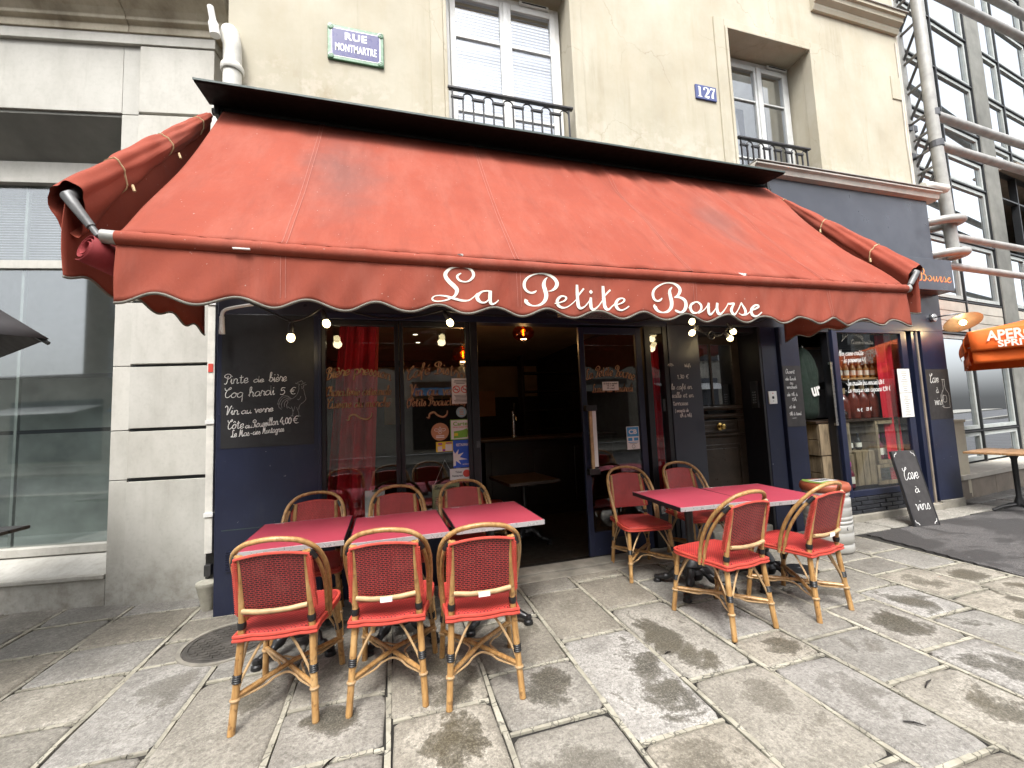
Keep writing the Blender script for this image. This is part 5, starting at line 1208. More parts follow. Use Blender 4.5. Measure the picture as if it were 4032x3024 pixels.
for x0, x1, y, z, lab in ((.14, .56, -.55, 2.40, 'slatted metal patio heater under the awning above the café window'), (1.42, 2.02, -.6, 2.32, 'slatted metal patio heater under the awning above the open doorway')):
    h = thing('patio_heater', lab, 'heater', ((x0+x1)/2, y, z), group='patio heaters under the awning')
    build('housing', MB().box(x0, y-.10, z+.02, x1, y+.10, z+.09).box(x0, y-.10, z, x1, y-.085, z+.02).box(x0, y+.085, z, x1, y+.10, z+.02).box(x0, y-.085, z, x0+.03, y+.085, z+.02).box(x1-.03, y-.085, z, x1, y+.085, z+.02), 'heater_metal', h, bevel=.003)
    mb = MB()
    for k in range(16): mb.box(x0+.04+k*(x1-x0-.08)/16, y-.08, z+.004, x0+.046+k*(x1-x0-.08)/16, y+.08, z+.008)
    for k in range(3): mb.tube([(x0+.04, y-.05+k*.05, z+.014), (x1-.04, y-.05+k*.05, z+.014)], .006, 6)
    build('grille', mb, 'steel', h)
    build('bracket', MB().tube([((x0+x1)/2, y, z+.09), ((x0+x1)/2, y+.1, z+.3), ((x0+x1)/2, .0, z+.32)], .012, 6), 'black_metal', h)
sl_ = thing('wall_lamp', 'tilted saucer shaped wall lamp lit on the navy pillar above the chalked bottle', 'wall lamp', (7.34, -.0, 2.59))
build('back_plate', MB().lathe([(.055, 0), (.055, .03), (.05, .035), (.01, .036)], (7.30, -.0, 2.595), 20, axis=(0, -1, 0)), 'steel', sl_, smooth=True)
build('arm', MB().tube(cr([(7.30, -.03, 2.595), (7.34, -.15, 2.60), (7.42, -.23, 2.60), (7.47, -.26, 2.555)], 5), .009, 8), 'dark_steel', sl_, smooth=True)
ax = Vector((-.30, -.42, -.86)).normalized(); cc = Vector((7.44, -.24, 2.505))
build('shade', MB().lathe([(.05, -.05), (.06, -.02), (.145, .0), (.195, .028), (.197, .032), (.14, .008), (.055, -.008), (.01, -.012)], cc, 32, axis=ax), 'lamp_grey', sl_, smooth=True)
build('bulb', ball(MB(), cc+ax*.035, .036), 'sconce_glow', sl_, smooth='all')
l = bpy.data.lights.new('wall_lamp_light', 'POINT'); l.energy = 3; l.color = (1, .75, .4); l.shadow_soft_size = .04
lo = bpy.data.objects.new('wall_lamp_light', l); C.objects.link(lo); lo.location = cc+ax*.09

# ================================================================== THE BAR INSIDE
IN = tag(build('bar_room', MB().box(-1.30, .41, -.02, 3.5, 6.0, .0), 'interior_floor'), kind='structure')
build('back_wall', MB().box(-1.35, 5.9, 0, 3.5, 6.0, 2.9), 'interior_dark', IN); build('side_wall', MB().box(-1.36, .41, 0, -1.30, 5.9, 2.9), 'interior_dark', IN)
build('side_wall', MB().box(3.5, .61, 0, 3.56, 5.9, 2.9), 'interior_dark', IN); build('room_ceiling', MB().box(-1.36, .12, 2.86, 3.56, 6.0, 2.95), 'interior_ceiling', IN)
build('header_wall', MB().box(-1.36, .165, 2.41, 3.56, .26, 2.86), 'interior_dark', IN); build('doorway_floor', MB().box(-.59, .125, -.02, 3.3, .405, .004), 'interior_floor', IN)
build('upper_panel', MB().box(-1.29, 5.84, 1.95, 3.45, 5.895, 2.7), 'interior_ceiling', IN)
build('picture', MB().box(1.9, 5.80, 1.5, 2.35, 5.835, 2.1), 'sticker_tan', IN); build('picture', MB().box(-.2, 5.80, 1.4, .15, 5.835, 2.0), 'yellow_paper', IN)
ct = thing('bar_counter', 'dark wooden bar counter inside the open doorway', 'bar counter', (2.2, 2.2, 0))
build('body', MB().box(1.25, 2.0, 0.0, 3.3, 2.5, 1.10), 'bar_wood', ct, bevel=.006)
for k in range(3): build('front_panel', MB().box(1.33+k*.65, 1.985, .15, 1.88+k*.65, 2.0, .98), 'bar_wood', ct, bevel=.008)
build('top', MB().box(1.18, 1.92, 1.102, 3.35, 2.55, 1.15), 'counter_wood', ct, bevel=.012)
tp = thing('beer_tap', 'chrome beer tap column on the dark bar counter', 'beer tap', (1.75, 2.2, 1.15))
build('column', MB().lathe([(.05, 0), (.05, .02), (.03, .03), (.03, .34), (.035, .38), (.01, .40)], (1.75, 2.2, 1.152), 16), 'steel', tp, smooth=True)
build('spout', MB().tube(cr([(1.75, 2.17, 1.45), (1.75, 2.08, 1.46), (1.75, 2.05, 1.40)], 4), .012, 8), 'steel', tp); build('handle', MB().tube([(1.75, 2.15, 1.50), (1.75, 2.12, 1.66)], [.012, .018], 8), 'black_metal', tp)
bk = thing('bottle_rack', 'dark shelf unit of bottles behind the bar counter', 'shelf', (2.9, 3.4, 0))
build('upright', MB().box(2.3, 3.4, 0, 2.34, 3.7, 2.6).box(3.42, 3.4, 0, 3.46, 3.7, 2.6), 'bar_wood', bk)
for z in (1.2, 1.55, 1.9, 2.25): build('shelf_board', MB().box(2.345, 3.4, z, 3.415, 3.7, z+.03), 'bar_wood', bk)
def pendant(x, y, z, lab):
    p = thing('pendant_lamp', lab, 'pendant lamp', (x, y, z), group='amber glass pendant lamps inside the bar')
    build('cord', MB().tube([(x, y, 2.86), (x, y, z+.13)], .005, 6), 'cable_black', p)
    build('cap', MB().lathe([(.03, .10), (.035, .11), (.03, .15), (.008, .16)], (x, y, z), 14), 'brass', p, smooth=True)
    build('shade', MB().lathe([(.03, .10), (.09, .085), (.13, .04), (.14, .0), (.125, -.05), (.085, -.085), (.05, -.095), (.049, -.093), (.083, -.082), (.122, -.048), (.137, .0), (.127, .038), (.088, .082), (.03, .097)], (x, y, z), 24), 'amber_glass', p, smooth='all')
    b = build('bulb', MB().lathe([(.012, .10), (.014, .06), (.03, .02), (.03, -.02), (.012, -.045), (.002, -.05)], (x, y, z), 14), 'amber_glass', p, smooth='all')
    build('filament', MB().tube([(x+.008*math.cos(q), y+.008*math.sin(q), z-.03+.004*q) for q in range(20)], .0035, 5), 'filament', b)
    l = bpy.data.lights.new('pendant_light', 'POINT'); l.energy = 2.0; l.color = (1, .55, .2); l.shadow_soft_size = .06
    lo = bpy.data.objects.new('pendant_light', l); C.objects.link(lo); lo.location = (x, y, z-.14)
pendant(1.58, 1.0, 2.50, 'amber glass pendant lamp high in the open doorway'); pendant(.81, 1.0, 2.22, 'amber glass pendant lamp seen through the window beside the door post')
for i, (x, y) in enumerate(((.30, 2.2), (.36, 2.9), (.44, 3.6))):
    s_ = thing('ceiling_spot', ('ceiling spotlight nearest the café window', 'middle ceiling spotlight of the three inside the bar', 'ceiling spotlight deepest inside the bar')[i], 'spotlight', (x, y, 2.855), group='ceiling spots inside the bar')
    build('ring', MB().lathe([(.055, 0), (.055, -.008), (.04, -.010), (.038, -.002)], (x, y, 2.858), 16), 'steel', s_); build('lens', MB().lathe([(.036, -.001), (.036, -.006), (.002, -.007)], (x, y, 2.858), 16), 'spot_glow', s_)
def drape(name, lab, x0, x1, x0b, x1b, y, z0, z1, n, amp):
    c = thing(name, lab, 'curtain', ((x0+x1)/2, y, z0))
    def fn(u, v):
        a = x0+(x1-x0)*u; b = x0b+(x1b-x0b)*u; x = a+(b-a)*(1-v)
        return (x, y+amp*math.sin(u*n*2*PI+.6*math.sin(v*3))+.3*amp*math.sin(u*n*4.7*PI+1), z0+(z1-z0)*v)
    build('cloth', MB().sheet(fn, 80, 14), 'curtain_red', c, smooth='all')
    build('rod', MB().tube([(min(x0, x0b)-.1, y, z1+.015), (max(x1, x1b)+.1, y, z1+.015)], .01, 8), 'brass', c); return c
drape('curtain', 'dark red curtain gathered behind the café pane nearest the chalk menu', -.47, -.12, -.62, -.20, .22, .45, 2.40, 3, .045)
drape('curtain', 'narrow strip of red curtain in the sidelight beside the glass door', 2.71, 2.88, 2.71, 2.88, .10, .3, 2.2, 2, .02)
drape('curtain', 'red curtain behind the two white price lists of the wine shop', 6.40, 6.68, 6.42, 6.70, .16, .38, 2.37, 2, .03)
# open glass door leaf, hung on the right jamb
DL = thing('glass_door_leaf', 'tall black framed glass door leaf standing in the café entrance', 'door', (2.60, .02, 0))
x0, x1 = 1.86, 2.60
build('frame', MB().box(x0, .01, .03, x0+.06, .05, 2.36).box(x1-.07, .01, .03, x1, .05, 2.36).box(x0+.06, .01, 2.29, x1-.07, .05, 2.36).box(x0+.06, .01, .03, x1-.07, .05, .26), 'navy_paint', DL, bevel=.004)
build('glass_pane', MB().box(x0+.055, .027, .255, x1-.065, .032, 2.295), 'shop_glass', DL)
h_ = build('pull_handle', MB().box(x0+.045, -.055, .90, x0+.075, -.035, 1.50), 'pale_rattan', DL, bevel=.004); build('worn_plate', MB().box(x0+.078, -.05, .92, x0+.118, -.042, 1.48), 'white_paint', h_)
build('handle_bracket', MB().box(x0+.01, -.06, 1.48, x0+.13, .01, 1.54).box(x0+.01, -.06, .84, x0+.13, .01, .90), 'black_metal', DL, bevel=.004)
build('maker_plate', MB().box(2.12, .006, .10, 2.33, .010, .19), 'dark_steel', DL)
mb = MB(); sh = MB(); gold('La Petite Bourse', 1.915, 2.50, 1.80, .115, .016, arc=.05, z1=1.79, y=.0245); gold('Lundi au Vendredi', 1.99, 2.47, 1.675, .085, .012, y=.0245)
build('gold_lettering', mb, 'gold_lettering', DL); build('lettering_shade', sh, 'lettering_brown', DL)

# ---- notices and stickers on the panes: things stuck on the glass
def lines(mb, x0, x1, z0, z1, n, y, h=.006, ragged=.35):
    for k in range(n):
        z = z1-(z1-z0)*(k+.5)/n; w = (x1-x0)*(1-ragged*rnd.random()); mb.box((x0+x1)/2-w/2, y, z-h/2, (x0+x1)/2+w/2, y+.0008, z+h/2)
    return mb
YS = .0145
t = thing('no_smoking_notice', 'white paper notice with two red prohibition rings on the café pane beside the doorway', 'notice', (.61, YS, 1.6))
build('sheet', MB().box(.53, YS, 1.60, .695, YS+.001, 1.84), 'paper', t); build('printed_line', lines(lines(MB(), .55, .675, 1.785, 1.825, 3, YS-.001, .006), .545, .68, 1.61, 1.685, 6, YS-.001, .005), 'paper_line', t)
mb = MB()
for cx in (.573, .652): disc(mb, (cx, YS-.001, 1.735), .036, (0, -1, 0), 20, .028); mb.ribbon([(cx-.023, YS-.0012, 1.758), (cx+.023, YS-.0012, 1.712)], .007, (0, -1, 0)); 
build('prohibition_ring', mb, 'sticker_red', t)
mb = MB()
for cx in (.573, .652): mb.box(cx-.02, YS-.0009, 1.732, cx+.02, YS-.0004, 1.738)
build('pictogram', mb, 'paper_line', t)
t = thing('round_sticker', 'small round pale blue sticker on the café pane beside the doorway', 'sticker', (.61, YS, 1.52))
build('disc', disc(MB(), (.615, YS, 1.52), .05), 'sticker_aqua', t); build('inner_print', disc(lines(MB(), .59, .64, 1.49, 1.55, 4, YS-.0012, .007), (.615, YS-.0006, 1.52), .044, (0, -1, 0), 20, .041), 'sticker_tan', t)
t = thing('meal_card_sticker', 'white sticker with green border and green card picture on the café pane beside the doorway', 'sticker', (.6, YS, 1.36))
build('border', MB().box(.505, YS, 1.262, .695, YS+.001, 1.452), 'sticker_green', t); build('field', MB().box(.512, YS-.0006, 1.269, .688, YS-.0001, 1.445), 'paper', t)
mb = MB(); print_on(mb, 'Carte', (.60, YS-.0012, 1.412), (1, 0, 0), (0, 0, 1), .05, .02, width=.135, height=.038); build('lettering', mb, 'sticker_green', t)
mb = MB(); print_on(mb, 'titres restaurant', (.60, YS-.0012, 1.381), (1, 0, 0), (0, 0, 1), .02, .01, width=.14, height=.014); build('small_print', mb, 'sticker_red', t)
build('card_picture', MB().prism([(.535, 1.275), (.665, 1.283), (.672, 1.345), (.66, 1.365), (.615, 1.350), (.538, 1.342)], lambda x, z: (x, YS-.0007, z), lambda x, z: (x, YS-.0012, z)), 'sticker_green', t)
build('card_chip', MB().box(.54, YS-.0018, 1.300, .575, YS-.0014, 1.325), 'sticker_yellow', t)
t = thing('bee_sticker', 'round tan sticker with a white bee drawing on the café pane beside the doorway', 'sticker', (.41, YS, 1.35))
build('disc', disc(MB(), (.41, YS, 1.345), .082, (0, -1, 0), 28), 'sticker_tan', t)
mb = MB(); y = YS-.001
for st in ('.41,1.39 .40,1.37 .41,1.35 .42,1.37 .41,1.39', '.405,1.365 .37,1.375 .36,1.36 .38,1.35 .405,1.358', '.415,1.365 .45,1.375 .46,1.36 .44,1.35 .415,1.358', '.41,1.35 .395,1.34 .41,1.325 .425,1.34 .41,1.35'): mb.ribbon([(p[0], y, p[1]) for p in cr([tuple(float(q) for q in p.split(',')) for p in st.split()], 4)], .004, (0, -1, 0))
lines(mb, .36, .46, 1.285, 1.315, 2, y, .008); build('bee_drawing', mb, 'paper', t)
t = thing('yellow_sticker', 'small yellow and white double sticker under the bee sticker', 'sticker', (.45, YS, 1.2))
build('card', MB().box(.37, YS, 1.16, .525, YS+.001, 1.252), 'sticker_yellow', t); build('white_field', MB().box(.385, YS-.0006, 1.165, .425, YS-.0001, 1.21).box(.455, YS-.0006, 1.165, .518, YS-.0001, 1.225), 'paper', t); build('purple_print', MB().box(.39, YS-.0012, 1.225, .425, YS-.0008, 1.24).box(.46, YS-.0012, 1.232, .515, YS-.0008, 1.243).box(.43, YS-.0012, 1.163, .452, YS-.0008, 1.185), 'sticker_purple', t)
t = thing('restaurant_poster', 'tall blue sticker with a large white star burst', 'sticker', (.61, YS, 1.13))
build('field', MB().box(.525, YS, 1.005, .695, YS+.001, 1.258), 'sticker_blue', t)
star = [(.525, 1.02)]
for a, r_ in ((-80, .07), (-62, .03), (-45, .09), (-28, .045), (-8, .125), (6, .05), (28, .10), (42, .045), (62, .09), (78, .04)): star.append((.535+r_*math.cos(math.radians(a)), 1.095+r_*math.sin(math.radians(a))))
star.append((.525, 1.17))
build('star', MB().prism(star, lambda x, z: (x, YS-.0003, z), lambda x, z: (x, YS-.0009, z)), 'paper', t)
mb = MB(); print_on(mb, 'RESTAURANT', (.618, YS-.0012, 1.215), (1, 0, 0), (0, 0, 1), .03, .02, width=.125, height=.026); print_on(mb, 'sodexo', (.645, YS-.0012, 1.035), (1, 0, 0), (0, 0, 1), .02, .01, width=.07, height=.016); build('lettering', mb, 'paper', t)
t = thing('ticket_sticker', 'white sticker with a red disc under the blue star sticker', 'sticker', (.59, YS, .95))
build('field', MB().box(.49, YS, .895, .695, YS+.001, .998), 'paper', t); build('red_disc', disc(MB(), (.645, YS-.0008, .948), .034, (0, -1, 0), 24), 'sticker_red', t)
mb = MB(); print_on(mb, 'Ticket', (.57, YS-.0012, .965), (1, 0, 0), (0, 0, 1), .025, .02, width=.06, height=.02); print_on(mb, 'Restaurant', (.562, YS-.0012, .932), (1, 0, 0), (0, 0, 1), .025, .02, width=.10, height=.02); build('lettering', mb, 'paper_line', t)
t = thing('price_menu', 'yellowish drinks price list hung by strings inside the café pane', 'menu', (.45, .06, .75))
build('sheet', MB().box(.33, .06, .58, .58, .064, .86), 'yellow_paper', t); build('hanging_string', MB().tube([(.35, .062, .86), (.45, .055, 1.08), (.56, .062, .86)], .0025, 5), 'paper', t)
mb = MB(); script(mb, 'Consommations', (.35, .0585, .815), (.55, .0585, .815), .035, .004); script(mb, 'courantes', (.39, .0585, .775), (.53, .0585, .775), .032, .004); lines(mb, .35, .45, .6, .75, 9, .0588, .004, .3); lines(mb, .47, .56, .6, .75, 9, .0588, .004, .3); build('printed_line', mb, 'paper_line', t)
t = thing('white_sheet', 'blank white sheet behind the café pane, next to a chair top', 'sheet', (-.18, .10, .74)); build('paper', MB().box(-.26, .10, .62, -.09, .104, .85), 'paper', t); build('tape_strip', MB().box(-.20, .098, .835, -.15, .0995, .855), 'trim_grey', t)
t = thing('bank_card_sticker', 'blue and white bank card sticker low on the glass door', 'sticker', (2.43, .024, 1.18))
build('field', MB().box(2.36, .0235, 1.06, 2.51, .0245, 1.30), 'paper', t); build('blue_field', MB().box(2.366, .0226, 1.195, 2.504, .0232, 1.294), 'sticker_lightblue', t)
mb = MB(); print_on(mb, 'CB', (2.435, .0222, 1.245), (1, 0, 0), (0, 0, 1), .06, .04, width=.10, height=.05); build('lettering', mb, 'paper', t)
build('card_icon', MB().box(2.375, .0226, 1.15, 2.425, .0232, 1.182).box(2.445, .0226, 1.15, 2.495, .0232, 1.182).box(2.375, .0226, 1.13, 2.495, .0232, 1.137), 'sticker_lightblue', t); build('contactless_ring', disc(lines(MB(), 2.38, 2.49, 1.115, 1.125, 1, .0226, .004), (2.435, .0228, 1.09), .02, (0, -1, 0), 16, .016), 'paper_line', t)
t = thing('hours_notice', 'small white handwritten opening hours notice on the glass door', 'notice', (2.2, .024, 1.73))
build('sheet', MB().box(2.11, .0235, 1.69, 2.30, .0240, 1.782), 'paper', t); mb = MB()
for s_, z in (('du lundi au vendredi', 1.756), ('11h / 15h', 1.732), ('17h à tard', 1.706)): script(mb, s_, (2.125 if z > 1.74 else 2.16, .0228, z), (2.285 if z > 1.74 else 2.25, .0228, z), .018, .003)
build('writing', mb, 'paper_line', t)

# ================================================================== WINE CELLAR SHOP
CR_ = tag(build('cellar_room', MB().box(4.78, .305, -.02, 7.0, 3.0, .07), 'interior_floor'), kind='structure')
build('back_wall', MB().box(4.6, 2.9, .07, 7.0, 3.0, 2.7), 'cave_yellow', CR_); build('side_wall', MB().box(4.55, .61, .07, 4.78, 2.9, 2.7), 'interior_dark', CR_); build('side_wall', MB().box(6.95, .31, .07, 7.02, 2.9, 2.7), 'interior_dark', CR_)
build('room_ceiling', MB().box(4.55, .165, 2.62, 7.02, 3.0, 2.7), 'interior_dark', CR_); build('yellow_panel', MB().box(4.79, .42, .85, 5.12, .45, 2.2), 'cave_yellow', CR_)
bb = thing('wall_chalkboard', 'black board hanging behind the bottles in the wine shop', 'chalkboard', (6.1, .62, 1.8))
build('board', MB().box(5.55, .62, 1.26, 6.95, .66, 2.25), 'chalkboard', bb, bevel=.004)
build('frame_strip', MB().box(5.55, .612, 2.251, 6.95, .665, 2.28), 'bar_wood', bb)
cw = thing('shop_counter', 'dark plank counter on stacked crates behind the wine shop glass', 'counter', (6.0, .35, 1.2))
build('top', MB().box(5.14, .13, 1.205, 6.62, .60, 1.235), 'counter_wood', cw, bevel=.005)
wsf = thing('bottle_shelf', 'light wooden shelf holding a row of small bottles', 'shelf', (6.2, .3, 1.78))
build('board', MB().box(5.80, .22, 1.765, 6.58, .40, 1.79), 'shelf_wood', wsf, bevel=.003)
build('bracket', MB().box(5.86, .39, 1.66, 5.88, .615, 1.764).box(6.50, .39, 1.66, 6.52, .615, 1.764), 'black_metal', wsf)
def bottle(x, y, z, h, r, body, cap, lab, group, label_mat='label_cream', square=False, neck=.62):
    t = thing('bottle', lab, 'bottle', (x, y, z), group=group)
    build('body', MB().lathe([(r*.9, 0), (r, .012), (r, h*neck*.86), (r*.75, h*neck), (r*.36, h*(neck+.12)), (r*.33, h*.9), (r*.38, h*.9+.004), (r*.38, h*.93), (r*.3, h*.935)], (x, y, z), 4 if square else 14), body, t, smooth=not square)
    build('cap', MB().lathe([(r*.42, h*.82), (r*.43, h*.99), (r*.36, h), (.002, h)], (x, y, z), 12), cap, t, smooth=True)
    if label_mat: build('paper_label', MB().lathe([(r*1.012, h*.16), (r*1.02, h*.17), (r*1.02, h*.42), (r*1.012, h*.43)], (x, y, z), 14), label_mat, t, smooth=True)
    return t
lb = ['first', 'second', 'third', 'fourth', 'fifth', 'sixth']
for i in range(6): bottle(5.86+i*.125, .30, 1.792, .25, .032, 'honey_glass', 'label_cream', '%s small white labelled bottle from the left on the light wooden shelf' % lb[i], 'small bottles on the wooden shelf')
for i in range(4): bottle(5.90+i*.185, .32, 1.237, .42+.05*(i > 0), .075, 'red_liquor_glass', 'cork', '%s corked red liquor bottle from the left on the wine shop counter' % lb[i], 'corked liquor bottles on the counter', None, neck=.66)
bottle(5.62, .26, 1.237, .26, .038, 'bottle_glass', 'white_paint', 'white pump bottle of hand gel on the wine shop counter', 'bottles on the counter', 'paper', neck=.7)
bottle(5.745, .22, 1.237, .13, .05, 'bottle_glass', 'steel', 'squat glass jar on the wine shop counter', 'bottles on the counter', None, neck=.8)
# crates
def crate(x0, x1, z0, z1, lab, closed, y0=.15, y1=.50):
    t = thing('wooden_crate', lab, 'crate', ((x0+x1)/2, y0, z0), group='wooden crates stacked in the wine shop window')
    n = 3; w = (z1-z0)
    build('back_board', MB().box(x0, y1-.012, z0, x1, y1, z1), 'wood_crate', t)
    for x in (x0, x1-.016):
        for k in range(2): build('side_slat', MB().box(x, y0, z0+w*k/2+.004, x+.016, y1-.014, z0+w*(k+1)/2-.004), 'wood_crate', t, bevel=.003)
    build('base_slat', MB().box(x0+.018, y0, z0, x1-.018, y1-.014, z0+.016), 'wood_crate', t, bevel=.003); build('top_slat', MB().box(x0+.018, y0, z1-.016, x1-.018, y1-.014, z1), 'wood_crate', t, bevel=.003)
    if closed:
        m_ = (x1-x0)/n
        for k in range(n): build('front_slat', MB().box(x0+m_*k+.004, y0-.018+rnd.uniform(-.003, .003), z0+.004, x0+m_*(k+1)-.004, y0-.004, z1-.004), 'wood_crate', t, bevel=.003)
    else:
        build('front_rail', MB().box(x0, y0-.018, z0, x1, y0-.003, z0+.05), 'wood_crate', t, bevel=.003); build('front_rail', MB().box(x0, y0-.018, z1-.045, x1, y0-.003, z1), 'wood_crate', t, bevel=.003)
        build('front_post', MB().box(x0, y0-.018, z0+.053, x0+.045, y0-.003, z1-.048).box(x1-.045, y0-.018, z0+.053, x1, y0-.003, z1-.048), 'wood_crate', t, bevel=.003)
    return t
crate(5.17, 5.71, .80, 1.20, 'slatted wooden crate under the counter end, upper of two at the cellar door', True); crate(5.18, 5.73, .375, .795, 'slatted wooden crate on the floor, lower of two at the cellar door', True)
crate(6.17, 6.61, .63, 1.20, 'open wooden crate holding three pink capped bottles', False); crate(5.76, 6.10, .375, .82, 'upright slatted crate under the two dark bottles', True)
c_ = crate(6.13, 6.62, .36, .62, 'low wooden crate with wire mesh front at the bottom of the window', False)
mb = MB()
for k in range(20): mb.tube([(6.16+k*.022, .14, .41), (6.16+(k+2)*.022, .14, .58)], .0012, 4); mb.tube([(6.16+(k+2)*.022, .139, .41), (6.16+k*.022, .139, .58)], .0012, 4)
build('wire_mesh', mb, 'mesh_wire', c_)
for i in range(2): bottle(5.85+i*.16, .26, .825, .22, .036, 'dark_bottle', 'ink', '%s dark bottle with cream label standing on the upright crate' % ('left hand', 'right hand')[i], 'dark bottles on the upright crate')
for i in range(3): bottle(6.27+i*.105, .25, .68, .34, .042, 'rose_glass', 'pink_cap', '%s pink capped rosé bottle inside the open crate' % ('left', 'middle', 'right')[i], 'pink capped bottles', 'label_cream')
bottle(5.60, .11, .38, .32, .042, 'rose_glass', 'pink_cap', 'single pink capped bottle standing at the glass near the floor', 'pink capped bottles', 'label_cream')
# clothes hanging in the doorway
def garment(name, lab, cat, pts, mat, y, thick=.05):
    t = thing(name, lab, cat, (sum(p[0] for p in pts)/len(pts), y, max(p[1] for p in pts)))
    P = cr(pts, 3, True); n = len(P); cx = sum(p[0] for p in P)/n; cz = sum(p[1] for p in P)/n; mb = MB()
    rings = []
    for k, (s_, d) in enumerate(((1, 0), (.97, .5), (.8, .9), (.5, 1.05), (.15, 1.0))): rings.append([(cx+(p[0]-cx)*s_, y-thick*d-.012*math.sin(p[0]*60+k)*(k > 1), cz+(p[1]-cz)*s_) for p in P])
    vs = [q for r_ in rings for q in r_]; fs = [(k*n+i, k*n+(i+1) % n, (k+1)*n+(i+1) % n, (k+1)*n+i) for k in range(4) for i in range(n)]; fs.append(tuple(4*n+i for i in range(n)))
    build('cloth', mb.add(vs, fs), mat, t, smooth='all', solid=.004); build('hook', MB().tube([(cx, y, max(p[1] for p in pts)-.01), (cx, y+.02, max(p[1] for p in pts)+.05)], .006, 6), 'steel', t)
    return t
gj = garment('green_jersey', 'dark green sports jersey with white letters hanging in the cellar doorway', 'jersey', [(5.06, 2.18), (5.20, 2.16), (5.32, 1.95), (5.30, 1.60), (5.28, 1.30), (5.12, 1.27), (5.00, 1.32), (5.0, 1.8)], 'jersey_green', .22, .06)
mb = MB(); print_on(mb, 'ur', (5.21, .142, 1.62), (.97, .0, .2), (-.2, 0, .97), .16, .04, width=.15, height=.12); build('lettering', mb, 'paper', gj)
garment('red_scarf', 'red football scarf hanging beside the green jersey', 'scarf', [(4.86, 2.20), (4.92, 2.19), (4.99, 1.98), (5.0, 1.80), (4.95, 1.80), (4.90, 1.95)], 'scarf_red', .28, .03)
# brown keg with advertising cushion
kg = thing('beer_keg', 'aluminium beer keg with an orange and green cushion lid used as a stool', 'keg', (4.20, -.62, 0))
build('body', MB().lathe([(.16, .0), (.185, .004), (.197, .02), (.197, .075), (.188, .085), (.188, .095), (.200, .105), (.200, .19), (.193, .20), (.200, .21), (.200, .27), (.194, .275), (.194, .28), (.203, .285), (.203, .305), (.194, .31), (.194, .318), (.203, .325), (.203, .345), (.194, .352), (.200, .36), (.200, .43), (.193, .44), (.200, .45), (.200, .52), (.186, .53), (.190, .54), (.197, .55), (.197, .575), (.185, .58), (.17, .58)], (4.20, -.62, .0), 48), 'alu', kg, smooth='all')
build('rim_opening', MB().prism([(-.05, .225), (.05, .225), (.06, .235), (.06, .25), (.05, .26), (-.05, .26), (-.06, .25), (-.06, .235)], lambda u, z: (4.20+.2015*math.sin(u/.2+.18), -.62-.2015*math.cos(u/.2+.18), z), lambda u, z: (4.20+.190*math.sin(u/.2+.18), -.62-.190*math.cos(u/.2+.18), z)), 'ink', kg)
cu = build('cushion', MB().lathe([(.198, .582), (.212, .60), (.214, .635), (.20, .662), (.16, .672), (.002, .676)], (4.20, -.62, .0), 40), 'keg_orange', kg, smooth='all')
build('cushion_print', MB().sheet(lambda u, v: (4.20+(.02+.165*v)*math.cos(PI*(.62+.85*u)), -.62+(.02+.165*v)*math.sin(PI*(.62+.85*u)), .6775-.004*v), 20, 4), 'keg_green', cu)
build('white_patch', MB().sheet(lambda u, v: (4.06+.25*u, -.69+.13*v+.02*math.sin(u*3), .6795), 8, 2), 'paper', cu)
mb = MB(); print_on(mb, 'VEDETT', (4.19, -.61, .6815), (1, 0, 0), (0, 1, 0), .08, .04, width=.20, height=.06); build('lettering', mb, 'ink', cu)
pt_ = thing('paper_scrap', 'crumpled white paper scrap on the plinth beside the keg', 'litter', (4.52, -.07, .08))
build('crumple', MB().sheet(lambda u, v: (4.98+.12*u, -.075+.04*v, .085+.03*math.sin(9*u)*math.cos(7*v)+.02*v), 8, 5), 'paper', pt_, solid=.001)
# leaning board
sbd = thing('sandwich_board', 'leaning black chalkboard sign with chalked corner curls before the wine shop window', 'chalkboard sign', (5.9, -.45, 0))
BL_, BR_, TL_, TR_ = Vector((5.73, -.45, .002)), Vector((6.06, -.50, .002)), Vector((5.87, -.20, .84)), Vector((6.20, -.25, .835))
nb = (BR_-BL_).cross(TL_-BL_).normalized()
def bd(u, v, d=0.0): return BL_+(BR_-BL_)*u+(TL_-BL_)*v+nb*d
build('board', MB().hexa([bd(0, 0, -.03), bd(1, 0, -.03), bd(1, 0, 0), bd(0, 0, 0)], [bd(0, 1, -.03), bd(1, 1, -.03), bd(1, 1, 0), bd(0, 1, 0)]), 'grey_chalkboard', sbd, bevel=.003)
build('edge', MB().hexa([bd(0, 0, .0), bd(.03, 0, .0), bd(.03, 0, .004), bd(0, 0, .004)], [bd(0, 1, 0), bd(.03, 1, 0), bd(.03, 1, .004), bd(0, 1, .004)]).hexa([bd(.97, 0, .0), bd(1, 0, .0), bd(1, 0, .004), bd(.97, 0, .004)], [bd(.97, 1, 0), bd(1, 1, 0), bd(1, 1, .004), bd(.97, 1, .004)]), 'black_paint', sbd)
mb = MB(); rr = (BR_-BL_).normalized(); uu = (TL_-BL_).normalized()
for t_, u0, u1, v, cap in (('Cave', .18, .80, .60, .15), ('à', .45, .62, .42, .09), ('vins', .26, .84, .20, .13)): script(mb, t_, bd(u0, v, .003), bd(u1, v+.01, .003), cap, .0062, nrm=nb, up=uu, jit=.4)
for (cu_, cv_, sx, sy) in ((0, 0, 1, 1), (1, 0, -1, 1), (0, 1, 1, -1), (1, 1, -1, -1)):
    P = [(cu_+sx*.20, cv_+sy*.02), (cu_+sx*.16, cv_+sy*.045), (cu_+sx*.10, cv_+sy*.05), (cu_+sx*.07, cv_+sy*.085)]
    mb.ribbon([bd(p[0], p[1], .003) for p in cr(P, 3)], .006, nb)
build('chalk_writing', mb, 'chalk', sbd)
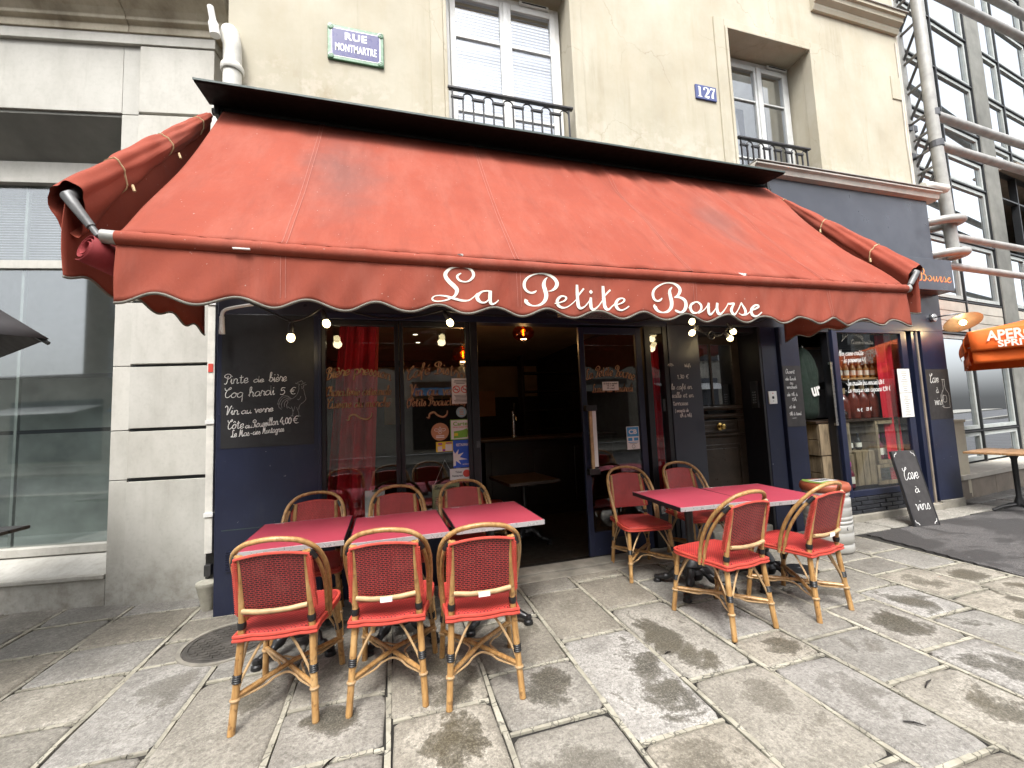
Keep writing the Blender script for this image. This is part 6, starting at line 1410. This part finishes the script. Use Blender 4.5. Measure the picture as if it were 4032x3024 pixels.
# ================================================================== CHAIRS
def make_chair():
    t = thing('bistro_chair', 'x', 'chair', (0, 0, 0))
    OUT = [(-.160, -.203), (-.08, -.230), (0, -.240), (.08, -.230), (.160, -.203), (.185, -.12), (.198, 0), (.207, .12), (.198, .185), (.155, .215), (0, .224), (-.155, .215), (-.198, .185), (-.207, .12), (-.198, 0), (-.185, -.12)]
    O = cr(OUT, 3, True); n = len(O)
    mb = MB(); vs = []; us = []; fs = []
    R = [(1.0, .424), (1.0, .444), (.985, .452), (.90, .456), (.7, .4545), (.4, .452), (.12, .451)]
    for s_, z in R:
        for x, y in O: vs.append((x*s_, y*s_, z)); us.append((x*s_, y*s_+(.03 if z < .44 else 0)))
    for k in range(len(R)-1):
        for i in range(n): fs.append((k*n+i, k*n+(i+1) % n, (k+1)*n+(i+1) % n, (k+1)*n+i))
    fs.append(tuple((len(R)-1)*n+i for i in range(n))); fs.append(tuple(range(n-1, -1, -1)))
    mb.add(vs, fs, us); build('seat', mb, 'weave_seat', t, smooth=True)
    mb = MB()
    def bumped(s_, z):
        P = []
        for x, y in O:
            k = s_
            for lx, ly in ((.163, -.213), (-.163, -.213)):
                d = math.hypot(x-lx, y-ly); k += .15*math.exp(-(d/.030)**2)
            P.append((x*k, y*k, z))
        return P
    mb.tube(bumped(1.035, .441), .0095, 7, closed=True); mb.tube(bumped(1.04, .423), .0095, 7, closed=True)
    build('seat_rim', mb, 'red_cane', t, smooth=True)
    def leg(pts, r, bz, brk):
        P = cr(pts, 4)
        l = build('leg', MB().tube(P, [r*(1.0-.10*i/len(P)+.04*math.exp(-((i-5)/1.0)**2)) for i in range(len(P))], 10), 'rattan', t, smooth=True)
        def at(z):
            for a, b in zip(P, P[1:]):
                if a[2] <= z <= b[2]:
                    k = (z-a[2])/(b[2]-a[2]); return Vector(a).lerp(Vector(b), k)
            return Vector(P[0])
        mb = MB()
        for k in range(4): mb.tube([at(bz+k*.0095+q*.0085) for q in (0, .5, 1)], [r+.0035, r+.006, r+.0035], 10)
        build('black_binding', mb, 'black_wrap', l, smooth=True)
        build('cane_tie', MB().tube([at(.145), at(.152), at(.159)], [r+.004, r+.007, r+.004], 10), 'pale_rattan', l, smooth=True)
        if brk:
            build('post_wrap', MB().tube([at(.468), at(.480), at(.492), at(.50)], [r+.002, r+.004, r+.004, r+.002], 10), 'black_wrap', l, smooth=True)
        build('worn_tip', MB().tube([at(0), at(.004)], [r*.9, r+.0012], 10), 'cast_iron', l)
        return at
    LG = {}
    for s_ in (-1, 1):
        LG['r', s_] = leg([(s_*.188, -.252, 0), (s_*.173, -.226, .25), (s_*.163, -.212, .44), (s_*.158, -.222, .55), (s_*.153, -.250, .70), (s_*.149, -.281, .832)], .0170, .225, True)
        LG['f', s_] = leg([(s_*.214, .238, 0), (s_*.198, .207, .25), (s_*.186, .188, .426)], .0168, .225, False)
    # woven back
    def bp(u, v, off=0.0):
        w = 2*u-1; arch = .022*(1-w*w)
        z = .535+v*(.285+arch); y = -.214-.068*v-.006*v*v-.018*(1-w*w)
        return (w*(.176-.010*v), y+off, z)
    mb = MB()
    for (off, mi, flip) in ((.014, 0, False), (-.002, 1, True)):
        mb.cur = mi; nu, nv = 12, 8
        vs = []; us = []
        for j in range(nv+1):
            for i in range(nu+1): vs.append(bp(i/nu, j/nv, off)); us.append((.352*i/nu, .31*j/nv))
        fs = [(j*(nu+1)+i, j*(nu+1)+i+1, (j+1)*(nu+1)+i+1, (j+1)*(nu+1)+i) for j in range(nv) for i in range(nu)]
        if not flip: fs = [f[::-1] for f in fs]
        mb.add(vs, fs, us)
    mb.cur = 1
    ring = [(i/12, 0) for i in range(12)]+[(1, j/8) for j in range(8)]+[(1-i/12, 1) for i in range(12)]+[(0, 1-j/8) for j in range(8)]
    m_ = len(ring); vs = [bp(*p, .014) for p in ring]+[bp(*p, -.002) for p in ring]
    mb.add(vs, [(i, (i+1) % m_, m_+(i+1) % m_, m_+i) for i in range(m_)], [(.3*i/m_, 0) for i in range(m_)]*2)
    build('backrest', mb, ['weave_front', 'weave_back'], t, smooth=True)
    build('back_piping', MB().tube([Vector(bp(*p, -.005)) for p in ring], .0078, 7, closed=True), 'red_cane', t, smooth=True)
    mb = MB()
    for s_ in (0, 1):
        for k in range(26):
            v = .03+.94*k/26; p = bp(s_, v, .005); w = .010; mb.box(p[0]-.0125, p[1]-.016, p[2]-.0024, p[0]+.0125, p[1]+.014, p[2]+.0024)
    build('side_lacing', mb, 'red_cane', t)
    build('back_rail', MB().tube([(-.148, -.244, .560), (-.07, -.258, .555), (0, -.262, .554), (.07, -.258, .555), (.148, -.244, .560)], .0125, 10), 'pale_rattan', t, smooth=True)
    half = [(.203, -.030, .405), (.211, -.055, .52), (.219, -.105, .635), (.216, -.175, .745), (.190, -.245, .832), (.130, -.287, .884), (.06, -.302, .902)]
    full = half+[(0, -.306, .907)]+[(-x, y, z) for x, y, z in half[::-1]]
    build('hoop', MB().tube(cr(full, 4), .0132, 10), 'rattan', t, smooth=True)
    for s_ in (-1, 1):
        P = [(s_*.199, -.058, .405), (s_*.203, -.088, .52), (s_*.206, -.140, .635), (s_*.199, -.205, .735), (s_*.182, -.255, .800), (s_*.160, -.281, .832)]
        h = build('inner_hoop', MB().tube(cr(P, 4), .0108, 9), 'rattan', t, smooth=True)
        build('black_binding', MB().tube([(s_*.188, -.247, .788), (s_*.176, -.266, .812), (s_*.166, -.278, .826)], .0150, 10), 'black_wrap', h, smooth=True)
    # crossed stretchers, cane loops and seat braces
    for s_, dz in ((1, .0), (-1, .014)):
        a = LG['r', s_](.165); b = LG['f', -s_](.165)
        build('stretcher', MB().tube([a, a.lerp(b, .5)+Vector((0, 0, dz+.006)), b], .0125, 9), 'rattan', t, smooth=True)
    ctr = Vector((0, 0, .165)); order = [('r', 1), ('f', 1), ('f', -1), ('r', -1)]
    for i in range(4):
        a = LG[order[i]](.152); b = LG[order[(i+1) % 4]](.152); m_ = (a+b)/2
        P = [a, a.lerp(ctr, .45)+(m_-a.lerp(ctr, .45))*.10-Vector((0, 0, .012)), a.lerp(ctr, .72)+(m_-ctr)*.16, ctr+(m_-ctr)*.30, b.lerp(ctr, .72)+(m_-ctr)*.16, b.lerp(ctr, .45)+(m_-b.lerp(ctr, .45))*.10-Vector((0, 0, .012)), b]
        build('cane_loop', MB().tube(cr(P, 4), .0058, 7), 'pale_rattan', t, smooth=True)
    for q in order:
        for d in (Vector((-q[1], 0, 0)), Vector((0, 1 if q[0] == 'r' else -1, 0))):
            a = LG[q](.205); s0 = LG[q](.41); P = [a-d*.012*-1, LG[q](.26)+d*.028, s0+d*.085+Vector((0, 0, -.03)), s0+d*.125+Vector((0, 0, .012))]
            build('brace', MB().tube(cr(P, 4), .0066, 7), 'pale_rattan', t, smooth=True)
    return t
proto = make_chair()
GL, GR = 'rattan chairs round the row of three tables', 'rattan chairs round the pair of tables'
CH = [(-.56, -1.255, -5, GL, 'rattan chair with its back to the street, by the table nearest the navy panel', 0),
      (-.02, -1.315, -8, GL, 'rattan chair with its back to the street, at the middle table of three', 1),
      (.45, -1.435, -5, GL, 'rattan chair with its back to the street, at the table beside the open doorway', 1),
      (-.60, -.44, 183, GL, 'rattan chair facing the street, set between the navy chalk panel and its table', 0),
      (.03, -.45, 184, GL, 'rattan chair facing the street behind the middle table, under the red curtain window', 0),
      (.58, -.42, 181, GL, 'rattan chair facing the street behind a table, under the pane with stickers', 0),
      (2.18, -1.375, 6, GR, 'rattan chair with its back to the street, at the table by the glass door', 0),
      (2.845, -1.385, 9, GR, 'rattan chair with its back to the street, hiding part of the beer keg', 1),
      (2.17, -.42, 172, GR, 'rattan chair facing the street with its whole red seat showing before the glass door', 0),
      (2.83, -.40, 176, GR, 'rattan chair facing the street in front of the brown panelled entrance door', 0)]
for i, (x, y, a, g, lab, tagd) in enumerate(CH):
    o = proto if i == 0 else copy_tree(proto)
    o.location = (x, y, 0); o.rotation_euler = (0, 0, math.radians(a)); o['label'] = lab; o['group'] = g
    if tagd:
        me = bpy.data.meshes.new('maker_tag'); m_ = MB().hexa([(-.025, -.2785, .540), (.035, -.2775, .541), (.035, -.2765, .541), (-.025, -.2775, .540)], [(-.025, -.2785, .567), (.035, -.2775, .568), (.035, -.2765, .568), (-.025, -.2775, .567)])
        me.from_pydata(m_.v, [], m_.f); me.materials.append(M['paper']); k = bpy.data.objects.new('maker_tag', me); C.objects.link(k); k.parent = o

# ================================================================== TABLES
def make_table():
    t = thing('bistro_table', 'x', 'table', (0, 0, 0)); w, d = .305, .355
    build('tabletop', MB().box(-w+.004, -d+.004, .710, w-.004, d-.004, .7375), 'table_red', t, bevel=.002)
    build('metal_edge', MB().box(-w, -d-.002, .706, w, -d+.0035, .737).box(-w, d-.0035, .706, w, d+.002, .737), 'chrome_edge', t, bevel=.0015)
    build('dark_edge', MB().box(-w-.002, -d+.004, .706, -w+.0035, d-.004, .737).box(w-.0035, -d+.004, .706, w+.002, d-.004, .737), 'table_dark_edge', t)
    build('support_cross', MB().box(-.26, -.03, .682, .26, .03, .7095).box(-.03, -.28, .680, .03, -.031, .7095).box(-.03, .031, .680, .03, .28, .7095), 'cast_iron', t)
    build('column', MB().lathe([(.06, .66), (.06, .68), (.034, .64), (.030, .45), (.034, .43), (.030, .41), (.033, .30), (.042, .27), (.038, .25), (.062, .22), (.078, .185), (.070, .16), (.088, .13), (.07, .08), (.02, .075)][::-1], (0, 0, 0), 20), 'cast_iron', t, smooth=True)
    for k in range(4):
        a = PI/4+k*PI/2; c, s_ = math.cos(a), math.sin(a)
        P = cr([(c*.03, s_*.03, .14), (c*.09, s_*.09, .135), (c*.15, s_*.15, .095), (c*.20, s_*.20, .062), (c*.255, s_*.255, .050), (c*.285, s_*.285, .040)], 5)
        f = build('foot', MB().tube(P, [.038-.018*i/len(P)+.006*math.sin(i*.8)*(i < 18) for i in range(len(P))], 10), 'cast_iron', t, smooth=True)
        build('scroll_pad', MB().lathe([(.030, 0), (.034, .006), (.032, .022), (.022, .03), (.027, .045), (.024, .056), (.01, .062)], (c*.29, s_*.29, 0), 16), 'cast_iron', f, smooth=True)
        build('acanthus_leaf', MB().tube([(c*.05, s_*.05, .165), (c*.10, s_*.10, .160), (c*.15, s_*.15, .118), (c*.18, s_*.18, .085)], [.012, .026, .02, .006], 8), 'cast_iron', f, smooth=True)
    return t
tproto = make_table()
for i, (x, y, a, z, g, lab, num) in enumerate(((-.620, -.705, 1, 0, 'tables in the row of three', 'red topped bistro table at the end of three, nearest the navy panel', '101'), (.022, -.785, 1.5, -.002, 'tables in the row of three', 'red topped bistro table between two others in the row of three', '102'), (.675, -.775, 1, .002, 'tables in the row of three', 'red topped bistro table at the end of three, beside the open doorway', '103'),
                                   (2.335, -.895, -3.5, 0, 'tables in the pair', 'red topped bistro table showing a black side edge, before the glass door', '104'), (2.985, -.985, -5, -.012, 'tables in the pair', 'red topped bistro table pushed against another, nearest the beer keg', ''))):
    o = tproto if i == 0 else copy_tree(tproto)
    o.location = (x, y, z); o.rotation_euler = (0, 0, math.radians(a)); o['label'] = lab; o['group'] = g
    if num:
        m_ = MB(); script(m_, num, (-.24, .318, .7378), (-.17, .318, .7378), .03, .0035, nrm=(0, 0, 1), up=(0, 1, 0)) if i < 3 else script(m_, num, (-.285, .30, .7378), (-.22, .31, .7378), .03, .0045, nrm=(0, 0, 1), up=(0, 1, 0))
        me = bpy.data.meshes.new('painted_number'); me.from_pydata(m_.v, [], m_.f); me.materials.append(M['chalk']); k = bpy.data.objects.new('painted_number', me); C.objects.link(k); k.parent = o
# table with its chair just inside the door; dark top paints in the shade
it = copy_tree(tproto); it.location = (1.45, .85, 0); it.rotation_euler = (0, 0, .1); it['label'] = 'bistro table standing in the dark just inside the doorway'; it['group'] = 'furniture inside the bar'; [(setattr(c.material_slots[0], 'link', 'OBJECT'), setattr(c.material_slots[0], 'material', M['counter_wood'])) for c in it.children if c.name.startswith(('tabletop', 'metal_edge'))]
ic = copy_tree(proto); ic.location = (1.0, 1.0, 0); ic.rotation_euler = (0, 0, -1.7); ic['label'] = 'chair in the dark beside the table inside the doorway'; ic['group'] = 'furniture inside the bar'

# ================================================================== GLASS BUILDING ON THE RIGHT
GA = math.atan2(.126, .992)
GB = thing('glass_building', 'modern office building of glass panes and concrete columns behind steel tubes', 'building', (8.0, .64, 0), GA)
def gb(name, mb, mat, parent=None, **k): return build(name, mb, mat, parent or GB, world=False, **k)
cols = [(3.25, 3.85), (6.35, 6.95), (9.5, 10.1), (12.7, 13.3), (15.9, 16.5)]
for a, b in cols:
    gb('column', MB().box(a, -.07, 0, b, .25, 16.0), 'concrete_column', bevel=.02)
levels = [(.36, .89), (.89, 2.57), (3.17, 4.30), (4.30, 5.45), (5.45, 6.02), (6.02, 6.57), (6.57, 7.62), (7.62, 8.63), (8.63, 9.6), (9.6, 10.7), (10.7, 11.9), (11.9, 13.2)]
left = 0.0; bays = []
for a, b in cols:
    m_ = left+(a-left)*(.56 if left == 0 else .33); bays += [(left, m_), (m_, a)]; left = b
for bi, (a, b) in enumerate(bays):
    if a > 13: continue
    for (z0, z1) in levels:
        if bi in (2, 3) and 4.2 < z0 < 5.5: continue
        if b-a < .2: continue
        w = gb('window', MB().box(a+.03, -.02, z0+.03, a+.09, .06, z1-.03).box(b-.09, -.02, z0+.03, b-.03, .06, z1-.03).box(a+.09, -.02, z1-.09, b-.09, .06, z1-.03).box(a+.09, -.02, z0+.03, b-.09, .06, z0+.09), 'mullion_pale')
        gb('pane', MB().box(a+.085, .01, z0+.085, b-.085, .02, z1-.085), 'tower_glass', w)
        if bi < 4 and z1-z0 > .9: gb('inner_sash', MB().box(a+.16, .06, z0+.15, a+.19, .09, z1-.15).box(b-.19, .06, z0+.15, b-.16, .09, z1-.15).box(a+.19, .06, z1-.18, b-.19, .09, z1-.15), 'mullion_dark', w)
        # pale blind added behind each pane to make the glass brighter
        gb('blind', MB().box(a+.1, .10, z0+(z1-z0)*rnd.choice((.1, .1, .1, .3, .55)), b-.1, .11, z1-.09), 'blind_fabric', w)
    gb('mullion', MB().box(b-.016, -.05, .36, b+.016, .06, 13.2), 'mullion_dark')
for z0, z1 in levels:
    gb('transom', MB().box(0, -.045, z1-.014, 16, .055, z1+.014), 'mullion_dark')
gb('transom', MB().box(0, -.045, 3.145, 16, .055, 3.165), 'mullion_dark')
for (a, b) in ((0.03, 1.79), (1.85, 3.24), (3.86, 5.0), (5.0, 6.34)):
    for k in range(3): gb('stone_band', MB().box(a, -.035, 2.61+k*.178, b, .06, 2.61+k*.178+.168), 'stone_band', bevel=.004)
gb('soffit', MB().box(3.9, -.3, 6.02, 16, 2.5, 6.06), 'brown_stone'); gb('recess_wall', MB().box(3.9, 2.0, 4.2, 16, 2.05, 6.02), 'brown_stone'); gb('recess_floor', MB().box(3.9, .03, 4.2, 16, 2.0, 4.25), 'brown_stone')
gb('office_back', MB().box(0, 2.6, 0, 17, 2.7, 14), 'concrete_column'); gb('office_floor', MB().box(0, .2, 2.9, 17, 2.6, 3.1).box(0, .2, 6.06, 17, 2.6, 6.5).box(0, .2, 9.5, 17, 2.6, 9.7), 'concrete_column')
gb('end_wall', MB().box(-.1, .0, 0, 0, 3, 14), 'concrete_column')
x = -.25
while x < 12:
    gb('base_stone', MB().box(x, -.445, -.05, x+1.05, .0, .275), 'brown_stone', bevel=.006); x += 1.056
gb('base_sill', MB().box(-.25, -.47, .278, 13, .02, .35), 'stone_band', bevel=.006)
gb('roof', MB().box(-.1, -.3, 14, 17, 4, 14.3), 'concrete_column')
TR = thing('steel_truss', 'vertical lattice of pale steel tubes standing in front of the glass building', 'steel truss', (7.87, .1, 3.5))
AX, AY, BX, BY = 7.86, .0, 7.95, .33
build('main_tube', MB().tube([(AX+.09, AY, 3.52), (AX, AY, 5.5), (AX-.02, AY, 10.5)], .072, 14), 'steel_tube', TR, smooth=True)
build('rear_tube', MB().tube([(BX, BY+.02, 3.6), (BX, BY+.02, 10.5)], .072, 14), 'steel_tube', TR, smooth=True)
z = 4.95; i = 0
while z < 10:
    build('rung', MB().tube([(AX, AY, z), (BX, BY, z)], .022, 8), 'steel_tube', TR, smooth=True)
    build('diagonal', MB().tube([(AX, AY, z-.02), (BX, BY, z-.48)], .020, 8), 'arm_grey', TR, smooth=True)
    z += .28 if z < 5.7 else .50
for zz in (5.25, 5.73): build('clamp', MB().lathe([(.085, -.05), (.085, .05)], (AX+.02, AY, zz), 14).box(BX-.1, BY-.05, zz-.05, BX+.1, BY+.1, zz+.05), 'dark_steel', TR)
for zz in (4.05, 3.56): build('looped_tube', MB().tube(cr([(7.45, .30, zz), (7.70, -.02, zz), (7.92, -.13, zz), (8.03, -.06, zz), (8.02, .08, zz), (7.8, .42, zz)], 5), .062, 12), 'steel_tube', TR, smooth=True)
for n_, (zz, x0, r_) in enumerate(((5.75, 7.9, .062), (5.27, 7.9, .062), (3.85, 7.95, .052), (3.40, 7.6, .052), (7.86, 8.2, .062), (8.35, 8.2, .062))):
    o = build_one('guard_tube', MB().tube([(x0, .02, zz), (17, .02+(17-x0)*.06, zz)], r_, 14), 'steel_tube', None, smooth=True)
    tag(o, ['pale steel tube along the glass building, tied to the upper truss clamp', 'pale steel tube along the glass building, tied to the lower truss clamp', 'pale steel tube along the glass building at the foot of the truss', 'pale steel tube along the glass building just above the orange umbrella', 'pale steel tube high on the glass building, lower of the top two', 'pale steel tube high on the glass building, topmost of all'][n_], 'steel tube', 'steel tubes along the glass building')
ec = thing('utility_cabinet', 'slim cream utility cabinet standing between the navy pillar and glass building', 'utility cabinet', (7.93, .3, 0))
build('body', MB().box(7.76, .20, .02, 8.09, .42, 1.10), 'cabinet_cream', ec, bevel=.006); build('lid', MB().box(7.745, .185, 1.102, 8.105, .43, 1.145), 'cabinet_cream', ec, bevel=.01); build('door', MB().box(7.785, .192, .08, 8.065, .20, 1.04), 'cabinet_cream', ec, bevel=.004); build('lock', MB().lathe([(.012, 0), (.012, .006), (.002, .007)], (7.82, .192, .62), 10, axis=(0, -1, 0)), 'dark_steel', ec)

# ================================================================== NEIGHBOURS' TERRACES
OU = thing('orange_umbrella', 'orange café umbrella lettered in white before the glass building', 'umbrella', (8.56, -.39, 0))
P1 = Vector((7.15, -.42, 0)); dd = Vector((.470, -.883, 0)); ee = Vector((.883, .470, 0)); Sz = 2.0
cor = [P1, P1+dd*Sz, P1+dd*Sz+ee*Sz, P1+ee*Sz]; ctr = P1+dd*(Sz/2)+ee*(Sz/2)
mb = MB()
for i in range(4):
    a, b = cor[i], cor[(i+1) % 4]; out = ((a+b)/2-ctr).normalized()
    def fn(u, v):
        p = a.lerp(b, u)
        if v < .5:
            k = v/.5; q = p.lerp(ctr, 1-k); z = 2.60-(2.60-2.30)*k-.03*math.sin(PI*k)
            return (q.x, q.y, z)
        k = (v-.5)/.5; q = p+out*(.045*math.sin(PI*k*.8)+.012*math.sin(u*11+i)*k); c_ = (abs(u-.5)*2)**6
        q = q.lerp(ctr, -.02*k+.03*c_*k); return (q.x, q.y, 2.30-.26*k)
    mb.sheet(fn, 24, 20)
build('canopy', mb, 'orange_canvas', OU, smooth=True, solid=.003)
mb = MB()
for i in range(4):
    a, b = cor[i], cor[(i+1) % 4]; out = ((a+b)/2-ctr).normalized()
    def fv(u, v): q = a.lerp(b, .01+.98*u)+out*(.006+.018*math.sin(u*17+i)*v); return (q.x, q.y, 2.05-.165*v)
    mb.sheet(fv, 30, 4)
build('valance', mb, 'orange_canvas', OU, smooth=True, solid=.002)
outL = (P1+dd*1-ctr).normalized(); mb = MB()
for word, c_, w, h in (('APEROL', .38, .46, .13), ('SPRITZ', .40, .33, .085)):
    c0 = P1+dd*c_+outL*(.075 if word == 'APEROL' else .095); zc = 2.215 if word == 'APEROL' else 2.105
    print_on(mb, word, (c0.x, c0.y, zc), dd, (0, 0, 1), .1, .03, 1.0, width=w, height=h)
build('lettering', mb, 'white_lettering', OU)
build('pole', MB().tube([(ctr.x, ctr.y, .0), (ctr.x, ctr.y, 2.62)], .025, 12), 'white_paint', OU, smooth=True); build('foot', MB().box(ctr.x-.25, ctr.y-.25, .005, ctr.x+.25, ctr.y+.25, .07), 'cast_iron', OU, bevel=.02)
for c_ in cor: build('rib', MB().tube([(ctr.x, ctr.y, 2.54), (c_.x+(ctr.x-c_.x)*.06, c_.y+(ctr.y-c_.y)*.06, 2.25)], .01, 6), 'white_paint', OU)
GU = thing('grey_umbrella', 'dark grey café umbrella before the limestone building', 'umbrella', (-3.1, -1.0, 0))
cc = Vector((-3.12, -1.0, 0)); mb = MB(); rb = MB()
for i in range(4):
    a = cc+Vector((math.cos(i*PI/2), math.sin(i*PI/2), 0))*1.29; b = cc+Vector((math.cos((i+1)*PI/2), math.sin((i+1)*PI/2), 0))*1.29
    def fg(u, v): q = a.lerp(b, u).lerp(cc, 1-v); return (q.x, q.y, 1.99+.95*(1-v)-.05*math.sin(PI*v)*math.sin(PI*u))
    mb.sheet(fg, 10, 12); rb.tube([(cc.x, cc.y, 2.86), (a.x, a.y, 1.965)], .011, 6)
build('canopy', mb, 'grey_canvas', GU, smooth=True, solid=.002); build('ribs', rb, 'black_metal', GU); build('pole', MB().tube([(cc.x, cc.y, 0), (cc.x, cc.y, 3.0)], .022, 10), 'black_metal', GU); build('foot', MB().lathe([(.25, .005), (.25, .05), (.05, .07), (.03, .2), (.01, .2)], (cc.x, cc.y, 0), 20), 'cast_iron', GU, smooth=True)
def side_table(x, y, a, lab, wood):
    t = thing('terrace_table', lab, 'table', (x, y, 0), a, group='neighbouring terrace tables')
    f = lambda n, m_, mt, **k: build(n, m_, mt, t, world=False, **k)
    for k in range(4): f('top_plank', MB().box(-.36, -.34+k*.171, .735, .36, -.175+k*.171, .762), wood, bevel=.004)
    f('column', MB().lathe([(.05, .72), (.028, .66), (.026, .2), (.045, .14), (.05, .08), (.02, .07)][::-1], (0, 0, 0), 14), 'cast_iron', smooth=True)
    for k in range(4): c, s_ = math.cos(PI/4+k*PI/2), math.sin(PI/4+k*PI/2); f('foot', MB().tube([(c*.03, s_*.03, .10), (c*.16, s_*.16, .07), (c*.26, s_*.26, .022)], [.024, .02, .02], 8), 'cast_iron', smooth=True)
side_table(7.52, -.52, .15, 'wooden topped terrace table on an iron foot under the orange umbrella', 'table_wood'); side_table(-3.17, .10, -.1, 'dark wooden terrace table beside the limestone building', 'counter_wood')

# ================================================================== ACROSS THE STREET (what the panes mirror)
OB = thing('opposite_building', 'pale plastered houses across the street, seen only mirrored in the panes', 'building', (0, -16, 0))
build('wall', MB().box(-20.5, -17, 0, -3.5, -15, 14).box(-3.49, -17, 0, 9, -15, 11).box(9.01, -17, 0, 34, -15, 6.8).box(-60, -17, 0, -20.51, -15, 4.5), 'far_facade', OB); build('roof', MB().hexa([(-20.5, -17, 14), (-3.5, -17, 14), (-3.5, -15, 14), (-20.5, -15, 14)], [(-20.5, -17, 16), (-3.5, -17, 16), (-3.5, -16, 16), (-20.5, -16, 16)]), 'far_roof', OB)
for k in range(18):
    x = -25+k*3.2
    if x < -20 or -5 < x < -3.5: continue
    for z in ((4.2, 7.2, 10.3) if x < -3.5 else (4.2, 7.2) if x < 7.5 else (4.2,)):
        w = build('window', MB().box(x, -15.0, z, x+1.2, -14.96, z+2.0), 'black_paint', OB); build('shutter', MB().box(x-.55, -15.0, z, x-.03, -14.93, z+2.0).box(x+1.23, -15.0, z, x+1.75, -14.93, z+2.0), 'far_shutter', w); build('balcony_rail', MB().box(x-.1, -14.9, z, x+1.3, -14.85, z+.9), 'rail_black', w)
for k in range(9):
    x = -24+k*6.2
    if -8.2 < x < -3.4: continue
    build('shop_front', MB().box(x, -15.0, .2, x+4.6, -14.9, 3.2), ['fascia_paint', 'interior_dark', 'door_brown'][k % 3], OB); build('shop_awning', MB().hexa([(x, -15, 2.9), (x+4.6, -15, 2.9), (x+4.6, -13.6, 2.5), (x, -13.6, 2.5)], [(x, -15, 2.95), (x+4.6, -15, 2.95), (x+4.6, -13.6, 2.52), (x, -13.6, 2.52)]), ['white_paint', 'sticker_lightblue', 'trim_grey'][k % 3], OB)

for i, (x, y, a, L) in enumerate(((2.60, -2.30, .3, .10), (2.22, -2.46, -.7, .08), (1.55, -1.62, .2, .05), (-.30, -1.83, .9, .09))):
    c, s_ = math.cos(a)*L/2, math.sin(a)*L/2
    o = build_one('twig', MB().tube([(x-c, y-s_, .008), (x, y+.004, .011), (x+c, y+s_, .008)], [.003, .005, .002], 6), 'bar_wood', None, smooth=True)
    tag(o, ('dark twig on the large slab before the chairs of the pair of tables', 'dark twig on a slab further towards the street, near another twig', 'small dark twig on the slab before the table by the glass door', 'dark twig on the slab behind the chairs of the row of three tables')[i], 'twig', 'twigs lying on the paving')
